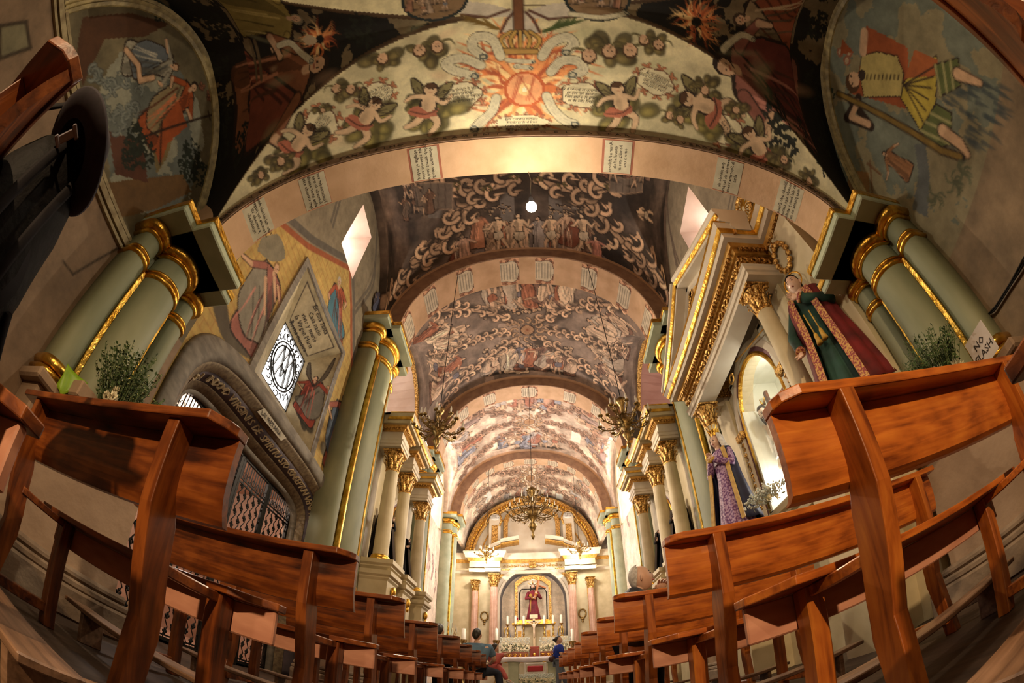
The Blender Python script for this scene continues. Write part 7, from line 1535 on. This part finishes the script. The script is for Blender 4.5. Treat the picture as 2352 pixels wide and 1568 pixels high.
g = G(); g.box(AX - .25, AX + .25, 11.9, 12.35, .56, .60); g.build('seat', M_WHITE, t); g = G(); g.box(AX - .20, AX + .20, 11.91, 11.99, .66, .83, None, .02); g.build('cushion', mat('red_cushion', (.50, .02, .03), None, .6), t)
flowers('flower_bank', 'low bed of white and yellow flowers at the foot of the altar', AX - .35, AX + .40, 10.75, 11.1, .30, .48, 60, rf, M_PET, M_LEAF, 500, box=(0, M_CREAM))
candlestick(AX - 2.06, 13.5, .18, 1.72, .36, 'thick yellow candle on a stand left of the altar, behind the seated man', None, M_DARKBRASS, .07, .065)
candlestick(AX - 1.1, 13.5, .18, 1.73, .38, 'white candle on a tall brass stand left of the altar table', None, M_DARKBRASS, .07, .045)
candlestick(AX + 1.1, 13.5, .18, 1.63, .39, 'white candle on a tall brass stand right of the altar table', None, M_DARKBRASS, .07, .045)
# ------------------------------------------------------------------ chandeliers
def chandelier(c, R, H, label, top, tiers, group='hanging brass chandeliers', m=M_DARKBRASS, cands=True):
    x, y, z = c; t = thing('chandelier', c, label, 'chandelier', None); r_ = random.Random(int(x * 100) + 7)
    g = G(); g.lathe([(0, -.50 * H), (.02 * H, -.47 * H), (.035 * H, -.42 * H), (.012 * H, -.38 * H), (.05 * H, -.30 * H), (.075 * H, -.24 * H), (.03 * H, -.18 * H), (.10 * H, -.08 * H), (.13 * H, .0), (.06 * H, .06 * H), (.03 * H, .14 * H), (.035 * H, .30 * H), (.07 * H, .36 * H), (.09 * H, .42 * H), (.03 * H, .47 * H), (0, .5 * H)], c, 16); g.build('stem', m, t)
    g = G(); g.tube([(x, y, z + .5 * H), (x + (top[0] - x) * .5, y + (top[1] - y) * .5, (z + .5 * H + top[2]) / 2), top], .007, 6); g.build('chain', M_IRON, t)
    for (n, rad, zz, off) in tiers:
        for i in range(n):
            a = 2 * PI * i / n + off; d = Vector((math.cos(a), math.sin(a), 0)); U = Vector((0, 0, 1)); C_ = Vector(c); rr_ = R * rad
            g = G(); pts = [C_ + d * .03 + U * (zz - .02) * H, C_ + d * rr_ * .35 + U * (zz - .13) * H, C_ + d * rr_ * .75 + U * (zz - .10) * H, C_ + d * rr_ + U * (zz + .02) * H]
            q = [Vector((*p_,)) for p_ in [(1 - t_) ** 3 * pts[0] + 3 * (1 - t_) ** 2 * t_ * pts[1] + 3 * (1 - t_) * t_ * t_ * pts[2] + t_ ** 3 * pts[3] for t_ in np.linspace(0, 1, 9)]]; g.tube(q, .012 * (R / .4) ** .5, 6)
            for k in range(3):
                f = q[3 + k * 2]; g.tube([f + d * .05 * math.cos(w) * R / .5 + U * (.05 * math.sin(w)) * R / .5 for w in np.linspace(k, 4.5 + k, 7)], [.009, .008, .007, .006, .005, .005, .004], 5)
            for k in range(5): e = r_.choice(q[2:]); v = Vector((r_.uniform(-1, 1), r_.uniform(-1, 1), r_.uniform(-1, 1))).normalized() * .05 * (R / .5); w = v.orthogonal().normalized() * .02; g.add([e, e + v * .5 + w, e + v, e + v * .5 - w], [(0, 1, 2, 3)])
            g.lathe([(.01, 0), (.035, .01), (.04, .03)], q[-1], 10); g.build('arm', m, t)
            g = G(); g.lathe([(.014, .02), (.014, .115), (.012, .12), (.008, .15), (.001, .17)], q[-1], 8); g.build('candle_bulb', M_WAX, t)
    return t
chandelier((.08, 9.9, 4.55), .60, 1.45, 'large brass chandelier with three tiers of candles on the nave axis', (.08, 9.9, 8.47), ((12, 1.0, -.02, 0), (8, .72, .14, .2), (6, .42, .30, .1)))
chandelier((-1.32, 5.40, 4.02), .37, .85, 'brass chandelier hanging on the left before the second arch', (-1.36, 5.47, 8.15), ((8, 1.0, 0, .2), (6, .62, .18, .5)))
chandelier((1.46, 5.40, 4.05), .40, .95, 'brass chandelier hanging on the right before the second arch', (1.40, 5.47, 8.15), ((8, 1.0, 0, .3), (6, .62, .18, .6)))
chandelier((-1.40, 14.0, 4.75), .38, .70, 'small gilt chandelier glowing in front of the left altar columns', (-1.4, 14.08, 8.12), ((6, 1.0, 0, .2), (4, .6, .16, .5)), m=M_BRASS)
chandelier((1.60, 14.0, 4.80), .38, .70, 'small gilt chandelier glowing in front of the right altar columns', (1.6, 14.08, 8.05), ((6, 1.0, 0, .2), (4, .6, .16, .5)), m=M_BRASS)
# wall candelabrum on the left
t = thing('candelabrum', (-2.0, 11.0, 0), 'branched candelabrum with white candles standing on the left beyond the pews', 'candelabrum'); g = G(); g.lathe([(.16, 0), (.14, .03), (.03, .08), (.02, .8), (.04, .9), (.02, 1.0), (.02, 1.62)], (-2.0, 11.0, 0), 12); g.build('stem', M_DARKBRASS, t)
for i in range(7):
    a = PI * i / 6; e = Vector((-2.0 - .22 * math.cos(a), 11.0, 1.62 + .16 * math.sin(a) + .03)); g = G(); g.tube([(-2.0, 11.0, 1.45), (-2.0 - .14 * math.cos(a), 11.0, 1.46), tuple(e)], .008, 6); g.build('arm', M_DARKBRASS, t); g = G(); g.lathe([(.012, 0), (.012, .11), (.001, .14)], e, 8); g.build('candle', M_WAX, t)
# bulb on its flex under the first arch
t = thing('light_bulb', (.08, 1.453, 3.2), 'bare glowing light bulb hanging from the first arch on a thin wire', 'lamp')
g = G(); g.tube([(.08, 1.495, 3.93), (.095, 1.48, 3.7), (.085, 1.46, 3.5), (.08, 1.453, 3.31)], .003, 5); g.build('flex', M_IRON, t)
g = G(); g.lathe([(.015, 3.32), (.018, 3.28), (.018, 3.24)], (.08, 1.453, 0), 12); g.build('socket', M_BLACK, t)
g = G(); g.ell((.08, 1.453, 3.18), (.038, .038, .05), 14); o = g.build('bulb_glass', emis('bulb_glow', (1, .9, .7), 60), t)
try: o.visible_shadow = True
except Exception: pass
# loudspeaker box on the right cornice
t = thing('loudspeaker', (2.05, 7.25, 4.75), 'dark box loudspeaker sitting on the right side altar cornice', 'loudspeaker'); g = G(); M_ = Matrix.Translation((2.12, 6.95, 4.96)) @ Matrix.Rotation(.5, 4, 'Z'); M_DB = mat('dark_brown_box', (.09, .06, .045), (.05, .035, .03), .6); g.box(-.16, .16, -.22, .22, -.12, .20, M_, .01); g.build('cabinet', M_DB, t); g = G(); g.box(-.168, -.16, -.18, .18, -.08, .16, M_); g.build('grille', M_BLACK, t)
# ------------------------------------------------------------------ plants, paper, sign
def herbs(label, c, rx, ry, H, n, seed, leaf, tips=0):
    t = thing('potted_herbs', c, label, 'plant'); r = random.Random(seed); g = G(); gl = G(); gf = G(); C_ = Vector(c)
    for k in range(n):
        a = r.uniform(0, 2 * PI); q = r.random() ** .5; p = C_ + Vector((rx * .4 * q * math.cos(a), ry * .4 * q * math.sin(a), 0)); e = C_ + Vector((rx * q * math.cos(a), ry * q * math.sin(a), H * (1.05 - .45 * q) * r.uniform(.7, 1.1))); m_ = (p + e) / 2 + Vector((0, 0, H * .12)); pts = [(1 - s) ** 2 * p + 2 * (1 - s) * s * m_ + s * s * e for s in np.linspace(0, 1, 7)]
        g.tube(pts, .0022, 4, False)
        for s in np.linspace(.2, 1, 13):
            b = (1 - s) ** 2 * p + 2 * (1 - s) * s * m_ + s * s * e; d = Vector((r.uniform(-1, 1), r.uniform(-1, 1), r.uniform(-.2, .9))).normalized(); w = d.orthogonal().normalized(); L = leaf * r.uniform(.7, 1.3)
            gl.add([b, b + d * L * .5 + w * L * .3, b + d * L, b + d * L * .5 - w * L * .3], [(0, 1, 2, 3)])
            if tips and r.random() < .3: gf.ell(b + d * L * .5, .0045, 4)
    g.build('stems', mat('stem_green', (.09, .13, .04), None, .7), t)['kind'] = 'stuff'; gl.build('leaves', mat('herb_leaves', (.075, .13, .035), (.02, .045, .012), .6, scale=15), t)['kind'] = 'stuff'
    if tips: gf.build('seed_heads', mat('pale_seeds', (.42, .42, .22), (.25, .27, .12), .7), t)['kind'] = 'stuff'
    return t
def mums(t, c, R, n, seed):
    r = random.Random(seed)
    for k in range(n):
        p = Vector(c) + Vector((r.uniform(-R, R) * .6, r.uniform(-R, R), r.uniform(-R * .5, R * .8))); g = G()
        for j in range(40):
            a, b = r.uniform(0, 2 * PI), r.uniform(-.2, 1.4); d = Vector((math.cos(a) * math.cos(b), math.sin(a) * math.cos(b), math.sin(b))); w = d.orthogonal().normalized(); L = .042 * r.uniform(.8, 1.1); g.add([p + d * .01, p + d * L * .6 + w * .011, p + d * L + Vector((0, 0, .008)), p + d * L * .6 - w * .011], [(0, 1, 2, 3)])
        g.ell(p, .022, 6); g.build('white_flower', mat('cream_petals', (.74, .68, .48), (.5, .44, .28), .7, scale=20), t)
t = herbs('bushy green herbs with seed heads and white flowers at the left column', (-2.20, 1.30, 1.15), .20, .30, .55, 130, 3, .026, 1)
g = G(); g.box(-2.44, -2.24, 1.02, 1.30, 1.14, 1.24, None, .01); g.build('stone_planter', M_STONE, t); mums(t, (-2.12, 1.24, 1.24), .09, 9, 4)
t = herbs('dark green shrub with white flowers at the right column', (2.34, 1.34, 1.15), .19, .32, .52, 150, 5, .030)
mums(t, (2.22, 1.16, 1.24), .08, 8, 6)
g = G(); a_ = at(128, 885, x=-2.42); b_ = at(155, 835, x=-2.42); c_ = at(200, 880, x=-2.30); d_ = at(140, 912, x=-2.36)
vs = [];
rows = [[a_.lerp(d_, v).lerp(b_.lerp(c_, v), u) + Vector((.02 * math.sin(3 * u + 4 * v), 0, 0)) for u in np.linspace(0, 1, 8)] for v in np.linspace(0, 1, 8)]
g.sweep(rows, False, False, True); o = g.build('green_paper', mat('lime_paper', (.26, .44, .02), (.16, .30, .01), .5, scale=12)); o.modifiers.new('s', 'SOLIDIFY').thickness = .002; tag(o, 'crumpled lime green paper tucked behind the herbs on the left pedestal', 'paper')
pc = Vector((2.46, .985, 1.235)); rt_ = (at(2275, 815, x=2.46) - at(2222, 838, x=2.46)); rt_.x = 0; rt_.normalize(); up_ = Vector((0, -rt_.z, rt_.y)); up_ = up_ if up_.z > 0 else -up_
rt_ = Vector((0, -1, 0)); up_ = Vector((0, 0, 1)); nn = Vector((-1, 0, 0)); M_ = Matrix(((rt_.x, up_.x, nn.x, pc.x), (rt_.y, up_.y, nn.y, pc.y), (rt_.z, up_.z, nn.z, pc.z), (0, 0, 0, 1)))
t = thing('sign', tuple(pc), 'small white NO FLASH sign leaning at the right column', 'sign'); g = G(); g.box(-.10, .10, -.10, .11, -.004, .0, M_, .001); g.build('board', mat('dull_white_card', (.60, .55, .52), (.5, .45, .42), .6), t)
text_mesh('lettering', "NO\nFLASH", pc + nn * .003, rt_, up_, .062, M_INK, t, .0005)
# cable bundle on the right wall
r = random.Random(9)
t = thing('cable_bundle', tuple(at(2280, 720, x=2.86)), 'dark bundle of loose cables stapled across the right wall near the column', 'cable')
for k in range(5):
    g = G(); q = [at(2352, 590 + 6 * k, x=2.87), at(2320, 650 + 3 * k, x=2.87), at(2285, 705 + 3 * k, x=2.87), at(2250, 742 - 2 * k, x=2.87), at(2262 + 5 * k, 770, x=2.87), at(2300 + 3 * k, 800 - 4 * k, x=2.87)]; g.tube([p + Vector((-.008 * k % .02, r.uniform(-.004, .004), 0)) for p in q], .006, 6); g.build('cable', M_IRON if k < 3 else mat('grey_cable', (.24, .2, .16), None, .6), t)
flowers('flower_pot', 'rough white flowers on the low ledge seen under the right foreground pew back', 2.15, 2.42, 1.98, 2.25, 1.02, 1.20, 26, r, mat('cream_petals', (.74, .68, .48)), M_LEAF, 0, r=.045, cat='flowers')
flowers('dried_spray', 'pale dried flower spray on the side altar ledge over the second right pew', 2.02, 2.22, 3.15, 3.6, 1.62, 1.72, 4, r, M_PET, mat('dry_olive', (.22, .20, .10), None, .8), 420, cat='flowers')
# ------------------------------------------------------------------ hat and backpack on the left pew
t = thing('backpack', (-1.18, .03, .54), 'black backpack with a grey clip buckle standing on the left edge pew', 'backpack'); g = G(); rings = []
for z, rx, ry, cy in ((.54, .22, .12, .06), (.58, .25, .155, .06), (.75, .26, .165, .05), (.92, .25, .15, .04), (1.03, .22, .12, .03), (1.09, .15, .08, .02), (1.11, .06, .03, .02)):
    rings.append([(-1.19 + rx * math.copysign(abs(math.cos(a)) ** .7, math.cos(a)), cy + ry * math.copysign(abs(math.sin(a)) ** .7, math.sin(a)), z) for a in np.linspace(0, 2 * PI, 28, endpoint=False)])
g.sweep(rings, True, True, True); g.build('body', mat('black_nylon', (.006, .005, .006), (.002, .002, .002), .7, scale=30, bump=.3, spec=.15), t)
g = G(); g.sweep([[(-.945 - .04 * k_, .06 + .10 * math.cos(a), .72 + .12 * math.sin(a)) for a in np.linspace(0, 2 * PI, 20, endpoint=False)] for k_ in (2, 0)], True, True, True); g.build('side_pocket', M_BLACK, t)
for dy in (.0, .10):
    g = G(); g.tube([(-.93, dy, .60), (-.915, dy - .01, .78), (-.93, dy - .02, .96), (-1.0, dy - .02, 1.07)], .014, 6, squash=.3); g.build('strap', M_BLACK, t)
bk = Vector(ray(155, 312)) * 1.10 + Vector((0, 0, CAMZ)); vd = Vector(ray(155, 312)); M_ = Matrix.Translation(bk) @ vd.to_track_quat('X', 'Z').to_matrix().to_4x4() @ Matrix.Rotation(.15, 4, 'X'); g = G(); g.box(-.004, .004, -.011, .011, -.028, .024, M_, .003); g.box(-.006, .006, -.019, .019, .016, .028, M_, .003); g.box(-.006, .006, -.016, .016, -.034, -.022, M_, .003); g.build('clip_buckle', mat('grey_plastic', (.22, .21, .25), None, .25), t)
g = G(); g.tube([(-.98, .18, .70), (-1.02, .225, .62), (-1.06, .24, .56), (-1.08, .245, .50)], .014, 6); g.build('dangling_strap', M_BLACK, t)
g = G(); g.tube([(-1.15, .0, 1.10), (-1.10, -.05, 1.18), (-1.05, -.12, 1.12), (-1.02, -.16, .98)], .016, 6, squash=.4); g.build('shoulder_strap', M_BLACK, t)
t = thing('hat', (-.98, .06, 1.1), 'dark purple-black felt hat with a wide brim resting on the backpack', 'hat')
vd = Vector(ray(158, 352)); hc = vd * 1.16 + Vector((0, 0, CAMZ)); rd = (Vector(ray(300, 325)) - Vector(ray(158, 352))); rd = (rd - vd * rd.dot(vd)).normalized(); ax = (vd * .50 + rd * .86).normalized(); q_ = ax.to_track_quat('Z', 'Y').to_matrix().to_4x4(); M_ = Matrix.Translation(hc) @ q_
M_FELT = mat('purple_black_felt', (.018, .012, .020), (.009, .006, .011), .85, scale=30)
g = G(); g.lathe([(.088, .0), (.11, -.003), (.140, .0), (.163, .012), (.166, .018), (.145, .008), (.11, .004), (.088, .006)], (0, 0, 0), 40, M_, sq=.92); g.build('brim', M_FELT, t)
g = G(); g.lathe([(.090, .0), (.088, .05), (.082, .080), (.066, .098), (.03, .10), (.0, .092)], (0, 0, 0), 36, M_, sq=.92); g.build('crown', M_FELT, t); g = G(); g.lathe([(.093, .006), (.092, .030), (.088, .030)], (0, 0, 0), 36, M_, sq=.92); g.build('ribbon', M_BLACK, t)
# ------------------------------------------------------------------ people
def join_into(base, others):
    mats = list(base.data.materials); V = [tuple(v.co) for v in base.data.vertices]; F = [tuple(p.vertices) for p in base.data.polygons]; L = wloc(base)
    for o in others:
        d = wloc(o) - L; n = len(V); V += [tuple(v.co + d) for v in o.data.vertices]; F += [tuple(i + n for i in p.vertices) for p in o.data.polygons]
        for ch in list(o.children): ch.parent = base
        bpy.data.objects.remove(o)
    me = bpy.data.meshes.new(base.name); me.from_pydata(V, [], F); me.update(); me.polygons.foreach_set('use_smooth', [True] * len(F))
    for m_ in mats: me.materials.append(m_)
    base.data = me
def person(label, joints, f_head, shirt, pants, hair, style, skin=M_SKIN, scale=1.0, long_sleeve=False, head_h=.23, shoe=None, extra=None, hands=True):
    J = {k: Vector(v) for k, v in joints.items()}; t = thing('person', tuple(J['pel'].xy) + (0,), label, 'person'); s = scale
    R_ = dict(pel=(.13, .11), wst=(.12, .10), ch=(.15, .11), nk=(.055, .055), hb=(.06, .06), ls=(.065, .065), rs=(.065, .065), le=(.042, .042), re=(.042, .042), lw=(.028, .026), rw=(.028, .026), lh=(.085, .085), rh=(.085, .085), lk=(.058, .058), rk=(.058, .058), la=(.038, .038), ra=(.038, .038), lt=(.038, .03), rt=(.038, .03))
    nodes = {k: (J[k], tuple(v * s for v in R_[k])) for k in J if k in R_}; R2 = dict(R_, nk=(.080, .075))
    E_ = [(a, b) for a, b in (('pel', 'wst'), ('wst', 'ch'), ('ch', 'nk'), ('nk', 'hb'), ('ch', 'ls'), ('ls', 'le'), ('le', 'lw'), ('ch', 'rs'), ('rs', 're'), ('re', 'rw'), ('pel', 'lh'), ('lh', 'lk'), ('lk', 'la'), ('la', 'lt'), ('pel', 'rh'), ('rh', 'rk'), ('rk', 'ra'), ('ra', 'rt')) if a in nodes and b in nodes]
    body = skinmesh('body', nodes, E_, 'pel', skin, t)
    hd = head(t, J['hd'], f_head, head_h * s, skin, hair, style); parts = [hd]
    if hands:
        for a, b in (('lw', 'le'), ('rw', 're')): 
            d = (J[a] - J[b]).normalized(); parts.append(hand(t, J[a] - d * .01, d, (0, 0, -1) if abs(d.z) < .8 else (0, -1, 0), .18 * s, skin, .5))
    join_into(body, parts)
    def cloth(nm, keys, grow, m_, ends={}):
        nd = {}; R_ = dict(R2)
        for k in keys:
            if k in ends: nd[k] = (ends[k], tuple(v * s + grow for v in R_[k]))
            elif k in nodes: q_ = grow * (1.9 if k in ('ch', 'wst') else 1.0); nd[k] = (nodes[k][0], tuple(v + q_ for v in nodes[k][1]))
        ed = [(a, b) for a, b in E_ if a in nd and b in nd]; return skinmesh(nm, nd, ed, 'pel' if 'pel' in nd else keys[0], m_, t)
    le = J['le'] if long_sleeve else J['ls'].lerp(J['le'], .78); re = J['re'] if long_sleeve else J['rs'].lerp(J['re'], .78)
    ks = ['pel', 'wst', 'ch', 'nk', 'ls', 'rs', 'le', 're'] + (['lw', 'rw'] if long_sleeve else []); e = {'le': le, 're': re, 'nk': J['ch'].lerp(J['nk'], .72)}
    if long_sleeve: e['lw'] = J['le'].lerp(J['lw'], .93); e['rw'] = J['re'].lerp(J['rw'], .93)
    cloth('shirt', ks, .026 if not long_sleeve else .032, shirt, e)
    if 'lk' in J: cloth('trousers', ['pel', 'lh', 'rh', 'lk', 'rk', 'la', 'ra'], .020, pants)
    if 'lt' in J:
        for a, b in (('la', 'lt'), ('ra', 'rt')): g = G(); d = (J[b] - J[a]); g.tube([J[a] + Vector((0, 0, -.02)), J[a] + d * .5 + Vector((0, 0, -.03)), J[b] + d * .35 + Vector((0, 0, -.02))], [.05 * s, .048 * s, .035 * s], 10); g.ell(J[b] + d * .35 + Vector((0, 0, -.02)), .035 * s, 8); g.build('shoe', shoe or M_BLACK, t)
    return t, J
M_DENIM = mat('blue_chambray', (.13, .24, .36), (.09, .17, .27), .8, scale=8); M_JEAN = mat('dark_jeans', (.02, .03, .06), (.01, .015, .03), .8); M_SHOEW = mat('white_canvas', (.7, .66, .62), None, .6)
# seated man in blue shirt at the aisle end of the eighth left pew
bx, by = -.92, 7.80
t, J = person('man in a blue chambray shirt seated at the left aisle end holding a child', dict(pel=(bx, by, .60), wst=(bx + .01, by - .02, .74), ch=(bx + .02, by - .04, .95), nk=(bx + .02, by - .02, 1.09), hb=(bx + .01, by + .0, 1.18), hd=(bx + .01, by, 1.26), ls=(bx - .18, by - .02, 1.02), rs=(bx + .22, by - .02, 1.02), le=(bx - .24, by + .12, .80), re=(bx + .30, by + .06, .80), lw=(bx - .05, by + .30, .72), rw=(bx + .20, by + .28, .72), lh=(bx - .09, by + .05, .58), rh=(bx + .12, by + .04, .58), lk=(bx - .05, by + .40, .56), rk=(bx + .36, by + .22, .56), la=(bx - .02, by + .42, .12), ra=(bx + .40, by + .18, .12), lt=(bx - .01, by + .54, .06), rt=(bx + .48, by + .20, .06)), (.15, 1, -.1), M_DENIM, M_JEAN, M_HAIR, 'short')
cx, cy = bx + .28, by + .34
t, J = person('small child in coral clothes and white shoes on the seated man\'s lap', dict(pel=(cx, cy, .70), wst=(cx, cy + .02, .78), ch=(cx + .01, cy + .03, .88), nk=(cx + .01, cy + .03, .95), hb=(cx + .01, cy + .03, .98), hd=(cx + .01, cy + .04, 1.05), ls=(cx - .08, cy + .03, .91), rs=(cx + .10, cy + .03, .91), le=(cx - .12, cy + .08, .83), re=(cx + .20, cy + .02, .93), lw=(cx - .10, cy + .14, .80), rw=(cx + .30, cy, .97), lh=(cx - .04, cy, .68), rh=(cx + .05, cy - .02, .68), lk=(cx + .02, cy - .04, .62), rk=(cx + .14, cy - .06, .60), la=(cx + .07, cy - .06, .45), ra=(cx + .22, cy - .10, .42), lt=(cx + .12, cy - .05, .41), rt=(cx + .30, cy - .12, .39)), (.6, .8, 0), mat('coral_cloth', (.62, .16, .14), (.5, .1, .1), .7), mat('coral_cloth', (.62, .16, .14)), M_HAIR, 'short', scale=.55, head_h=.30, shoe=M_SHOEW)
# standing woman in blue
wx, wy = .66, 11.5
t, J = person('woman in a royal blue T-shirt and grey jeans standing in the aisle, arms folded', dict(pel=(wx, wy, .92), wst=(wx, wy, 1.05), ch=(wx + .01, wy - .01, 1.24), nk=(wx + .0, wy, 1.37), hb=(wx, wy + .01, 1.42), hd=(wx + .01, wy, 1.50), ls=(wx + .01, wy - .17, 1.30), rs=(wx + .0, wy + .17, 1.30), le=(wx + .05, wy - .22, 1.08), re=(wx + .05, wy + .22, 1.08), lw=(wx + .20, wy - .08, 1.07), rw=(wx + .20, wy + .06, 1.10), lh=(wx, wy - .09, .88), rh=(wx, wy + .09, .88), lk=(wx - .01, wy - .09, .48), rk=(wx + .12, wy + .10, .50), la=(wx - .04, wy - .09, .08), ra=(wx + .20, wy + .10, .10), lt=(wx + .08, wy - .10, .04), rt=(wx + .32, wy + .11, .04)), (1, .1, .15), mat('royal_blue_cotton', (.012, .045, .42), (.006, .025, .25), .8), mat('grey_jeans', (.16, .19, .25), (.1, .12, .17), .8), M_HAIR, 'bun', scale=.95)
g = G(); g.ell((wx - .17, wy - .10, .98), (.09, .06, .09), 12); g.tube([(wx - .17, wy - .1, 1.05), (wx - .05, wy - .16, 1.32), (wx + .06, wy, 1.38)], .008, 6); g.build('shoulder_bag', mat('maroon_leather', (.06, .015, .015), None, .5), t)
# old man behind the third right pew
ox, oy = .90, 3.68
OM = dict(pel=(ox - .02, oy + .06, .60), wst=(ox - .02, oy + .05, .70), ch=(ox - .04, oy + .04, .88), nk=(ox - .01, oy + .02, 1.02), hb=(ox + .02, oy + .01, 1.07), hd=(ox + .03, oy, 1.13), ls=(ox - .10, oy - .14, .95), rs=(ox + .02, oy + .20, .95), le=(ox - .02, oy - .22, .72), re=(ox + .16, oy + .22, .76), lw=(ox + .20, oy - .10, .72), rw=(ox + .20, oy + .05, 1.0), lh=(ox - .05, oy + .10, .58), rh=(ox + .12, oy + .12, .58), lk=(ox + .0, oy + .48, .54), rk=(ox + .22, oy + .46, .54), la=(ox, oy + .50, .10), ra=(ox + .22, oy + .50, .10), lt=(ox, oy + .60, .05), rt=(ox + .22, oy + .60, .05))
OM = {k: ((v[0], v[1], v[2] + (.11 if k in ('wst', 'ch', 'nk', 'hb', 'hd', 'ls', 'rs', 'le', 're', 'lw', 'rw') else 0))) for k, v in OM.items()}
t, J = person('grey-haired old man in a dark jacket seated on the right, looking up to the side', OM, (1, -.12, .30), mat('dark_quilted_jacket', (.03, .03, .042), (.015, .015, .022), .6, scale=30, bump=.5), M_BLACK, M_GHAIR, 'bald', long_sleeve=True)
# person in green
px_, py_ = -1.36, 6.78
t, J = person('dark-haired person in a green top seated among the left pews', dict(pel=(px_, py_, .60), wst=(px_, py_, .72), ch=(px_, py_ - .02, .92), nk=(px_, py_, 1.05), hb=(px_, py_, 1.10), hd=(px_, py_, 1.18), ls=(px_ - .18, py_, .99), rs=(px_ + .18, py_, .99), le=(px_ - .24, py_ + .12, .78), re=(px_ + .24, py_ + .12, .78), lw=(px_ - .1, py_ + .28, .70), rw=(px_ + .1, py_ + .28, .70), lh=(px_ - .09, py_ + .05, .58), rh=(px_ + .09, py_ + .05, .58), lk=(px_ - .1, py_ + .42, .56), rk=(px_ + .1, py_ + .42, .56), la=(px_ - .1, py_ + .44, .1), ra=(px_ + .1, py_ + .44, .1), lt=(px_ - .1, py_ + .54, .05), rt=(px_ + .1, py_ + .54, .05)), (.1, 1, 0), mat('green_cotton', (.02, .10, .02), (.01, .06, .01), .8), M_BLACK, M_HAIR, 'short')
